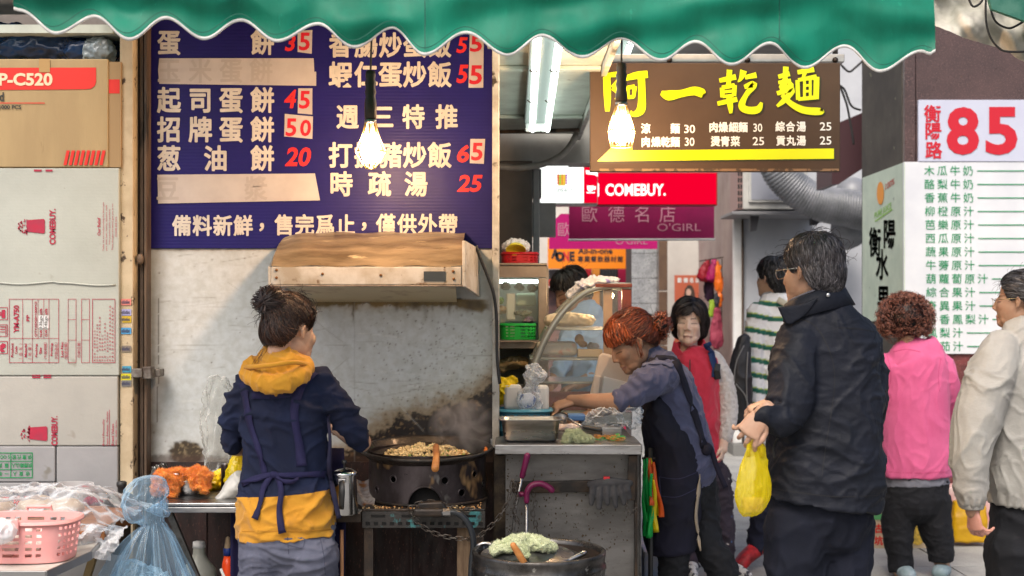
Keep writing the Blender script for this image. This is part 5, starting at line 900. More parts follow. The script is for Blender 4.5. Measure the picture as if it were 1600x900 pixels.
obj('hose', MB().tube([P(a, b_, 4.13) for a, b_ in cr([(690, 803), (708, 800), (724, 808), (736, 828), (740, 852), (737, 880), (735, 930)], 6)], .010, 12), mat('rubber_hose', (.015, .018, .022), .35), parent=t, smooth=True); obj('nut', MB().lathe([(.009, -.012), (.013, -.012), (.013, .012), (.009, .012)], P(698, 801, 4.13), 6, Matrix.Rotation(math.pi/2, 3, 'Y')), m_steel, parent=t)
t = thing('wooden_post', 'weathered wooden post propping the stove right end', 'post', P(725, 1130, 4.28)); obj('post', MB().box(P(714, 0, 4.28).x, P(736, 0, 4.28).x, 4.28, 4.33, 0, ZB-.065), mat('weathered_wood', (.22, .15, .09), .8, c2=(.12, .075, .045), vs=10, st=(6, 6, .7), b=.4), parent=t, bevel=.004)
t = thing('broom_pole', 'thin orange wooden pole leaning under the stove shelf', 'pole', P(533, 1100, 4.2)); obj('pole', MB().tube([P(534, 828, 4.19), P(535, 1120, 4.15)], .006, 10), mat('tan_pole', (.42, .2, .09), .6), parent=t, smooth=True)
# kettle
KD = 4.16; t = thing('kettle', 'tall polished steel kettle with a knob lid on the side shelf', 'kettle', P(538, 804, KD)); c_ = P(538, 803, KD); u = KD/F
obj('body', MB().lathe([(.001, 0), (21*u, 0), (21.5*u, 2*u), (19*u, 60*u), (19.5*u, 62*u), (19*u, 64*u)], c_, 40), mat('polished_steel', (.5, .5, .5), .16, 1, c2=(.38, .37, .36), vs=7, b=.1, bs=30, rv=.06), parent=t, smooth=True)
obj('lid', MB().lathe([(21*u, 61*u), (21.5*u, 63*u), (20*u, 66*u), (12*u, 70*u), (5*u, 72*u), (.001, 72*u)], c_, 40), mat('polished_steel', 0), parent=t, smooth=True); obj('knob', MB().lathe([(1.6*u, 71*u), (1.6*u, 78*u), (4*u, 79*u), (4*u, 83*u), (.001, 85*u)], c_, 16), m_black, parent=t, smooth=True)
fy = c_.y-21*u; obj('handle', MB().tube([(c_.x, fy+.006, c_.z+55*u), (c_.x, fy-.02, c_.z+54*u), (c_.x+.002, fy-.03, c_.z+40*u), (c_.x, fy-.026, c_.z+20*u), (c_.x-.002, fy-.006, c_.z+12*u)], [(.008, .004), (.009, .005), (.010, .005), (.009, .005), (.008, .004)], 12), m_black, parent=t, smooth=True)
obj('hinge', MB().box(c_.x-.012, c_.x+.012, fy-.012, fy+.004, c_.z+52*u, c_.z+58*u), m_steel, parent=t, bevel=.002)
t = obj('newspaper', MB().grid(lambda a, b_: Vector((P(545, 0, 4.3).x+.085*a, 4.25+.2*b_, ZB+.002+.012*math.sin(a*5+b_*3)+.07*b_*b_)), 14, 14), mat('newsprint', (.42, .38, .34), .8, c2=(.25, .2, .18), vs=60, sp=((.3, .12, .04), 10, .6)), smooth=True, label='stained newspaper tucked between kettle and wok drum', cat='newspaper')
obj('newspaper', MB().grid(lambda a, b_: Vector((P(524, 0, 4.2).x+.085*a, 4.19+.09*b_-.02, ZB-.008+.004*math.sin(a*7+b_*3))), 14, 6), mat('newsprint', 0), smooth=True, label='torn newspaper under the steel kettle', cat='newspaper')
# ================================================================ BARREL
BC = P(842, 862, 3.9); t = thing('steel_barrel', 'round dark steel barrel at the front holding lids and handles', 'barrel', (BC.x, BC.y, 0)); rb = .2
prof = [(rb-.012, -.01), (rb-.010, .004), (rb-.002, .008), (rb+.004, .004), (rb+.003, -.006), (rb, -.03), (rb+.004, -.035), (rb+.006, -.045), (rb+.001, -.055), (rb, -.2), (rb+.005, -.21), (rb, -.22), (rb, -.4), (rb+.005, -.41), (rb, -.42), (rb-.005, -BC.z+.002), (.001, -BC.z+.002)]
obj('shell', MB().lathe(prof, BC, 90), mat('worn_barrel_steel', (.12, .115, .11), .3, .8, c2=(.035, .032, .03), vs=8, b=.25, bs=40, rv=.12, sp=((.3, .29, .27), 26, .63)), parent=t, smooth=True); obj('inner_wall', MB().lathe([(rb-.012, -.009), (rb-.014, -.35), (.001, -.35)], BC, 60), mat('burnt_brown', (.045, .028, .018), .7, c2=(.02, .014, .01), vs=10), parent=t, smooth=True)
obj('ring_handle', MB().tube([P(a, b_, 3.98) for a, b_ in cr([(752, 862), (746, 854), (756, 849), (768, 851)], 5)], .006, 8), m_steel, parent=t, smooth=True)
lc = P(824, 866, 3.88); t = thing('pan_lid', 'domed steel pan lid lying in the barrel mouth', 'lid', lc); obj('dome', MB().lathe([(.138, -.004), (.142, 0), (.138, .003), (.118, .004), (.10, .018), (.06, .032), (.001, .038)], lc, 60, Matrix.Rotation(.05, 3, 'X')), m_steel, parent=t, smooth=True)
t = thing('frying_pan', 'black pan with a steel handle beneath the domed lid', 'frying pan', lc-Vector((0, 0, .03))); obj('pan', MB().lathe([(.001, -.05), (.09, -.045), (.13, -.02), (.15, -.005), (.152, -.003), (.13, -.015)], lc+Vector((.012, 0, 0)), 50), m_black, parent=t, smooth=True); obj('handle', MB().tube([P(868, 886, 3.80), P(913, 864, 3.84)], .008, 12, rnd=True), m_steel, parent=t, smooth=True)
t = thing('wooden_ladle', 'short wooden handle poking up from the barrel edge', 'ladle', P(812, 880, 3.70)); obj('handle', MB().tube([P(802, 852, 3.69), P(812, 868, 3.70), P(822, 884, 3.72)], [.009, .0105, .009], 12, rnd=True), mat('orange_wood_handle', 0), parent=t, smooth=True)
m_gt = mat('pale_green_towel', (.58, .62, .40), .95, c2=(.5, .56, .32), vs=40, b=.9, bs=300, sheen=.4)
q = MB().tube([P(772, 859, 3.83), P(792, 851, 3.83), P(815, 846, 3.84), P(842, 850, 3.83), P(864, 856, 3.83)], [(.012, .03), (.018, .045), (.022, .05), (.018, .045), (.010, .03)], 16, rnd=True).tube([P(812, 846, 3.80), P(822, 862, 3.77)], [.02, .016], 12, rnd=True); obj('towel', fuzz(remesh(q, .0035, 1, [crumple(.02, (20, 20, 20)), lambda v, n: .0025*fbm(v*330, 2)]), 14000), m_gt, smooth=True, label='pale green terry towel on the domed pan lid', cat='towel')
# ================================================================ RIGHT STEEL COUNTER
ZC = 1.007; ct = thing('steel_counter', 'stainless steel counter with a splashed front panel right of the wok', 'counter', (.22, 4.55, 0)); xa, xb = P(773, 0, 4.4).x, P(1003.5, 0, 4.4).x
obj('counter_top', MB().box(xa, xb, 4.40, 4.70, ZC-.034, ZC), m_steel, parent=ct, bevel=.003)
m_panel = mat('splashed_steel', (.20, .195, .19), .48, .7, c2=(.12, .115, .11), vs=4, b=.1, bs=60, st=(1, 1, 3), rv=.1, sp=((.06, .035, .015), 55, .68), sp2=((.10, .06, .03), 20, .69))
obj('front_panel', MB().box(P(790, 0, 4.5).x, P(1000, 0, 4.5).x, 4.50, 4.515, 0, ZC-.036), m_panel, parent=ct); obj('corner_post', MB().box(P(1000.5, 0, 4.47).x, xb+.004, 4.47, 4.52, 0, ZC-.036), m_steel, parent=ct, bevel=.002); obj('corner_post', MB().box(P(993, 0, 4.44).x, P(997, 0, 4.44).x, 4.46, 4.49, 0, ZC-.036), m_darkmetal, parent=ct)
obj('dark_bracket', MB().prism([(983, 712), (996, 712), (992, 782), (979, 782)], front(4.43), .02), m_darkmetal, parent=ct, bevel=.002); obj('cross_bar', MB().prism([(800, 754), (984, 750), (984, 768), (800, 771)], front(4.465), .03), m_darkmetal, parent=ct, bevel=.003)
obj('back_post', MB().pbox(772, 712, 792, 1100, 4.52, .1), mat('oily_dark_steel', (.07, .05, .03), .45, .5, c2=(.02, .015, .012), vs=12, b=.5), parent=ct)
q = MB()
for i in range(420):
    x = 792+R.random()**1.7*190; y = 715+R.random()**.8*150; k = R.uniform(.25, 1.1)**2*.9+.15; c_ = P(x, y, 4.4985); q.ell(c_, (k/F*4.5*1.2, .0008, k/F*4.5*R.uniform(1, 2)), n=6)
obj('grease_drops', q, mat('grease_spots', (.05, .03, .012), .4), parent=ct, kind='stuff')
t = thing('rear_bench', 'steel bench behind the counter carrying the glass display case', 'bench', (.2, 5.2, 0)); obj('bench_top', MB().box(-.08, .45, 4.705, 6.02, ZC-.05, ZC-.012), m_steel, parent=t, bevel=.003); obj('front_panel', MB().box(-.06, .43, 4.73, 4.75, .1, ZC-.052), m_darkmetal, parent=t)
for x in (-.05, .42): obj('leg', MB().box(x-.02, x+.02, 5.9, 5.95, 0, ZC-.052), m_darkmetal, parent=t)
# canes
m_pur = mat('purple_grip', s(120, 25, 80), .4, c2=s(95, 15, 60), vs=8); t = thing('folded_umbrella', 'long cane with a straight purple grip leaning on the steel panel', 'cane', P(797, 900, 4.42))
obj('grip', MB().tube([P(824, 712, 4.40), P(816, 744, 4.41)], [.011, .0095], 12, rnd=True), m_pur, parent=t, smooth=True); obj('shaft', MB().tube([P(816, 744, 4.41), P(806, 790, 4.42), P(790, 930, 4.44)], .0055, 10), m_steel, parent=t, smooth=True); obj('clasp', MB().tube([P(813, 768, 4.415), P(812, 776, 4.415)], .009, 10), m_pur, parent=t, smooth=True)
t = thing('hooked_cane', 'short cane with a curved purple handle beside the straight one', 'cane', P(824, 900, 4.42)); obj('hook_handle', MB().tube([P(a, b_, 4.40) for a, b_ in cr([(823, 783), (824, 768), (832, 758), (846, 756), (858, 762), (862, 766)], 5)], [.0095]*5+[.0105]*16+[.011]*5, 12, rnd=True), m_pur, parent=t, smooth=True); obj('shaft', MB().tube([P(823, 782, 4.41), P(822, 940, 4.42)], .0065, 10), m_steel, parent=t, smooth=True); obj('joint', MB().tube([P(811, 771, 4.41), P(822, 773, 4.41)], .008, 10), m_pur, parent=t, smooth=True)
# glove
q = MB(); gx = [(927, 756, 924, 786), (938, 758, 936, 793), (948, 756, 949, 786), (958, 756, 962, 790), (968, 755, 975, 786), (978, 756, 983, 778)]
q.tube([P(922, 757, 4.43), P(950, 753, 4.43), P(984, 755, 4.43)], [(.013, .012), (.018, .016), (.012, .012)], 12, rnd=True)
for a, b_, c_, d in gx: q.tube([P(a, b_, 4.43), P((a+c_)/2, (b_+d)/2, 4.42), P(c_, d, 4.425)], [.012, .0125, .0095], 12, rnd=True)
obj('work_glove', remesh(q, .003, 2, lambda v, n: .0008*fbm(v*400, 2)), mat('grey_knit', (.07, .07, .075), .9, c2=(.035, .035, .04), vs=14, b=.5, bs=400, wave=('Z', 90, .4)), smooth=True, label='grey knitted work glove hanging over the dark bar', cat='glove'); obj('clothes_peg', MB().pbox(943, 745, 953, 755, 4.42, .02), mat('red_plastic', s(190, 30, 40), .4), bevel=.002, label='small red peg holding the grey glove on the bar', cat='peg')
# tray, basket, goods on the counter
c_ = P(829, 692, 4.53); t = thing('steel_tray', 'deep rectangular steel tray at the left end of the counter', 'tray', (c_.x, 4.53, ZC)); rings = []
for hx, hy, z in ((.085, .050, 0), (.095, .06, .012), (.103, .068, .078), (.114, .079, .081), (.114, .079, .078), (.101, .066, .072), (.09, .055, .012), (.02, .01, .004)): rings.append([Vector((c_.x+x, 4.53+y, ZC+.001+z)) for x, y in (rr(2*math.pi*k/60, hx, hy, 7) for k in range(60))])
obj('tray', MB().loft(rings), m_steel, parent=t, smooth=True)
m_bb = mat('blue_plastic_tub', s(70, 140, 165), .4); c_ = P(818, 0, 4.85); basket('blue_basket', 'blue plastic lattice basket of packaging behind the steel tray', (c_.x, 4.85, ZC-.011), .10, .08, .10, .08, m_bb, 22, 2, lambda i: False)
def slabbox(name, label, a, b_, c1, d, D, dep, m, cat, tilt=0, bev=.006, group=None):
    q = MB().pbox(a, b_, c1, d, D, dep); o = obj(name, q, m, bevel=bev, label=label, cat=cat, group=group)
    if tilt: o.rotation_euler = (tilt, 0, 0)
    return o
slabbox('foam_container', 'white lidded container at the back of the blue basket', 787, 601, 815, 640, 4.84, .03, m_white, 'container', bev=.012)
slabbox('foam_container', 'white rounded foam tray standing beside the clear bag', 838, 602, 858, 644, 4.86, .05, m_white, 'container', bev=.014)
q = MB().tube([P(828, 636, 4.80), P(828, 618, 4.80), P(832, 602, 4.8), P(836, 586, 4.8), P(834, 574, 4.8)], [(.05, .03), (.045, .03), (.02, .02), (.045, .03), (.03, .02)], 30, rnd=True); obj('plastic_bag', remesh(q, .004, 1, crumple(.016, (22, 22, 22))), film('clear_print_film', (.85, .88, .92), .25, .08, b=.8, bs=40), smooth=True, label='clear plastic bag with a knotted top in the blue basket', cat='plastic bag')
q = MB().ell(P(824, 626, 4.82), (.035, .02, .03)); obj('packet', remesh(q, .004, 2, crumple(.006, (30, 30, 30))), mat('blue_white_packet', (.6, .63, .7), .5, c2=s(60, 90, 160), vs=30, vr=(.52, .56)), smooth=True, label='blue and white printed packet inside the clear bag', cat='packet')
q = MB().ell(P(789, 608, 4.88), (.042, .04, .045)).ell(P(800, 594, 4.88), (.02, .02, .018)).ell(P(783, 620, 4.88), (.03, .03, .03)); obj('plastic_bag', remesh(q, .004, 1, crumple(.016, (25, 25, 25))), mat('bright_yellow_bag', s(245, 220, 20), .35, c2=s(235, 200, 0), b=.3, bs=60, tl=.2), smooth=True, label='bright yellow plastic bag against the wall end', cat='plastic bag')
q = MB().tube([P(884, 690, 4.47), P(890, 681, 4.48), P(902, 679, 4.48)], [(.014, .02), (.024, .025), (.02, .024)], 14, rnd=True).tube([P(905, 684, 4.47), P(922, 688, 4.47)], [(.02, .024), (.014, .02)], 14, rnd=True); obj('towel', fuzz(remesh(q, .003, 1, [crumple(.010, (40, 40, 40)), lambda v, n: .002*fbm(v*350, 2)]), 14000), m_gt, smooth=True, label='pale green cloth folded at the counter front edge', cat='towel')
t = thing('ladle', 'steel ladle with a black grip lying on the counter', 'ladle', P(880, 660, 4.6)); c_ = P(876, 657, 4.60); obj('cup', MB().lathe([(.026, .004), (.027, 0), (.022, -.014), (.01, -.02), (.001, -.021), (.009, -.018), (.020, -.012), (.025, 0)], c_+Vector((0, 0, .012)), 30, Matrix.Rotation(.5, 3, 'X')), m_steel, parent=t, smooth=True); obj('shaft', MB().tube([c_+Vector((.02, 0, .01)), P(905, 664, 4.58), P(914, 668, 4.57)], .004, 8), m_steel, parent=t, smooth=True); obj('grip', MB().tube([P(912, 667, 4.57), P(938, 672, 4.56)], [.006, .008], 10, rnd=True), m_black, parent=t, smooth=True)
t = thing('food_tongs', 'pair of thin steel tongs behind the black ladle grip', 'tongs', P(930, 668, 4.62))
for d in (-2, 3): obj('arm', MB().beam(P(905, 664+d, 4.63), P(968, 671+d*.3, 4.63), .006, .003), m_steel, parent=t)
slabbox('steel_box', 'small steel box at the right rear of the counter', 940, 668, 972, 682, 4.62, .05, m_steel, 'box', bev=.003)
t = thing('rubber_bands', 'tangle of orange and green rubber bands near the counter front', 'rubber bands', P(950, 686, 4.5))
for i in range(26):
    c_ = Vector((P(R.uniform(928, 972), 0, 4.56).x, R.uniform(4.5, 4.62), ZC+.003+R.random()*.010)); a0, rx, ry = R.uniform(0, 3), R.uniform(.012, .034), R.uniform(.005, .014)
    obj('band', MB().tube([c_+Vector((rx*math.cos(g_)*math.cos(a0)-ry*math.sin(g_)*math.sin(a0), rx*math.cos(g_)*math.sin(a0)+ry*math.sin(g_)*math.cos(a0), .004*math.sin(2*g_+i))) for g_ in np.linspace(0, 6.28, 16, endpoint=False)], .0011, 5, closed=True), mat('band_%d' % (i % 4 == 0), (.55, .25, .05) if i % 4 else (.08, .45, .12), .5), parent=t, smooth=True)
slabbox('blue_box', 'low blue plastic box behind the ladle', 888, 648, 915, 658, 4.72, .08, mat('dull_blue', s(70, 110, 160), .5), 'box')
q = MB().ell(P(888, 668, 4.66), (.05, .03, .014)); obj('plastic_bag', remesh(q, .004, 1, crumple(.012, (30, 30, 30))), film('pink_white_film', (.85, .75, .72), .6), smooth=True, label='pinkish white bag under the ladle', cat='plastic bag')
q = MB().ell(P(950, 655, 4.74), (.10, .05, .035)).ell(P(985, 650, 4.76), (.045, .05, .045)); obj('plastic_bag', remesh(q, .005, 1, crumple(.03, (18, 18, 30))), m_film, smooth=True, label='heap of clear plastic bags under the worker forearm', cat='plastic bag')
slabbox('lunch_boxes', 'brown striped lunch box stack left of the ladle', 862, 648, 888, 660, 4.74, .1, mat('tan_card', (.45, .28, .16), .6, c2=(.3, .16, .08), vs=20), 'box')
# foam box lid
t = thing('foam_box_lid', 'large off white foam box lid leaning behind the worker arm', 'foam lid', P(950, 650, 5.1))
poly = [(921, 640), (918, 632), (936, 556), (941, 551), (996, 566), (1001, 572), (996, 640)]; obj('outer_shell', MB().prism(poly, front(5.085), .02), mat('foam_white', (.68, .62, .56), .5, c2=(.60, .52, .46), vs=4, tl=.1), parent=t, bevel=.008); obj('inner_panel', MB().prism([(936, 640), (944, 588), (992, 600), (992, 640)], front(5.077), .007), mat('foam_inner', (.72, .70, .68), .5), parent=t, bevel=.004)
obj('side_lip', MB().prism([(922, 640), (929, 586), (940, 588), (934, 640)], front(5.073), .011), mat('foam_white', 0), parent=t, bevel=.004)
# glass cabinet
CD = 5.6; t = thing('food_cabinet', 'steel framed glass food cabinet with a lit interior at the wall end', 'cabinet', P(815, 640, CD)); m_fr = mat('tan_steel_frame', (.36, .30, .24), .4, .6, c2=(.26, .21, .17), vs=6, rv=.1)
for nm, a, b_, c1, d in (('top_frame', 776, 415, 855, 434), ('right_frame', 841, 434.5, 855, 600), ('middle_frame', 776, 534, 840.5, 545), ('left_frame', 770, 434.5, 777, 600), ('bottom_frame', 770, 600.5, 856, 640)): obj(nm, MB().pbox(a, b_, c1, d, CD, .04), m_fr, parent=t, bevel=.003)
obj('top_plate', MB().pbox(776, 411, 855, 414.5, CD-.01, .4), m_fr, parent=t, bevel=.002); obj('back_panel', MB().pbox(772, 430, 856, 640, CD+.38, .02), mat('cabinet_back', (.62, .68, .64), .5), parent=t); obj('side_panel', MB().pbox(855.3, 416, 857, 640, CD+.01, .38), m_fr, parent=t)
obj('shelf', MB().pbox(776, 532, 842, 534, CD+.05, .32), m_fr, parent=t); obj('glass_pane', MB().pbox(777, 435, 841, 502, CD+.02, .003), film('cabinet_glass', (.9, 1, .96), .07, .03, b=.05), parent=t); obj('lamp_tube', MB().tube([P(780, 440, CD+.2), P(852, 440, CD+.2)], .008, 10), glow('cold_tube', 0, 0), parent=t, smooth=True)
slabbox('paper_box', 'white paper box with blue mark inside the glass cabinet', 791, 458, 805, 500, CD+.12, .06, m_white, 'box', group=None)
slabbox('food_tub', 'pale green tub standing inside the glass cabinet', 806, 458, 838, 478, CD+.2, .1, mat('pale_green_tub', (.55, .65, .5), .4), 'tub', bev=.01)
q = MB().ell(P(817, 489, CD+.12), (.042, .03, .014)); obj('spring_onions', remesh(q, .004, 1, crumple(.01, (40, 20, 60))), mat('dark_herbs', (.06, .05, .035), .6, c2=(.2, .2, .13), vs=30), smooth=True, label='dark herb bundle in film above the green basket', cat='food bundle')
for i, (x, y, c1) in enumerate(((784, 484, (.5, .38, .25)), (779, 470, (.2, .4, .1)), (826, 500, (.3, .12, .35)), (790, 447, (.3, .33, .36)), (812, 448, (.45, .48, .5)), (832, 450, (.25, .28, .3)))):
    q = MB().ell(P(x, y, CD+.14), (.024, .03, .018)); obj('food_packet', remesh(q, .004, 1, crumple(.01, (40, 40, 40), i)), mat('packet_%d' % i, c1, .35, c2=tuple(.6*k for k in c1), vs=25), smooth=True, label=['tan packet at the left in the glass cabinet', 'green leaf packet by the cabinet left frame', 'purple packet on the green basket rim', 'grey pouch at the upper left of the cabinet', 'light grey pouch at the cabinet top centre', 'dark grey pouch at the upper right of the cabinet'][i], cat='packet')
c_ = P(809, 530, CD-.02); basket('green_basket', 'bright green lattice basket in front of the cabinet shelf', (c_.x, CD+.01, P(0, 531, CD-.07).z), .078, .07, .068, .02, mat('green_plastic', s(20, 160, 60), .4), 20, 4, lambda i: i in (11, 12), lip=.004)
obj('support_rod', MB().beam(P(776, 533, CD-.07), P(842, 533, CD-.07), .008), m_fr, parent=t)
c_ = P(812, 411, CD+.1); basket('red_basket', 'red lattice basket on top of the food cabinet', (c_.x, CD+.10, P(0, 411, CD).z+.001), .082, .09, .046, .02, mat('red_plastic', 0), 20, 3, lambda i: i in (10, 11, 12), lip=.004)
q = MB().ell(P(806, 386, CD+.1), (.06, .06, .035)); obj('plastic_bag', remesh(q, .004, 1, crumple(.02, (30, 30, 30))), film('white_film', 0), smooth=True, label='white plastic bag filling the red basket', cat='plastic bag'); obj('bowl', MB().lathe([(.001, 0), (.03, .002), (.044, .02), (.045, .024), (.042, .02), (.001, .004)], P(806, 384, CD+.03)-Vector((0, 0, -.0)), 30, Matrix.Rotation(2.6, 3, 'X')), mat('yellow_plastic', s(235, 220, 60), .4), smooth=True, label='upturned yellow bowl on the bags in the red basket', cat='bowl')
q = MB().ell(P(805, 566, CD+.1), (.07, .04, .03)).ell(P(785, 572, CD+.1), (.03, .03, .03)); obj('food_bag', remesh(q, .005, 1, crumple(.012, (25, 25, 25))), mat('tan_food', (.5, .4, .22), .6, c2=(.38, .27, .12), vs=15), smooth=True, label='tan food bag in the bottom of the cabinet', cat='bag')
# curved display case
ED = 5.15; t = thing('display_case', 'curved glass pastry display case lit by a warm lamp', 'display case', P(900, 660, ED)); arc = cr([(986, 447), (950, 447), (918, 455), (888, 478), (862, 512), (842, 552), (828, 592), (820, 640)], 5)
m_edge = mat('case_edge', (.42, .44, .40), .25, .6)
for D in (ED, ED+.42): obj('edge_trim', MB().tube([P(a, b_, D) if D == ED else P(a, b_, ED)+Vector((0, .42, 0)) for a, b_ in arc], (.014, .009), 8), m_edge, parent=t, smooth=True)
fr = [P(a, b_, ED) for a, b_ in arc]; q = MB().add(fr+[p+Vector((0, .42, 0)) for p in fr], [(i, i+1, len(fr)+i+1, len(fr)+i) for i in range(len(fr)-1)]); m_cg = film('case_glass', (.88, .93, .92), .14, .04, b=.04); obj('curved_glass', q, m_cg, parent=t, smooth=True)
obj('side_glass', MB().add([P(a, b_, ED+.004) for a, b_ in arc]+[P(986, 640, ED+.004)], [tuple(range(len(arc)+1))]), m_cg, parent=t)
obj('corner_post', MB().pbox(943, 449, 957, 640, ED+.02, .02), mat('amber_post', (.42, .26, .12), .35, c2=(.3, .16, .07), vs=8), parent=t, bevel=.002); obj('red_post', MB().pbox(972, 447, 987, 640, ED, .03), mat('red_brown_post', (.2, .05, .035), .45, c2=(.12, .03, .02), vs=9), parent=t, bevel=.003); obj('top_cap', MB().pbox(930, 443, 988, 449, ED-.01, .44), mat('red_brown_post', 0), parent=t, bevel=.003)
obj('lamp', MB().tube([P(948, 462, ED+.1), P(954, 462, ED+.35)], .014, 12, rnd=True), glow('case_lamp', (1, .72, .4), 40.), parent=t, smooth=True)
for y, x0 in ((512, 854), (559, 828), (596, 826), (641, 818)): k = obj('shelf', MB().pbox(x0, y, 970, y+2.5, ED+.03, .36), m_edge, parent=t); obj('shelf_front', MB().tube([P(x0, y+3, ED+.02), P(970, y+3, ED+.02)], .003, 6), m_edge, parent=t, smooth=True)
obj('base_box', MB().pbox(818, 644, 988, 664, ED, .42), m_edge, parent=t, bevel=.004); obj('red_kick_panel', MB().pbox(824, 612, 968, 641, ED+.05, .02), mat('brick_red_panel', (.22, .05, .045), .5, c2=(.15, .03, .03)), parent=t)
q = MB().tube([P(858, 500, ED+.15), P(890, 499, ED+.15), P(922, 501, ED+.15)], [(.024, .04), (.028, .045), (.022, .04)], 16, rnd=True, ex=3); obj('bread_pack', remesh(q, .005, 1, crumple(.010, (25, 25, 25))), mat('cream_wrap', (.66, .58, .42), .35, c2=(.58, .48, .32), vs=10, tl=.15), smooth=True, label='long cream wrapped bread pack on the upper case shelf', cat='bread')
slabbox('pastry_pack', 'white printed pastry pack on the lower case shelf', 839, 534, 902, 556, ED+.1, .12, mat('printed_wrap', (.64, .58, .48), .4, c2=(.6, .3, .22), vs=12, vr=(.6, .66)), 'pastry pack', bev=.016)
q = MB().ell(P(905, 530, ED+.16), (.020, .02, .022)).ell(P(911, 538, ED+.16), (.02, .02, .014)); obj('bread_roll', remesh(q, .004, 2), mat('toasted_bun', (.55, .28, .07), .5, c2=(.42, .18, .04), vs=20), smooth=True, label='golden bread roll behind the pastry pack', cat='bread')
slabbox('paper_box', 'tan paper box at the right of the lower case shelf', 903, 546, 942, 558, ED+.06, .1, mat('tan_box', (.55, .44, .28), .6), 'box', bev=.003)
q = MB().ell(P(926, 541, ED+.2), (.028, .03, .016)); obj('pastry_bag', remesh(q, .004, 1, crumple(.012, (40, 40, 40))), mat('white_bag', 0), smooth=True, label='small white bag behind the tan paper box', cat='bag')
q = MB().tube([P(890, 462, ED+.05), P(905, 449, ED+.05), P(930, 440, ED+.05), P(952, 440, ED+.05), P(968, 436, ED+.05)], [(.015, .04), (.026, .06), (.026, .07), (.016, .06), (.006, .02)], 20, rnd=True); obj('plastic_bag', remesh(q, .004, 1, crumple(.016, (22, 22, 30))), mat('print_bag', (.66, .66, .68), .25, c2=(.35, .3, .6), vs=28, vr=(.6, .64), b=.4, bs=60), smooth=True, label='white printed plastic bag lying on the display case roof', cat='plastic bag')
# streamers and pole
t = thing('plastic_streamers', 'green orange and yellow plastic strips hanging at the counter end', 'streamers', P(1018, 840, 4.8))
for i, (x0, x1, ya, yb, c1) in enumerate(((1006, 1008, 716, 838, s(30, 190, 90)), (1010, 1014, 716, 841, s(20, 170, 75)), (1017, 1017, 740, 839, s(30, 190, 90)), (1012, 1020, 715, 740, s(225, 100, 40)), (1020, 1025, 745, 832, s(235, 215, 30)), (1022, 1024, 750, 830, s(235, 215, 30)), (1016, 1030, 716, 806, s(235, 95, 35)), (1020, 1034, 722, 808, s(240, 105, 35)), (1014, 1020, 716, 790, s(225, 100, 40)))):
    q = MB().ribbon([P(x0+(x1-x0)*v+1.2*math.sin(v*9+i), ya+(yb-ya)*v, 4.80-.02*(i % 3)+.01*math.sin(v*7+i*2)) for v in np.linspace(0, 1, 22)], [(.010+.012*v) for v in np.linspace(0, 1, 22)], [Vector((.5*math.sin(v*6+i), -1, 0)).normalized() for v in np.linspace(0, 1, 22)]); obj('strip', q, mat('strip_%d' % int(c1[0]*1000), c1, .3, tl=.35), parent=t, smooth=True, solid=.001)
obj('hanger', MB().tube([P(1003, 716, 4.8), P(1024, 716, 4.8)], .004, 8), m_darkmetal, parent=t, smooth=True)
t = thing('umbrella_stand_pole', 'black pole standing beside the counter end', 'pole', P(1016, 1080, 4.9)); obj('pole', MB().tube([P(1017, 700, 4.86), P(1016, 1088, 4.86)], .0095, 12), m_black, parent=t, smooth=True)
slabbox('storage_box', 'pale storage box with a blue band under the streamers', 1006, 862, 1042, 1060, 5.3, .3, mat('storage_box', (.42, .38, .38), .5, c2=s(60, 120, 170), vs=5), 'box')
# ================================================================ RIGHT SIDE THINGS
t = thing('pineapple_carton', 'tan pineapple carton with red characters behind the pink sweater woman', 'cardboard box', P(1405, 857, 7.86)); fx = front(7.853)
obj('box', MB().pbox(1360, 780, 1449, 857, 7.86, .3), mat('tan_carton', (.52, .42, .28), .7, c2=(.46, .36, .23)), parent=t, bevel=.006); obj('lettering', cjk(cjk(MB(), '古', fx, (1373,), 826, 14, 15, .03), '坑', fx, (1373,), 845, 14, 15, .03), m_cred, parent=t)
obj('pineapple_print', MB().prism([(1434+12*math.cos(a), 835+17*math.sin(a)) for a in np.linspace(0, 6, 18)], fx, .001), mat('pineapple_yellow', (.6, .4, .05), .6, c2=(.3, .2, .03), vs=60), parent=t); obj('leaf_print', MB().prism([(1430, 818), (1424, 800), (1431, 806), (1434, 788), (1438, 806), (1446, 798), (1440, 818)], fx, .001), mat('leaf_green', (.08, .3, .1), .6), parent=t); obj('green_band', rects(MB(), fx, [(1365, 803, 1385, 812)]), mat('leaf_green', 0), parent=t)
t = thing('carton', 'upper tan carton standing on the pineapple carton', 'cardboard box', P(1390, 779, 7.9)); obj('box', MB().pbox(1352, 600, 1436, 779, 7.9, .3), mat('tan_carton', 0), parent=t, bevel=.006); obj('green_print', rects(MB(), front(7.893), [(1379, 622, 1383, 640), (1357, 610, 1366, 616)]), mat('leaf_green', 0), parent=t)
t = thing('pink_box', 'pink cardboard box behind the yellow tote bag', 'cardboard box', P(1520, 850, 8.1)); obj('box', MB().pbox(1480, 762, 1560, 845, 8.06, .2), mat('pink_card', (.52, .2, .2), .6, c2=(.6, .45, .42), vs=9), parent=t, bevel=.006)
t = thing('tote_bag', 'glossy mustard yellow tote bag on the pavement by the tan trousers', 'bag', P(1513, 848, 7.9)); q = MB().tube([P(1513, 847, 7.95), P(1513, 815, 7.95), P(1514, 782, 7.95)], [(.105, .05), (.11, .05), (.098, .03)], 24, ex=6); obj('bag_body', remesh(q, .01, 1, folds(.006, (8, 8, 8))), mat('mustard_vinyl', s(200, 155, 10), .3, c2=s(180, 135, 5), coat=.3), parent=t, smooth=True)
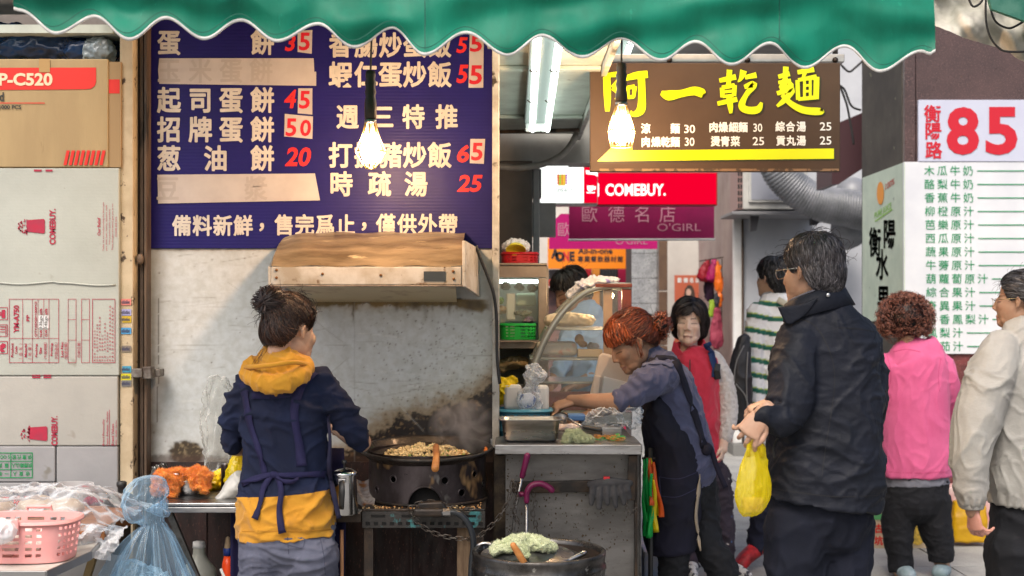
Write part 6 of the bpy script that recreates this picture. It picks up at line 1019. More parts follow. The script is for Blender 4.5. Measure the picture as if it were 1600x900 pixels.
obj('bag_handle', MB().tube([P(a, b_, 7.93) for a, b_ in cr([(1496, 784), (1500, 765), (1514, 758), (1528, 765), (1531, 784)], 4)], .007, 8), mat('mustard_vinyl', 0), parent=t, smooth=True); t['label'] = 'glossy mustard yellow tote bag on the pavement near the granite pillar'
del m_glass
# hanging umbrellas and pouches on the kiosk side
def drape(name, label, cat, keys, D, m, amp=.03, sc=(30, 30, 5), group=None): q = MB().tube([P(a, b_, D) for a, b_, c_ in cr(keys, 4)], [(c_/F*D, c_/F*D*.6) for a, b_, c_ in cr(keys, 4)], 20, rnd=True); return obj(name, remesh(q, .014, 1, crumple(amp, sc)), m, smooth=True, label=label, cat=cat, group=group)
gr = 'goods hanging on the kiosk side'
drape('folded_umbrella', 'dark red folded umbrella hanging at the kiosk side', 'umbrella', [(1107, 406, 4), (1103, 420, 9), (1099, 434, 11)], 13.2, mat('dark_red_cloth', s(140, 15, 35), .6), group=gr)
drape('folded_umbrella', 'magenta folded umbrella next to the dark red one', 'umbrella', [(1116, 406, 4), (1115, 420, 8), (1112, 436, 9)], 13.1, mat('magenta_cloth', s(150, 10, 80), .6), group=gr)
drape('orange_pouch', 'upper orange pouch with black straps by the kiosk', 'pouch', [(1122, 408, 2), (1123, 428, 6), (1124, 450, 7), (1123, 458, 3)], 12.9, mat('orange_nylon', s(220, 110, 20), .5, c2=s(190, 80, 10)), group=gr)
drape('orange_pouch', 'lower orange and black pouch beneath the first pouch', 'pouch', [(1123, 456, 3), (1123, 466, 7), (1123, 478, 6)], 12.9, mat('orange_nylon', 0), group=gr)
drape('black_pouch', 'black pouch on the left of the lower orange one', 'pouch', [(1119, 458, 3), (1120, 468, 5), (1119, 478, 4)], 12.7, mat('black_cloth', (.02, .02, .025), .7), group=gr)
drape('green_pouch', 'lime green pouch hanging below the purple scarves', 'pouch', [(1113, 470, 4), (1113, 482, 5), (1111, 494, 4)], 13.0, mat('lime_cloth', s(130, 160, 40), .6), group=gr)
drape('purple_scarf', 'purple and black scarf bundle over the poster edge', 'scarf', [(1110, 432, 6), (1108, 450, 9), (1109, 468, 7)], 13.3, mat('purple_cloth', s(60, 30, 60), .7, c2=s(25, 20, 30), vs=9), group=gr)
drape('maroon_coat', 'long dusty maroon coat hanging at the bottom', 'coat', [(1121, 480, 4), (1120, 505, 9), (1119, 532, 11), (1122, 540, 8)], 12.9, mat('dusty_maroon', s(140, 50, 70), .7), group=gr)
t = thing('hanging_rack', 'thin wire rack carrying the hanging umbrellas and pouches', 'rack', P(1112, 405, 13.0)); obj('wire', MB().tube([P(1093, 408, 13.2), P(1130, 402, 12.9)], .006, 6).tube([P(1128, 404, 12.9), P(1127, 540, 12.9)], .005, 6), m_darkmetal, parent=t, smooth=True)
# ================================================================ PEOPLE
def mixc(a, b_, t): return tuple(x+(y-x)*t for x, y in zip(a, b_))
HEADS = {}
def head_base(fem, old=0.):
    k = (fem, old)
    if k in HEADS: return HEADS[k]
    q = MB(); j = .9 if fem else 1.
    q.ell((0, .018, .045), (.074, .096, .085), n=28); q.ell((0, -.030, -.020), (.060*j+.003, .066, .088), n=28); q.ell((0, -.048, -.078), (.036*j, .040, .034), n=20)
    for sx in (-1, 1):
        q.ell((sx*.030, -.056, -.014), (.027, .030, .032)); q.ell((sx*.036, -.014, -.050), (.022, .044, .034)); q.ell((sx*.024, -.045, -.070), (.026, .034, .026))
        q.tube([(sx*.072, -.003, .018), (sx*.079, .008, .022), (sx*.082, .016, .006), (sx*.076, .007, -.015), (sx*.072, -.002, -.020)], [(.005, .004), (.0055, .0045), (.0055, .0045), (.006, .0045), (.005, .004)], 10, rnd=True); q.ell((sx*.073, .006, .0), (.006, .011, .019))
        q.ell((sx*.011, -.096, -.026), (.0075, .009, .0065))
    q.tube([(0, -.088, .020), (0, -.096, .002), (0, -.106, -.019)], [(.0065, .007), (.0075, .009), (.0095, .008)], 12, rnd=True)
    q.ell((0, -.081, -.058), (.024, .018, .018)); q.ell((0, -.066, -.080), (.028, .032, .024)); q.tube([(0, .028, -.02), (0, .030, -.09), (0, .040, -.19)], [(.047*j, .052), (.046*j, .050), (.054*j, .056)], 22)
    def sc(v, n):
        d = np.zeros(len(v))
        for c, a, s_ in [((sx*.031, -.085, .014), -.0075, (.014, .022, .010)) for sx in (-1, 1)]+[((sx*.031, -.087, .010), .0042, (.011, .02, .0055)) for sx in (-1, 1)]+[((sx*.030, -.092, .031), .0025, (.018, .02, .006)) for sx in (-1, 1)]+[
                ((0, -.10, -.0605), -.0028, (.021, .02, .0020)), ((0, -.10, -.054), .0012, (.016, .02, .0035)), ((0, -.10, -.067), .0016, (.014, .02, .0042)), ((0, -.10, -.077), -.0012, (.016, .02, .004))]+[((sx*.028, -.09, -.042), -.0022*(1+old), (.004, .02, .014)) for sx in (-1, 1)]+[((sx*.006, -.112, -.030), -.0018, (.003, .01, .002)) for sx in (-1, 1)]+[((sx*.031, -.09, -.004), -.0015*old, (.012, .02, .003)) for sx in (-1, 1)]:
            e = (v-np.array(c))/np.array(s_); d += a*np.exp(-.5*(e**2).sum(1))
        return d
    r = remesh(q, .0031, 9, sc); HEADS[k] = (np.array(r.v), r.f); return HEADS[k]
def head_colors(v, skin, lips, brow):
    c = np.tile(np.array(skin, float), (len(v), 1)); x, y, z = v[:, 0], v[:, 1], v[:, 2]
    def lay(m, col, a=1.):
        m = (np.clip(m, 0, 1)*a)[:, None]; c[:] = c*(1-m)+np.array(col)*m
    fr = np.clip((-y-.055)/.015, 0, 1)
    lay(np.exp(-((np.abs(x)-.040)/.018)**2-((z+.02)/.018)**2)*fr, (skin[0]*1.02, skin[1]*.80, skin[2]*.76), .4); lay(np.exp(-(x/.014)**2-((z+.022)/.012)**2)*fr, (skin[0], skin[1]*.84, skin[2]*.8), .3)
    lip = (np.exp(-((z+.0605-.0015*np.cos(x*160))/.0062)**4))*(np.abs(x) < .023)*fr; lay(lip, lips, .6); lay(np.exp(-((z+.0605)/.0014)**2)*(np.abs(x) < .023)*fr, (.16, .06, .05), .7)
    e = np.abs(x)-.031; lay(np.exp(-((z-.0065+e*e*7)/.0024)**2)*(np.abs(e) < .015)*fr, (.02, .012, .01), .95); lay(np.exp(-((z-.014+e*e*5)/.0016)**2)*(np.abs(e) < .015)*fr, (skin[0]*.5, skin[1]*.4, skin[2]*.35), .5)
    lay(np.exp(-((z-.031+e*e*9)/.0032)**2)*(np.abs(e+.0) < .019)*fr, brow, .9); lay(np.exp(-((z+.0)/.004)**2-(e/.013)**2)*fr, (skin[0]*.75, skin[1]*.62, skin[2]*.6), .35)
    lay(np.exp(-((np.abs(x)-.007)/.003)**2-((z+.031)/.0022)**2)*(y < -.098), (.05, .02, .015), .9); return c
def hand_mb(curl=.6, spread=1., thumb=1.):
    q = MB(); q.tube([(0, 0, -.03), (0, 0, 0), (.001, 0, .04), (.001, -.002, .082)], [(.025, .019), (.028, .018), (.038, .015), (.040, .012)], 16, rnd=True)
    for i, (x, L_, r, cc) in enumerate(((-.031, .071, .0088, .9), (-.010, .080, .0092, 1.), (.011, .074, .0088, 1.08), (.031, .058, .0078, 1.2))):
        p = Vector((x, -.002, .078-.004*abs(i-1.2))); a = 0.12; pts = [p]; dx = (x*1.6)*spread
        for k, f_ in enumerate((.45, .3, .25)):
            a += curl*cc*(.55 if k == 0 else .8); p = p+Vector((dx*f_, -math.sin(a)*L_*f_, math.cos(a)*L_*f_)); pts.append(p)
        q.tube(pts, [r*1.08, r*1.02, r*.95, r*.82], 10, rnd=True)
    pts = [Vector((-.024, -.006, .022)), Vector((-.044, -.016, .046)), Vector((-.050, -.028*thumb-.004, .072)), Vector((-.046, -.040*thumb-.004, .092))]; q.tube(pts, [.014, .0115, .0105, .0085], 10, rnd=True)
    r = remesh(q, .0026, 3); return np.array(r.v), r.f
HC = np.array((0, .02, .03))
def exit_r(d, ells):                                     # distance from the head centre to the outside of a union of ellipsoids
    best = np.zeros(len(d))
    for c, r in ells:
        o = (HC-np.array(c))/np.array(r); dd = d/np.array(r); A = (dd**2).sum(1); B = (o*dd).sum(1); Cc = (o**2).sum()-1; disc = B*B-A*Cc
        best = np.maximum(best, np.where(disc > 0, (-B+np.sqrt(np.maximum(disc, 0)))/A, 0))
    return best
SHELL = [((0, .015, .055), (.081, .100, .082)), ((0, .045, .0), (.076, .068, .085))]
BOB = [((0, .012, .052), (.086, .100, .088)), ((0, .035, .01), (.096, .080, .092)), ((0, .04, -.04), (.088, .065, .048))]
def hairline(v, front_=.078, ear=.03, nape=-.062):
    return v[:, 2]-np.interp(v[:, 1], [-.11, -.072, -.05, -.035, -.02, .01, .032, .06, .13], [front_+.01, front_, .035, .0, .018, ear, -.02, nape, nape-.005])
def hair(mb, M4, ells, mask, flow, n, steps, ds, wd, lift, col, colvar=.35, keep=None, seed=1, cap=True, droop=0., wave=0., col2=None):
    rs = np.random.RandomState(seed); M = np.array(M4)
    tw = lambda v: v @ M[:3, :3].T+M[:3, 3]
    if cap:
        th, ph = np.meshgrid(np.linspace(0, 2*np.pi, 97)[:-1], np.linspace(.02, np.pi-.02, 60)); d = np.stack([np.sin(ph)*np.cos(th), np.sin(ph)*np.sin(th), np.cos(ph)], 2).reshape(-1, 3)
        p = HC+d*(exit_r(d, ells)+.0015*fbm(d*14, 2)-.003)[:, None]; ok = mask(p) > 0; fs = []
        for j in range(59):
            for i in range(96):
                f = (j*96+i, j*96+(i+1) % 96, (j+1)*96+(i+1) % 96, (j+1)*96+i)
                if all(ok[k] for k in f): fs.append(f)
        mb.add(tw(p).tolist(), fs, tuple(.6*x for x in col))
    d = rs.normal(size=(n*3, 3)); d /= np.linalg.norm(d, axis=1)[:, None]; p = HC+d*exit_r(d, ells)[:, None]; p = p[mask(p) > 0][:n]; n = len(p); li = lift*(.25+rs.rand(n)); pts = [p]; nr = []
    rv = rs.normal(size=(n, 3))*.16
    for k in range(steps):
        r = p-HC; nn = r/np.linalg.norm(r, axis=1)[:, None]; f = flow(p)+rv+wave*np.stack([pn(p*40+3), pn(p*40+9), pn(p*40+15)], 1); f = f-nn*(f*nn).sum(1)[:, None]*(1-droop); f /= np.linalg.norm(f, axis=1)[:, None]+1e-9
        p2 = p+f*ds; bad = mask(p2) < -.012; p2[bad] = p[bad]+f[bad]*.0006; r = p2-HC; L_ = np.linalg.norm(r, axis=1); nn2 = r/L_[:, None]; R0 = exit_r(nn2, ells)+li*min(1, (k+1)/3); p2 = HC+nn2*(R0 if not droop else np.maximum(R0, L_*.985))[:, None]; pts.append(p2); nr.append(nn2); p = p2
    nr = [nr[0]]+nr; P3 = np.stack(pts, 1); N3 = np.stack(nr, 1); T3 = np.gradient(P3, axis=1); X3 = np.cross(T3, N3); X3 /= np.linalg.norm(X3, axis=2)[:, :, None]+1e-9; ph_ = (rs.rand(n)*1.5-.75)[:, None, None]; X3 = X3*np.cos(ph_)+N3*np.sin(ph_)
    W = wd*(.6+.8*rs.rand(n))[:, None]*np.concatenate([np.ones(steps-1), [.7, .15]])[None]; A = P3-X3*W[:, :, None]; B = P3+X3*W[:, :, None]; cv = (1+colvar*(rs.rand(n)*2-1)); mixr = rs.rand(n)
    st_ = np.stack([A, B], 2).reshape(n, -1, 3)
    for i in range(n):
        if keep is not None and not keep(P3[i]): continue
        c_ = col if col2 is None else mixc(col, col2, mixr[i]**2 if callable(col2) is False else 0)
        mb.add(tw(st_[i]).tolist(), [(2*k, 2*k+1, 2*k+3, 2*k+2) for k in range(steps)], tuple(np.clip(np.array(c_)*cv[i], 0, 1)))
    return mb
def hairmat(name, r=.42): return mat(name, (1, 1, 1), r, attr=True, spec=.45)
m_hair = hairmat('hair'); m_skin = mat('skin', (1, 1, 1), .48, attr=True, c2=(.93, .88, .86), vs=40, sss=.12, b=.12, bs=160, spec=.4)
SKIN = (.52, .33, .23); SKIN_T = (.37, .225, .15); SKIN_L = (.60, .40, .29)
class Fig:
    def __init__(s, D, px, label, skin=SKIN):
        s.D, s.u, s.skin = D, D/F, skin; s.t = thing('person', label, 'person', ((px-800)/F*D, D, 0)); s.core = MB(); s.body = MB()
    def w(s, px, py, dy=0.): return P(px, py, s.D+dy)
    def limb(s, q, keys, n=22, rnd=True, ex=2., k=4, core=True):
        c = cr([[*r[:3], r[3], (r[4] if len(r) > 4 else r[3])] for r in keys], k); pts = [s.w(r[0], r[1], r[2]) for r in c]; rad = [(r[3]*s.u, r[4]*s.u) for r in c]
        q.tube(pts, rad, n, rnd=rnd, ex=ex)
        if core: s.core.tube(pts, [(max(a*.72, .01), max(b_*.72, .01)) for a, b_ in rad], 14, rnd=True)
        return q
    def cloth(s, name, q, m, vox=.008, sm=3, disp=None, label=None, **k): r = remesh(q, vox, sm, disp); o = obj(name, r, m, parent=s.t, smooth=True, label=label, **k); return bvh(r)
    def head(s, px, py, yaw, pitch=0, roll=0, sc=.95, fem=True, old=0., dy=0., lips=(.40, .18, .15), brow=(.04, .025, .02)):
        s.M = Matrix.Translation(s.w(px, py, dy)) @ Matrix.Rotation(math.radians(yaw), 4, 'Z') @ Matrix.Rotation(math.radians(pitch), 4, 'X') @ Matrix.Rotation(math.radians(roll), 4, 'Y') @ Matrix.Scale(sc, 4)
        v, f = head_base(fem, old); M = np.array(s.M); s.body.add((v @ M[:3, :3].T+M[:3, 3]).tolist(), f, head_colors(v, s.skin, lips, brow)); s.hm = MB()
    def hair(s, **k): hair(s.hm, s.M, **k)
    def hc(s, x, y, z): return s.M @ Vector((x, y, z))
    def flyaways(s, c, rad, n, col, L_=.05, w_=.0005):
        for i in range(n):
            d = Vector((R.gauss(0, 1), R.gauss(0, 1), abs(R.gauss(0, 1))*.8-.1)).normalized(); p = Vector(c)+Vector((d.x*rad[0], d.y*rad[1], d.z*rad[2])); v = (d.orthogonal()+Vector((R.gauss(0, .6), R.gauss(0, .6), R.gauss(0, .6)-.2))).normalized(); l = L_*R.uniform(.4, 1.2)
            s.hm.ribbon([p, p+v*l*.4+d*.006, p+v*l*.7+d*.009, p+v*l+d*.004], w_*2, (0, -1, 0), col)
    def skinlimb(s, keys, vox=.004):
        q = MB(); s.limb(q, keys, 18, core=False); r = remesh(q, vox, 3); s.body.add(r.v, r.f, s.skin)
    def hand(s, pos, d, nrm, curl=.6, sc=.95, mir=False, spread=1., thumb=1., skin=None):
        v, f = hand_mb(curl, spread, thumb); v = v.copy()
        if mir: v[:, 0] *= -1; f = [tuple(q[::-1]) for q in f]
        z = Vector(d).normalized(); y = -(Vector(nrm)-z*Vector(nrm).dot(z)).normalized(); x = y.cross(z); M = np.array(Matrix((x, y, z)).transposed()); s.body.add((v @ M.T*sc+np.array(Vector(pos))).tolist(), f, skin or s.skin)
    def finish(s, hairmat_=None):
        s.flyaways(s.M @ Vector((0, .02, .045)), (.088, .104, .090), 170, (.03, .02, .016))
        if s.core.v: r = remesh(s.core, .016, 2); s.body.add(r.v, r.f, s.skin)
        obj('body', s.body, m_skin, parent=s.t, smooth=True)
        if s.hm.v: obj('hair', s.hm, hairmat_ or m_hair, parent=s.t, smooth=True)
    def shoe(s, px, py, dy, L_, m, yaw=0, pitch=0, name='shoe', label=None):
        q = MB(); M = Matrix.Rotation(yaw, 3, 'Z') @ Matrix.Rotation(pitch, 3, 'X'); c = s.w(px, py, dy)
        q.tube([c+M @ Vector(v) for v in ((0, .10*L_, .045*L_), (0, .03*L_, .05*L_), (0, -.07*L_, .035*L_), (0, -.15*L_, .022*L_))], [(.036*L_, .045*L_), (.038*L_, .05*L_), (.044*L_, .035*L_), (.036*L_, .020*L_)], 16, rnd=True)
        return obj(name, remesh(q, .006, 2), m, parent=s.t, smooth=True, label=label)
def cuff_rings(z0=0, amp=.004, fr=150, along=(0, 0, 1)):
    a = np.array(along, float); a /= np.linalg.norm(a); return lambda v, n: amp*np.sin((v @ a)*fr+2*pn(v*14))*.5
def strap(fig, name, tree, pts, wid, m, off=.004, k=4):
    q = cr(pts, k); P_ = [onto(tree, a, b_, off, fig.D-.1) for a, b_, *_ in q]; ps = [p for p, n in P_]
    ps = [ps[i] if 0 < i < len(ps)-1 and False else (ps[max(i-1, 0)]+ps[i]*2+ps[min(i+1, len(ps)-1)])/4 for i in range(len(ps))]
    ws = [(r[2] if len(r) > 2 else wid)*fig.u for r in q]; return obj(name, MB().ribbon(ps, ws, [n for p, n in P_]), m, parent=fig.t, smooth=True, solid=.0025)
# ---------------------------------------------------------------- the cook
m_navy = mat('navy_knit', s(16, 28, 60), .9, c2=s(11, 20, 46), vs=5, b=.4, bs=300, wr=(7, .8)); m_mus = mat('mustard_jersey', s(205, 148, 42), .9, c2=s(190, 132, 34), vs=6, b=.4, bs=300, wr=(7, .6), sheen=.15, sp=(s(150, 105, 40), 6, .66))
m_apron = mat('navy_apron_cloth', s(29, 27, 68), .85, c2=s(23, 21, 56), vs=8, b=.25, bs=380); m_jean = mat('grey_denim', s(95, 98, 115), .85, c2=s(82, 85, 102), vs=6, b=.4, bs=300, wr=(8, .8), sp=(s(70, 72, 90), 8, .66))
f = Fig(4.15, 445, 'woman cook in a navy and mustard hoodie and navy apron by the wok'); f.head(454, 519, 139, 10, 0, .93)
q = MB(); f.limb(q, [(448, 566, 0, 30, 28), (447, 582, 0, 50, 36), (446, 602, 0, 66, 44), (445, 640, 0, 68, 50), (444, 690, .0, 65, 48), (445, 735, 0, 65, 48), (446, 790, -.01, 74, 58), (448, 838, -.01, 78, 60)], 30, rnd=False, ex=2.4)
f.limb(q, [(392, 600, 0, 24, 26), (374, 634, .01, 25, 25), (364, 668, .03, 19, 20), (363, 694, .05, 17, 18)]); f.limb(q, [(498, 598, 0, 26, 28), (522, 628, .0, 27, 26), (545, 660, .02, 22, 22), (562, 684, .05, 19, 19)])
hoodie = lambda v, n: folds(.015, (5, 5, 9), .10, .2, 1.)(v, n)+.003*np.sin(v[:, 2]*110+4*pn(v*9))*np.clip((np.abs(v[:, 0]-f.w(445, 0).x)-.15)*14, 0, 1)
rm = remesh(q, .0065, 4, hoodie); V = np.array(rm.v); pc_ = f.w(445, 767)
def half(r, co, no, keep_up):
    me = bpy.data.meshes.new('h'); me.from_pydata(r.v, [], r.f); bm = bmesh.new(); bm.from_mesh(me); bmesh.ops.bisect_plane(bm, geom=bm.verts[:]+bm.edges[:]+bm.faces[:], plane_co=co, plane_no=no, clear_inner=keep_up, clear_outer=not keep_up); bm.to_mesh(me); bm.free(); o_ = MB(); o_.v = [tuple(x.co) for x in me.vertices]; o_.f = [tuple(p.vertices) for p in me.polygons]; return o_
obj('navy_hoodie', half(rm, pc_, (-.07, 0, 1), True), m_navy, parent=f.t, smooth=True); obj('mustard_hem', half(rm, pc_, (-.07, 0, 1), False), m_mus, parent=f.t, smooth=True); tr_ = bvh(rm)
hz = f.w(0, 832).z; obj('hem_stitching', MB().ribbon([onto(tr_, x, 831-.02*(x-371), .0012)[0] for x in range(373, 527, 6)], .0035, (0, -1, .1)), mat('mustard_thread', s(170, 115, 25), .8), parent=f.t, smooth=True)
q = MB(); f.limb(q, [(398, 566, -.03, 12, 12), (390, 584, -.07, 15, 14), (408, 596, -.115, 15, 14), (436, 600, -.13, 16, 14), (462, 590, -.115, 15, 14), (480, 574, -.06, 12, 12)], core=False); f.limb(q, [(416, 564, -.03, 12, 12), (436, 570, -.07, 16, 14), (462, 566, -.07, 14, 12), (478, 566, -.02, 9, 10)], core=False); f.limb(q, [(436, 560, .01, 34, 30), (440, 580, -.04, 42, 36), (434, 592, -.06, 34, 30)], core=False)
f.cloth('mustard_hood', q, m_mus, .005, 4, folds(.008, (14, 14, 12), .05, .2, 4.))
obj('hood_edge', MB().tube([f.w(a, b_, d) for a, b_, d in cr([(384, 574, -.08), (400, 573, -.13), (430, 570, -.155), (458, 566, -.14), (482, 570, -.07)], 6)], [.0075]*25, 10, rnd=True), m_mus, parent=f.t, smooth=True)
strap(f, 'apron_strap', tr_, [(381, 596, 15), (386, 630, 15), (391, 660, 13), (399, 685, 9), (409, 718, 10), (415, 742, 9)], 12, m_apron); strap(f, 'apron_strap', tr_, [(492, 582, 19), (473, 594, 19), (464, 616, 16), (460, 650, 12), (467, 690, 12), (472, 730, 18)], 16, m_apron)
strap(f, 'apron_cross_band', tr_, [(394, 615, 17), (425, 615, 17), (460, 611, 18)], 17, m_apron, .005); strap(f, 'waist_tie', tr_, [(379, 757, 8), (400, 748, 9), (428, 741, 7), (455, 744, 10), (480, 741, 8), (510, 742, 12)], 9, m_apron, .006); strap(f, 'waist_tie', tr_, [(380, 752, 5), (404, 751, 6), (428, 742, 5), (450, 752, 7), (466, 748, 5)], 6, m_apron, .011)
strap(f, 'tie_end', tr_, [(427, 741, 8), (413, 762, 9), (409, 788, 8), (399, 812, 11)], 8, m_apron, .009); strap(f, 'tie_end', tr_, [(433, 741, 8), (441, 764, 9), (436, 800, 9), (442, 832, 12)], 9, m_apron, .009); obj('knot', remesh(MB().ell(onto(tr_, 430, 741, .008)[0], (.014, .01, .011)), .003, 1, crumple(.004, (60, 60, 60))), m_apron, parent=f.t, smooth=True)
q = MB().grid(lambda a, b_: f.w(361+176*a+(3*math.sin(b_*7) if a > .5 else -2*b_), 700+480*b_+ (60 if a < .5 else 0)*(1-b_), .155-.05*(2*abs(a-.5))**2+.012*math.sin(a*22)), 30, 20); obj('apron_panel', q, m_apron, parent=f.t, smooth=True, solid=.003)
strap(f, 'apron_side', tr_, [(512, 645, 5), (516, 690, 5), (514, 730, 7), (521, 770, 8), (530, 812, 7)], 6, mat('dark_navy_cloth', s(20, 20, 48), .85, b=.2, bs=300), .002)
q = MB(); f.limb(q, [(449, 815, -.0, 72, 56), (449, 840, -.01, 75, 60), (450, 858, -.0, 72, 52)], 28, rnd=True); f.limb(q, [(411, 858, -.02, 38, 56), (411, 960, 0, 35, 38), (410, 1180, .02, 22, 24)]); f.limb(q, [(489, 858, -.02, 39, 56), (488, 960, 0, 35, 38), (486, 1180, .02, 22, 24)])
trj = f.cloth('jeans', q, m_jean, .006, 3, folds(.011, (5, 5, 14), .08, .15, 2.))
m_js = mat('denim_seam', s(70, 72, 90), .85)
for pts in ([(449, 836), (450, 850), (451, 866)], [(436, 845), (452, 852), (472, 856), (476, 844)], [(382, 843), (398, 848), (406, 842)], [(500, 842), (506, 870), (508, 898)]): obj('seam', MB().ribbon([onto(trj, a, b_, .001)[0] for a, b_ in cr(pts, 6)], .0028, (0, -1, 0)), m_js, parent=f.t)
f.skinlimb([(363, 690, .05, 14, 14), (366, 700, .12, 13, 13), (392, 698, .26, 12, 12), (418, 692, .36, 9, 10)]); f.skinlimb([(562, 684, .05, 15, 15), (566, 693, .09, 14, 14), (546, 684, .22, 12, 12), (520, 666, .35, 9, 9)]); f.hand(f.w(418, 692, .36), (.3, .8, -.2), (0, 0, -1), .7); f.hand(f.w(520, 666, .35), (-.5, .7, .2), (0, -.3, -1), .8)
for x in (411, 487): f.shoe(x, 1192, -.0, 1., m_black, math.pi)
BUN = np.array(f.M.inverted() @ f.w(432, 478, -.03)); fl_ = lambda p: (BUN-p)/(np.linalg.norm(BUN-p, axis=1)[:, None]+1e-6)
f.hair(ells=SHELL, mask=lambda v: hairline(v), flow=fl_, n=5200, steps=9, ds=.012, wd=.0008, lift=.004, col=(.014, .008, .008), colvar=.6, col2=(.10, .045, .025))
Bw = f.w(424, 476, -.05); q = f.hm; rs = R
for i in range(420):
    a0, tl_, r0 = rs.uniform(0, 6.28), rs.uniform(-.9, .9), rs.uniform(.85, 1.08); M3 = Matrix.Rotation(tl_, 3, 'X') @ Matrix.Rotation(rs.uniform(-.8, .8), 3, 'Y'); pts = [Bw+M3 @ Vector((.050*r0*math.cos(a0+g_), .036*r0*math.sin(a0+g_), .062*r0*math.sin(g_*.8+tl_)*.6+.012*math.cos(a0*3))) for g_ in np.linspace(0, 2.3, 8)]
    q.ribbon(pts, .0026, [(p-Bw).normalized() for p in pts], tuple(np.array((.016, .009, .009))*rs.uniform(.5, 1.8)+np.array((.05, .02, .01))*rs.random()**3))
q.ell(Bw, (.042, .032, .046), n=24); 
for k in range(34): 
    a, b_ = rs.uniform(410, 440), rs.uniform(540, 560); pts = [f.w(a, b_-8, -.04), f.w(a-rs.uniform(0, 14), b_+8, -.06), f.w(a-rs.uniform(2, 22), b_+rs.uniform(12, 26), -.08)]; q.ribbon(pts, .0006, (0, -1, 0), (.02, .012, .01))
f.finish()
# ---------------------------------------------------------------- black jacket man
m_jkt = mat('charcoal_nylon', s(27, 30, 40), .6, c2=s(20, 23, 31), vs=6, b=.5, bs=60, wr=(14, .9), spec=.22, rv=.06); m_trs = mat('dark_slate_twill', s(27, 30, 42), .85, c2=s(20, 23, 33), vs=6, b=.4, bs=300, wr=(5, 1.), spec=.2)
f = Fig(3.8, 1285, 'man in a black jacket seen from behind holding a yellow plastic bag', SKIN_T); f.head(1268, 428, -138, 4, 0, .90, fem=False)
q = MB(); f.limb(q, [(1280, 482, .02, 44, 44), (1284, 505, .0, 62, 54), (1290, 535, 0, 78, 60), (1290, 580, 0, 83, 64), (1291, 640, 0, 85, 66), (1290, 700, 0, 87, 70), (1288, 750, 0, 91, 76), (1284, 786, 0, 90, 76)], 34, rnd=False, ex=2.5)
f.limb(q, [(1248, 535, -.05, 36, 38), (1240, 585, -.09, 38, 38), (1234, 630, -.13, 38, 36), (1220, 655, -.16, 30, 28), (1195, 650, -.19, 19, 20)]); f.limb(q, [(1345, 545, .03, 36, 38), (1356, 600, .05, 30, 36), (1352, 660, .1, 28, 32), (1320, 690, .2, 22, 24)])
jf = lambda v, n: folds(.011, (4.5, 4.5, 6), .14, .06, 3.)(v, n)+.0036*(ridge((v+.03*np.stack([pn(v*9), pn(v*9+5), pn(v*9+8)], 1))*np.array((12, 12, 30))+5, 2)-.5)
tr_ = f.cloth('black_jacket', q, m_jkt, .006, 3, jf)
def ringpts(cx, cy, a, b_, dy, tiltx, tilty, n=48, fig=f): return [fig.w(cx+a*math.cos(t_), cy+tilty*math.cos(t_)+tiltx*math.sin(t_), dy+b_*math.sin(t_)) for t_ in np.linspace(0, 2*math.pi, n, endpoint=False)]
rings = [ringpts(1280, 490, 56, .10, 0, 2, -14), ringpts(1276, 474, 50, .09, 0, 4, -16), ringpts(1273, 462, 47, .085, 0, 5, -15), ringpts(1273, 461, 43, .075, 0, 5, -15), ringpts(1276, 476, 42, .075, 0, 3, -12)]
q = MB().loft([list(r) for r in rings], cap=False); V = np.array(q.v); q.v = [(a, b_, c_+.004*e) for (a, b_, c_), e in zip(q.v, fbm(V*12, 3))]; obj('stand_collar', q, m_jkt, parent=f.t, smooth=True, solid=.004)
obj('collar_wing', remesh(MB().prism([(1216, 480), (1250, 476), (1280, 464), (1262, 490), (1236, 508), (1228, 506)], lambda a, b_: f.w(a, b_, -.095+.0006*(a-1216)*-.3), .016), .004, 3), m_jkt, parent=f.t, smooth=True); obj('lining', MB().loft([[p+Vector((0, 0, .003)) for p in ringpts(1273, 461, 43, .076, 0, 5, -15)], ringpts(1273, 457, 41, .07, 0, 5, -14)], cap=False), mat('grey_lining', s(80, 80, 90), .8), parent=f.t, smooth=True, solid=.003)
obj('snap', MB().ell(onto(tr_, 1294, 462, .012, 3.7)[0]*0+f.w(1294, 461, -.092), (.006, .003, .006)), mat('snap_metal', (.5, .5, .5), .3, 1), parent=f.t, smooth=True)
m_seam = mat('dark_seam', (.008, .008, .01), .7)
for pts in ([(1308, 512), (1340, 514), (1366, 519)], [(1240, 500), (1262, 502), (1282, 520), (1300, 560), (1304, 600), (1298, 650)], [(1298, 650), (1290, 700), (1284, 745)], [(1198, 762), (1250, 770), (1310, 776), (1372, 774)]): obj('seam', MB().ribbon([onto(tr_, a, b_, .001)[0] for a, b_ in cr(pts, 8)], .0022, (0, -1, 0)), m_seam, parent=f.t)
obj('pocket_zip', MB().ribbon([onto(tr_, a, b_, .0025)[0] for a, b_ in cr([(1216, 684), (1210, 700), (1211, 716)], 5)], .006, (0, -1, 0)), m_black, parent=f.t, solid=.002)
q = MB(); f.limb(q, [(1283, 770, 0, 84, 68), (1282, 815, 0, 82, 62)], 28); f.limb(q, [(1241, 820, -.02, 48, 56), (1243, 900, -.02, 47, 50), (1246, 1240, 0, 28, 30)]); f.limb(q, [(1320, 820, .05, 44, 54), (1312, 900, .03, 45, 50), (1306, 1240, .05, 28, 30)])
f.cloth('dark_trousers', q, m_trs, .008, 3, folds(.011, (7, 7, 4), .06, .12, 6.))
for x in (1244, 1308): f.shoe(x, 1256, 0, 1.1, m_black, math.pi*.8)
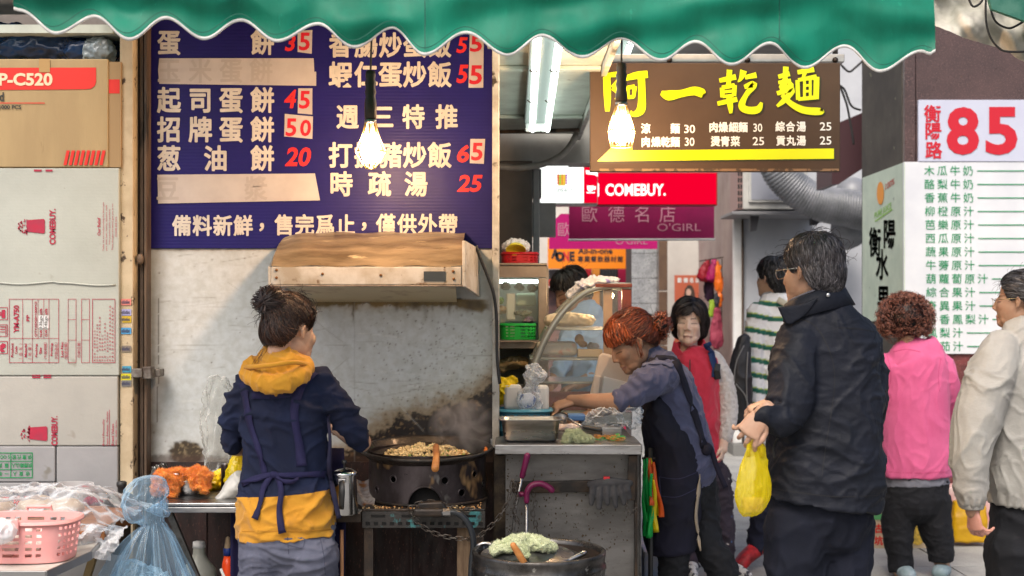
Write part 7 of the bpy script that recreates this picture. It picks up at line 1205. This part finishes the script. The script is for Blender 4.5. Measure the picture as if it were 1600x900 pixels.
f.skinlimb([(1206, 652, -.19, 14, 13), (1196, 648, -.195, 13, 12), (1188, 646, -.20, 13, 10)], .003); f.hand(f.w(1192, 646, -.20), (-.62, -.1, -.78), (-.1, .8, -.5), .8, .84, mir=True, spread=.5, thumb=.35, skin=(.42, .26, .18))
f.hand(f.w(1206, 628, -.10), (-.9, .1, -.3), (.2, .2, -1), 1.0, .78, spread=.5, thumb=.4, skin=(.42, .26, .18)); f.skinlimb([(1225, 632, -.09, 13, 12), (1204, 627, -.1, 12, 10)], .003)
BK = np.array((0, .075, .09))
f.hair(ells=SHELL, mask=lambda v: hairline(v, .072, .028, -.072), flow=lambda p: np.stack([.35*p[:, 0]/.08, np.where(p[:, 2] > .10, (p[:, 1]-.045)*9, .25+(p[:, 1]-.045)*3), np.full(len(p), -.85)], 1), n=8000, steps=6, ds=.008, wd=.0009, lift=.006, col=(.013, .011, .013), colvar=.7, col2=(.16, .15, .16), wave=.25)
q = MB()
for sx in (1,): q.tube([f.hc(sx*.076, -.0, .018), f.hc(sx*.074, -.05, .018), f.hc(sx*.066, -.094, .016)], .0014, 6)
for sx in (-1, 1): q.tube([f.hc(sx*.036+.027*math.cos(t_), -.108+.012*abs(math.cos(t_)), .008+.017*math.sin(t_)) for t_ in np.linspace(0, 6.28, 20, endpoint=False)], .0011, 6, closed=True)
obj('glasses', q, mat('thin_metal_frame', (.5, .48, .45), .25, 1), parent=f.t, smooth=True)
f.finish()
# yellow bag in his hand
q = MB(); K = [(1178, 684, 8, 5), (1181, 698, 15, 9), (1180, 724, 21, 13), (1178, 758, 27, 18), (1176, 780, 27, 20), (1174, 794, 20, 15)]; c = cr([(a, b_, 3.62, c_, d) for a, b_, c_, d in K], 5)
q.tube([P(a, b_, e) for a, b_, e, c_, d in c], [(c_/F*3.62, d/F*3.62) for a, b_, e, c_, d in c], 40, rnd=True); t = thing('shopping_bag', 'thin yellow carrier bag hanging from the black jacket man hand', 'plastic bag', P(1178, 810, 3.62))
m_yb = film('lemon_film', s(242, 226, 30), .5, .2, b=.8, bs=34, tl=.45, st=(2, 2, .7)); obj('bag_body', remesh(q, .004, 2, [crumple(.016, (14, 14, 3)), crumple(.005, (45, 45, 14))]), m_yb, parent=t, smooth=True)
for dx in (-5, 7): obj('bag_handle', MB().ribbon([P(1178+dx*k_, y, 3.60) for k_, y in ((1.8, 714), (1.7, 700), (1.2, 684), (.2, 670), (-.3, 664))], [.012, .012, .010, .008, .006], (0, -1, 0)), m_yb, parent=t, smooth=True, solid=.001)
obj('food_box', MB().box(P(1161, 0, 3.62).x, P(1192, 0, 3.62).x, 3.61, 3.64, P(0, 800, 3.62).z, P(0, 778, 3.62).z), mat('tan_food_box', (.5, .35, .18), .6), parent=t, bevel=.005)
# ---------------------------------------------------------------- red haired worker
m_bshirt = mat('slate_blue_shirt', s(84, 88, 118), .85, c2=s(72, 76, 104), vs=6, b=.4, bs=350, wr=(8, .9), sheen=.15); m_apr2 = mat('midnight_apron', s(20, 20, 42), .8, c2=s(14, 14, 30), vs=5, b=.2, bs=300); m_dj = mat('charcoal_denim', s(28, 30, 36), .85, c2=s(19, 21, 26), vs=7, b=.25, bs=260)
f = Fig(4.95, 1060, 'red haired woman bending over the counter in a slate shirt and midnight apron', SKIN_T); f.head(989, 536, -78, 33, 0, .95)
q = MB(); f.limb(q, [(1020, 556, .02, 20, 30), (1034, 578, .02, 34, 52), (1046, 615, .02, 42, 60), (1056, 660, .02, 46, 56), (1070, 700, .02, 44, 52), (1082, 732, .02, 38, 46)], 28, rnd=True); f.limb(q, [(1038, 586, -.10, 29, 30), (1012, 598, -.16, 26, 26), (990, 614, -.18, 22, 22), (974, 622, -.18, 19, 19)]); f.limb(q, [(1038, 588, .14, 26, 28), (1008, 606, .2, 22, 22), (985, 620, .22, 18, 18)])
tr_ = f.cloth('slate_shirt', q, m_bshirt, .006, 3, lambda v, n: folds(.010, (9, 9, 9), .1, .15, 8.)(v, n)+.0035*np.sin(v[:, 0]*150+v[:, 2]*60+3*pn(v*12))*np.clip((f.w(1005, 0).x-v[:, 0])*20, 0, 1))
q = MB(); f.limb(q, [(1020, 618, .0, 20, 50), (1028, 645, .0, 28, 60), (1038, 675, .0, 36, 62), (1050, 705, .0, 43, 58), (1052, 740, .0, 46, 56), (1050, 790, .0, 45, 52), (1047, 830, .0, 43, 46), (1050, 862, .0, 38, 40)], 28, rnd=False, core=False)
tr2 = f.cloth('apron', q, m_apr2, .007, 3, folds(.007, (7, 7, 5), .08, .1, 11.))
strap(f, 'apron_strap', tr_, [(1012, 566, 12), (1034, 560, 14), (1052, 562, 14), (1062, 580, 13), (1076, 622, 12), (1090, 664, 12), (1100, 700, 12)], 13, m_apr2, .005); strap(f, 'apron_strap', tr_, [(1004, 572, 8), (1030, 567, 10), (1052, 574, 9)], 9, mat('grey_collar_band', s(96, 100, 125), .8), .006)
obj('waist_tie', MB().ribbon([f.w(a, b_, -.08) for a, b_ in cr([(1100, 694), (1110, 700), (1120, 730), (1134, 762)], 5)], .020, (0, -1, 0)), m_apr2, parent=f.t, smooth=True, solid=.003); obj('knot', remesh(MB().ell(f.w(1103, 702, -.08), (.022, .02, .026)), .005, 1, crumple(.008, (40, 40, 40))), m_apr2, parent=f.t, smooth=True)
for pts in ([(1030, 745), (1060, 748), (1088, 738)], [(1033, 775), (1060, 776), (1090, 762)], [(1030, 745), (1033, 775)]): obj('pocket_seam', MB().ribbon([onto(tr2, a, b_, .0015)[0] for a, b_ in cr(pts, 6)], .003, (0, -1, 0)), mat('apron_seam', s(48, 48, 75), .8), parent=f.t)
strap(f, 'lining_edge', tr2, [(1093, 735, 4), (1090, 770, 8), (1086, 805, 8), (1090, 835, 6), (1095, 862, 2)], 6, mat('beige_lining', s(170, 155, 135), .8), .004)
q = MB(); f.limb(q, [(1078, 735, .03, 38, 40), (1078, 765, .03, 38, 40)]); f.limb(q, [(1094, 750, .05, 26, 34), (1100, 800, .05, 25, 30), (1106, 850, .02, 25, 26), (1128, 892, .0, 25, 24), (1140, 960, .05, 18, 20), (1142, 1060, .08, 14, 15)]); f.limb(q, [(1052, 760, .0, 30, 34), (1052, 850, -.02, 27, 28), (1052, 900, -.02, 24, 25), (1052, 1060, .0, 15, 16)])
f.cloth('dark_jeans', q, m_dj, .007, 2, folds(.009, (9, 9, 14), .06, .12, 13.))
f.shoe(1052, 1077, 0, 1., m_black, -.8); f.shoe(1142, 1077, .1, 1., m_black, -.8)
f.skinlimb([(984, 618, -.18, 18, 17), (968, 627, -.18, 16, 16), (952, 628, -.16, 14, 14), (925, 627, -.12, 12, 12), (903, 626, -.08, 9.5, 10), (892, 626, -.06, 9.5, 9)], .0035); f.hand(f.w(900, 626, -.07), (-.95, .2, -.25), (0, .35, -1), .75, .95); f.skinlimb([(985, 620, .22, 15, 14), (955, 636, .16, 12, 12), (925, 645, .1, 10, 9)], .004); f.hand(f.w(926, 645, .1), (-.9, -.1, -.3), (0, 0, -1), .8)
RB = np.array(f.M.inverted() @ f.w(1016, 500, .0)); PART = np.array((0, -.03, .13))
f.hair(ells=SHELL, mask=lambda v: hairline(v, .070, .015, -.06), flow=lambda p: (RB-p)/(np.linalg.norm(RB-p, axis=1)[:, None]+1e-6), n=4200, steps=9, ds=.012, wd=.0009, lift=.005, col=(.06, .018, .011), colvar=.6, col2=(.34, .08, .03))
f.hair(ells=[((0, .012, .05), (.086, .106, .088)), ((0, .0, .0), (.082, .085, .08))], mask=lambda v: np.minimum(v[:, 2]-.048, -v[:, 1]-.0), flow=lambda p: np.stack([.5*np.sign(p[:, 0]), np.full(len(p), -.5), np.full(len(p), -.9)], 1), n=1300, steps=7, ds=.008, wd=.0014, lift=.006, col=(.22, .05, .018), colvar=.5, col2=(.50, .12, .04), cap=False, seed=5)
f.hair(ells=[((0, .012, .03), (.084, .1, .08)), ((0, .0, -.01), (.08, .085, .07))], mask=lambda v: np.minimum(np.minimum(v[:, 2]+.045, .05-v[:, 2]), np.minimum(v[:, 1]+.022, .012-v[:, 1])), flow=lambda p: np.stack([0*p[:, 0], np.full(len(p), -.35), np.full(len(p), -1.)], 1), n=160, steps=6, ds=.012, wd=.0012, lift=.006, col=(.20, .06, .03), colvar=.5, col2=(.4, .12, .05), cap=False, seed=8)
Bw = f.w(1033, 509, .0); q = f.hm
for i in range(330):
    a0, b0 = R.uniform(0, 6.28), R.uniform(-1.3, 1.3); ctr = Bw+Vector((.038*math.cos(a0)*math.cos(b0), .034*math.sin(a0)*math.cos(b0), .050*math.sin(b0))); rr_ = R.uniform(.008, .016); ax1 = Vector((R.gauss(0, 1), R.gauss(0, 1), R.gauss(0, 1))).normalized(); ax2 = ax1.orthogonal().normalized(); pts = [ctr+ax1*rr_*math.cos(g_)+ax2*rr_*math.sin(g_) for g_ in np.linspace(0, 3.6, 8)]
    q.ribbon(pts, .003, [(p-Bw).normalized() for p in pts], tuple(np.array(mixc((.10, .025, .015), (.45, .12, .05), R.random()**1.5))))
q.ell(Bw, (.034, .030, .044)); obj('hair_tie', MB().tube([f.w(1015+7*math.cos(t_)*.3, 500+9*math.sin(t_), .0+.03*math.cos(t_)) for t_ in np.linspace(0, 6.28, 14, endpoint=False)], .004, 6, closed=True), m_black, parent=f.t, smooth=True)
f.finish(hairmat('red_hair', .38))
# ---------------------------------------------------------------- woman in red vest
m_vest = mat('coral_red_fleece', s(205, 50, 75), .85, c2=s(190, 40, 65), vs=7, b=.4, bs=200, wr=(7, .8), sheen=.3); m_fur = mat('white_fluffy_knit', (.72, .70, .68), .95, c2=(.62, .6, .58), vs=50, b=1., bs=160, sheen=.6)
f = Fig(7.0, 1085, 'woman with a black bob in a red vest with white fluffy sleeves facing the street', (.78, .58, .46)); f.head(1077, 506, -12, 2, 2, 1.08, old=1., lips=(.36, .12, .13), brow=(.10, .065, .05))
q = MB(); f.limb(q, [(1081, 553, .02, 20, 18), (1084, 560, .0, 32, 26), (1086, 577, .0, 39, 32), (1086, 620, .0, 38, 34), (1090, 670, .0, 36, 34), (1092, 730, .0, 36, 33)], 24, rnd=False); tr_ = f.cloth('red_vest', q, m_vest, .008, 3, folds(.010, (8, 8, 5), .08, .2, 21.))
for pl, dz_ in (([(1053, 531), (1062, 545), (1077, 562), (1071, 570), (1056, 560), (1049, 548)], .3), ([(1101, 530), (1094, 545), (1079, 562), (1086, 570), (1102, 560), (1109, 548)], -.3)):
    q = MB(); q.prism([(x, y) for x, y in pl], lambda a_, b_: f.w(a_, b_, -.10+.0034*abs(a_-1078)), .012); obj('collar_flap', remesh(q, .004, 2), m_vest, parent=f.t, smooth=True)
q = MB(); f.limb(q, [(1078, 532, .03, 21, 17), (1080, 545, .03, 22, 18), (1082, 556, .02, 26, 20)], rnd=False, core=False, n=24); V_ = [i for i, v_ in enumerate(q.v) if v_[1] > f.D+.01]; q.f = [k_ for k_ in q.f if all(i in V_ for i in k_)]; obj('collar_back', q, m_vest, parent=f.t, smooth=True, solid=.008)
obj('zip', MB().ribbon([onto(tr_, 1078, y, .004)[0] for y in range(562, 720, 8)], .006, (0, -1, 0)), mat('dark_zip', (.05, .03, .03), .4, .5), parent=f.t); obj('zip_pull', MB().beam(f.w(1078, 564, -.13), f.w(1078, 578, -.135), .006, .004), m_black, parent=f.t)
q = MB(); f.limb(q, [(1116, 562, .0, 14, 15), (1130, 592, .0, 16, 16), (1137, 630, .0, 16, 16), (1137, 660, -.02, 14, 14), (1133, 682, -.03, 11, 12)]); f.cloth('right_sleeve', q, m_fur, .006, 1, lambda v, n: .010*fbm(v*60, 3)); bpy.data.objects['right_sleeve'].name = 'sleeve'
q = MB(); f.limb(q, [(1056, 566, .05, 12, 14), (1046, 600, .05, 14, 15), (1044, 660, .03, 12, 13)]); f.cloth('sleeve', q, m_fur, .006, 1, lambda v, n: .010*fbm(v*60, 3))
f.skinlimb([(1133, 678, -.03, 8, 8), (1130, 692, -.04, 8, 8), (1129, 702, -.05, 8, 8)], .004); f.hand(f.w(1130, 694, -.04), (-.12, -.1, -1), (-.9, .3, 0), .95, .95); f.hand(f.w(1044, 672, .03), (.1, -.1, -1), (.9, .3, 0), .9, .9)
strap(f, 'backpack_strap', tr_, [(1104, 535, 12), (1110, 552, 13), (1115, 575, 13), (1116, 590, 12)], 12, mat('navy_strap', s(25, 50, 95), .7), .008); obj('buckle', MB().tube([onto(tr_, 1117, y, .018)[0] for y in (570, 580, 592)], [(.018, .006)]*3, 8), m_black, parent=f.t)
m_flo = mat('plum_floral_trousers', s(62, 54, 66), .85, c2=s(50, 44, 54), vs=5, sp=(s(90, 150, 215), 16, .70, 1), sp2=((.7, .7, .72), 19, .72, 1), b=.2, bs=200); q = MB(); f.limb(q, [(1094, 722, .0, 34, 32), (1094, 760, 0, 36, 34)]); f.limb(q, [(1118, 745, 0, 23, 26), (1124, 800, 0, 22, 24), (1130, 845, 0, 18, 20), (1131, 884, 0, 16, 17)]); f.limb(q, [(1080, 745, 0, 23, 26), (1078, 800, 0, 22, 24), (1076, 886, 0, 16, 17)])
f.cloth('floral_trousers', q, m_flo, .010, 2, folds(.014, (7, 7, 12), .1, .15, 23.)); m_sneak = mat('white_sneaker', (.6, .6, .6), .6, c2=(.05, .05, .07), vs=28, vr=(.5, .54)); f.shoe(1140, 902, -.05, 1.05, m_sneak, .5); f.shoe(1078, 902, -.05, 1.05, m_sneak, 0)
bmask = lambda v: np.where((np.abs(v[:, 0]+.004) < .062) & (v[:, 1] < -.02), v[:, 2]-(.052+.6*np.maximum(0, .02-np.abs(v[:, 0]-.028))), v[:, 2]+.082)
f.hair(ells=BOB, mask=bmask, flow=lambda p: np.stack([1.2*np.sign(p[:, 0]-.02)*np.clip(1-np.abs(p[:, 0])*9, 0, 1), .25+0*p[:, 1], np.full(len(p), -1.)], 1), n=4500, steps=9, ds=.014, wd=.0012, lift=.006, col=(.012, .009, .010), colvar=.7, col2=(.06, .045, .04), keep=lambda p: not ((np.abs(p[:, 0]) < .048) & (p[:, 1] < -.03) & (p[:, 2] < .042)).any() and p[:, 2].min() > -.092)
f.finish()
# ---------------------------------------------------------------- striped sweater man
ms_ = mat('striped_knit', (1, 1, 1), .9, attr=True, b=.5, bs=150, sheen=.2)
f = Fig(7.3, 1215, 'young man in a green and white striped sweater standing behind the black jacket man', SKIN_L); f.head(1207, 437, -140, 0, 0, .98, fem=False)
q = MB(); f.limb(q, [(1208, 462, .02, 18, 18), (1212, 474, 0, 34, 28), (1216, 495, 0, 46, 34), (1220, 550, 0, 47, 36), (1222, 620, 0, 46, 36), (1222, 700, 0, 45, 36)], 24, rnd=False, ex=2.3); f.limb(q, [(1186, 490, -.05, 19, 20), (1178, 530, -.08, 17, 18), (1177, 575, -.09, 15, 16), (1181, 615, -.12, 13, 14), (1186, 640, -.16, 11, 12)]); f.limb(q, [(1250, 490, .05, 19, 20), (1258, 560, .06, 16, 17), (1255, 640, .0, 12, 13)])
r = remesh(q, .007, 3, folds(.010, (7, 7, 6), .1, .15, 31.)); V = np.array(r.v); zz = (V[:, 2]+.012*np.sin(V[:, 0]*18)+.03*np.clip(V[:, 0]-f.w(1195, 0).x, 0, .2)); ph = (zz/.083) % 1; c = np.where((ph < .30)[:, None], np.array(s(25, 95, 80)), np.where((ph < .37)[:, None], np.array(s(175, 195, 95)), np.array(s(228, 230, 232)))); r.c = [tuple(x) for x in c]; obj('striped_sweater', r, ms_, parent=f.t, smooth=True)
q = MB(); f.limb(q, [(1208, 458, .01, 17, 17), (1209, 470, 0, 24, 22), (1210, 476, 0, 28, 24)], core=False, rnd=False); f.cloth('grey_collar', q, mat('pale_grey_knit', s(175, 182, 190), .9), .006, 2); obj('bag_strap', MB().tube([f.w(a, b_, -.13) for a, b_ in cr([(1215, 468), (1232, 478), (1246, 492)], 4)], [(.018, .004)]*9, 8), mat('beige_strap', s(190, 185, 165), .7), parent=f.t, smooth=True)
q = MB(); f.limb(q, [(1222, 690, 0, 42, 34), (1222, 720, 0, 42, 34)]); f.limb(q, [(1208, 720, 0, 24, 26), (1195, 780, -.05, 20, 22), (1183, 842, -.05, 15, 17), (1181, 858, -.05, 13, 15)]); f.limb(q, [(1244, 720, .1, 24, 26), (1250, 800, .12, 19, 20), (1252, 870, .12, 15, 16)]); f.cloth('navy_trousers', q, mat('navy_twill', s(24, 30, 52), .85, c2=s(18, 22, 40)), .010, 2, folds(.012, (7, 7, 8), .1, .15, 33.))
f.shoe(1175, 878, -.08, 1.1, mat('red_sneaker', s(190, 40, 45), .55, c2=s(120, 20, 25), vs=20), math.pi*.72, -.55); f.shoe(1252, 884, .12, 1.1, m_black, math.pi*.8); f.hand(f.w(1187, 645, -.16), (-.3, -.2, -1), (1, 0, 0), .7, .9)
f.hair(ells=SHELL, mask=lambda v: hairline(v, .06, .01, -.075), flow=lambda p: np.stack([.3*p[:, 0]/.08, (p[:, 1]-.03)*8, np.full(len(p), -.9)], 1), n=2200, steps=6, ds=.011, wd=.002, lift=.010, col=(.010, .011, .012), colvar=.6, col2=(.05, .05, .055))
f.finish()
t = thing('backpack', 'black backpack with grey piping between the vest woman and the striped man', 'backpack', P(1155, 668, 7.05)); q = MB().tube([P(a, b_, 7.05) for a, b_ in ((1163, 530), (1158, 560), (1155, 610), (1157, 655), (1162, 668))], [(.035, .03), (.058, .06), (.066, .08), (.058, .07), (.03, .04)], 24, rnd=True, ex=2.6); tk = remesh(q, .008, 2, folds(.008, (8, 8, 5))); obj('bag_body', tk, mat('black_nylon', (.014, .015, .018), .5, c2=(.03, .03, .035), b=.3, bs=60), parent=t, smooth=True); tt_ = bvh(tk)
for pts in ([(1162, 540), (1150, 570), (1146, 620), (1148, 650)], [(1168, 550), (1166, 600), (1168, 640)], [(1150, 600), (1164, 618), (1170, 640)]): obj('piping', MB().tube([onto(tt_, a, b_, .003)[0] for a, b_ in cr(pts, 5)], .004, 6), mat('grey_piping', (.2, .2, .2), .5), parent=t, smooth=True)
obj('carry_loop', MB().tube([P(a, b_, 7.1) for a, b_ in cr([(1160, 534), (1163, 522), (1170, 534)], 4)], [(.006, .004)]*9, 8), m_black, parent=t, smooth=True)
# ---------------------------------------------------------------- pink sweater woman
f = Fig(7.0, 1430, 'woman with curly brown hair in a pink sweater and cropped black trousers', SKIN); f.head(1416, 503, 178, 0, 0, .92)
q = MB(); f.limb(q, [(1415, 538, .02, 22, 20), (1420, 548, 0, 38, 28), (1428, 562, 0, 50, 34), (1430, 600, 0, 52, 38), (1430, 660, 0, 53, 40), (1430, 710, 0, 54, 42), (1430, 744, 0, 55, 42)], 28, rnd=False, ex=2.3); f.limb(q, [(1472, 570, .0, 19, 20), (1483, 600, .0, 16, 18), (1484, 640, .08, 14, 16), (1470, 680, .2, 12, 13)]); f.limb(q, [(1386, 570, .0, 18, 20), (1378, 610, .02, 16, 18), (1384, 660, .12, 14, 14)])
tr_ = f.cloth('pink_sweater', q, mat('pink_knit', s(210, 98, 143), .9, c2=s(198, 86, 131), vs=6, b=.4, bs=240, wr=(6, .7), sheen=.1), .008, 4, folds(.008, (7, 7, 3), .08, .15, 41.))
for pts in ([(1386, 556), (1392, 580), (1390, 606)], [(1470, 560), (1466, 585), (1468, 612)], [(1396, 550), (1416, 546), (1438, 550)], [(1380, 737), (1430, 739), (1480, 737)]): obj('seam', MB().ribbon([onto(tr_, a, b_, .0015)[0] for a, b_ in cr(pts, 6)], .004, (0, -1, 0)), mat('pink_seam', s(190, 75, 120), .9), parent=f.t)
q = MB(); f.limb(q, [(1430, 735, 0, 50, 38), (1431, 757, 0, 52, 40)], rnd=False, core=False); f.cloth('grey_undershirt', q, mat('grey_heather', s(110, 112, 122), .9), .008, 2, folds(.006))
m_bt = mat('black_twill', s(17, 19, 26), .85, c2=s(11, 13, 19), b=.4, bs=200, wr=(10, .9)); q = MB(); f.limb(q, [(1431, 748, 0, 50, 38), (1431, 780, 0, 52, 40)]); f.limb(q, [(1405, 775, 0, 27, 30), (1403, 830, 0, 24, 26), (1406, 868, 0, 20, 22), (1408, 892, 0, 19, 20)], rnd=False); f.limb(q, [(1457, 775, 0, 28, 30), (1461, 820, 0, 26, 28), (1469, 856, 0, 21, 22), (1471, 877, 0, 19, 20)], rnd=False)
f.cloth('cropped_trousers', q, m_bt, .007, 2, folds(.007, (7, 7, 13), .08, .12, 43.)); f.skinlimb([(1409, 880, 0, 13, 13), (1410, 898, 0, 11, 12)], .006); f.skinlimb([(1471, 868, 0, 13, 13), (1472, 890, 0, 11, 12)], .006); m_sh = mat('grey_sneaker', s(150, 165, 175), .6, c2=s(110, 130, 135), vs=12); f.shoe(1410, 904, 0, 1., m_sh, math.pi); f.shoe(1473, 903, 0, 1., m_sh, math.pi*.85)
q = f.hm; Hc = f.w(1415, 498, .01); q.ell(Hc, (.128, .122, .124), n=30); rx = 3000
for i in range(rx):
    th, b0 = R.uniform(0, 6.28), R.uniform(-.75, 1.5); k_ = R.uniform(.93, 1.12); n_ = Vector((math.cos(th)*math.cos(b0), math.sin(th)*math.cos(b0), math.sin(b0))); ctr = Hc+Vector((n_.x*.140*k_, n_.y*.132*k_, n_.z*.131*k_)); rr_ = R.uniform(.006, .013); a1 = (n_.orthogonal()+Vector((R.gauss(0, .5), R.gauss(0, .5), R.gauss(0, .5)))).normalized(); a2 = n_.cross(a1).normalized(); a3 = a1.cross(a2)
    pts = [ctr+a1*rr_*math.cos(g_)+(a2*.6+n_*.5)*rr_*math.sin(g_)+a3*(g_-2)*.0022 for g_ in np.linspace(0, 5.2, 8)]; q.ribbon(pts, .0032, [(p-ctr).normalized() for p in pts], tuple(np.array(mixc((.035, .014, .012), (.30, .11, .07), min(1, R.random()**1.6*(1.25 if k_ > 1.03 else .8))))))
for i in range(500):
    d = Vector((R.gauss(0, 1), R.gauss(0, 1), R.gauss(0, 1))).normalized(); p = Hc+Vector((d.x*.148, d.y*.14, d.z*.138)); a1 = d.orthogonal().normalized(); a2 = d.cross(a1); g0 = R.uniform(0, 6); q.ribbon([p+d*.004*k_+(a1*math.cos(g0+k_*1.1)+a2*math.sin(g0+k_*1.1))*.010 for k_ in range(6)], .0015, (0, -1, 0), (.22, .09, .06))
f.finish(hairmat('brown_curls', .42))
# ---------------------------------------------------------------- beige jacket man at the right edge
f = Fig(5.1, 1610, 'man with glasses in a pale beige jacket at the right edge seen from behind', SKIN_T); f.head(1594, 473, -122, 2, 0, .95, fem=False)
m_bj = mat('pale_beige_poplin', s(160, 158, 152), .6, c2=s(147, 145, 140), vs=5, b=.5, bs=60, wr=(11, .9), rv=.08)
q = MB(); f.limb(q, [(1602, 508, .02, 32, 32), (1606, 524, .0, 50, 44), (1612, 548, 0, 68, 54), (1614, 600, 0, 74, 60), (1614, 680, 0, 74, 62), (1614, 745, 0, 75, 64), (1614, 768, 0, 70, 60), (1614, 786, 0, 68, 58)], 30, rnd=False, ex=2.4); f.limb(q, [(1564, 548, -.04, 32, 36), (1546, 595, -.08, 38, 38), (1530, 645, -.1, 38, 36), (1518, 695, -.12, 32, 32), (1516, 740, -.13, 27, 28), (1519, 778, -.14, 21, 22)]); f.limb(q, [(1664, 560, 0, 32, 36), (1680, 660, 0, 34, 36), (1680, 760, -.05, 22, 24)])
tr_ = f.cloth('beige_jacket', q, m_bj, .0065, 3, lambda v, n: folds(.010, (5, 5, 5), .14, .1, 51.)(v, n)+.003*np.sin(v[:, 0]*260)*((v[:, 2] > f.w(0, 788).z) & (v[:, 2] < f.w(0, 766).z))); q = MB(); f.limb(q, [(1519, 774, -.14, 20, 21), (1519, 796, -.14, 17, 18)], rnd=False, core=False); f.cloth('cuff', q, m_bj, .005, 2, folds(.003)); q = MB(); f.limb(q, [(1604, 500, .02, 28, 28), (1603, 514, .01, 36, 34), (1604, 524, 0, 44, 40)], rnd=False, core=False); f.cloth('folded_collar', q, m_bj, .005, 2, folds(.004))
q = MB(); f.limb(q, [(1614, 778, 0, 66, 56), (1614, 850, 0, 68, 58)]); f.limb(q, [(1580, 850, -.02, 38, 44), (1578, 920, 0, 35, 38), (1580, 1050, 0, 26, 28)]); f.limb(q, [(1645, 850, .02, 38, 44), (1648, 1050, 0, 26, 28)]); f.cloth('black_trousers', q, m_bt, .009, 3, folds(.010, (7, 7, 4), .08, .12, 53.))
f.skinlimb([(1519, 788, -.14, 11, 11), (1520, 800, -.14, 11, 10)], .004); f.hand(f.w(1520, 797, -.14), (.12, -.1, -1), (.9, .4, 0), .85, .9, spread=.5, thumb=.3, skin=(.55, .28, .22)); f.hand(f.w(1682, 780, -.05), (0, -.1, -1), (-.9, .4, 0), .6, .95)
for x in (1580, 1648): f.shoe(x, 1058, 0, 1.1, m_black, math.pi)
f.hair(ells=SHELL, mask=lambda v: hairline(v, .085, .03, -.06), flow=lambda p: np.stack([.3*p[:, 0]/.08, np.full(len(p), 1.), (-.3-3*p[:, 1])], 1), n=2600, steps=6, ds=.010, wd=.0014, lift=.005, col=(.012, .011, .013), colvar=.7, col2=(.12, .12, .13))
q = MB().tube([f.hc(.078, .0, .018), f.hc(.074, -.05, .016), f.hc(.064, -.094, .012)], .0013, 6)
for sx in (-1, 1): q.tube([f.hc(sx*.036+.027*math.cos(t_), -.108+.012*abs(math.cos(t_)), .004+.017*math.sin(t_)) for t_ in np.linspace(0, 6.28, 20, endpoint=False)], .0011, 6, closed=True)
obj('glasses', q, mat('gold_frame', (.55, .42, .22), .25, 1), parent=f.t, smooth=True)
f.finish()
# ---------------------------------------------------------------- blue shirt man behind the display case
f = Fig(6.35, 915, 'man in a pale blue shirt bending behind the glass display case', SKIN_T); f.head(893, 458, -62, 30, 0, .95, fem=False)
q = MB(); f.limb(q, [(908, 478, .02, 20, 20), (914, 498, 0, 34, 28), (918, 530, 0, 42, 34), (918, 590, 0, 42, 36), (918, 680, 0, 40, 36)], 24, rnd=False); f.limb(q, [(894, 510, -.06, 18, 19), (884, 548, -.12, 16, 16), (872, 585, -.18, 13, 14)]); f.limb(q, [(942, 510, -.0, 18, 19), (944, 560, -.06, 16, 16), (925, 592, -.18, 12, 13)])
f.cloth('blue_shirt', q, mat('pale_blue_cotton', s(150, 185, 215), .8, c2=s(135, 170, 200), b=.15, bs=150), .008, 3, folds(.012, (8, 8, 9), .1, .15, 61.)); f.skinlimb([(872, 583, -.18, 10, 10), (862, 600, -.2, 9, 9)], .006); f.hand(f.w(862, 600, -.2), (-.4, -.2, -.8), (0, 0, -1), .7, .9); f.skinlimb([(925, 590, -.18, 10, 10), (902, 600, -.2, 9, 9)], .006); f.hand(f.w(903, 600, -.2), (-.8, -.1, -.3), (0, 0, -1), .7, .9)
q = MB(); f.limb(q, [(918, 670, 0, 40, 34), (918, 760, 0, 38, 32)]); 
for x in (900, 938): f.limb(q, [(x, 750, 0, 20, 22), (x, 940, 0, 14, 15)])
f.cloth('dark_trousers', q, m_bt, .012, 2); f.shoe(900, 945, 0, 1.1, m_black, -.9); f.shoe(938, 945, 0, 1.1, m_black, -.9)
f.hair(ells=SHELL, mask=lambda v: hairline(v, .07, .02, -.065), flow=lambda p: np.stack([.3*p[:, 0]/.08, (p[:, 1]-.02)*8, np.full(len(p), -.8)], 1), n=1600, steps=6, ds=.010, wd=.002, lift=.008, col=(.010, .010, .011), colvar=.6, col2=(.06, .055, .05))
f.finish()
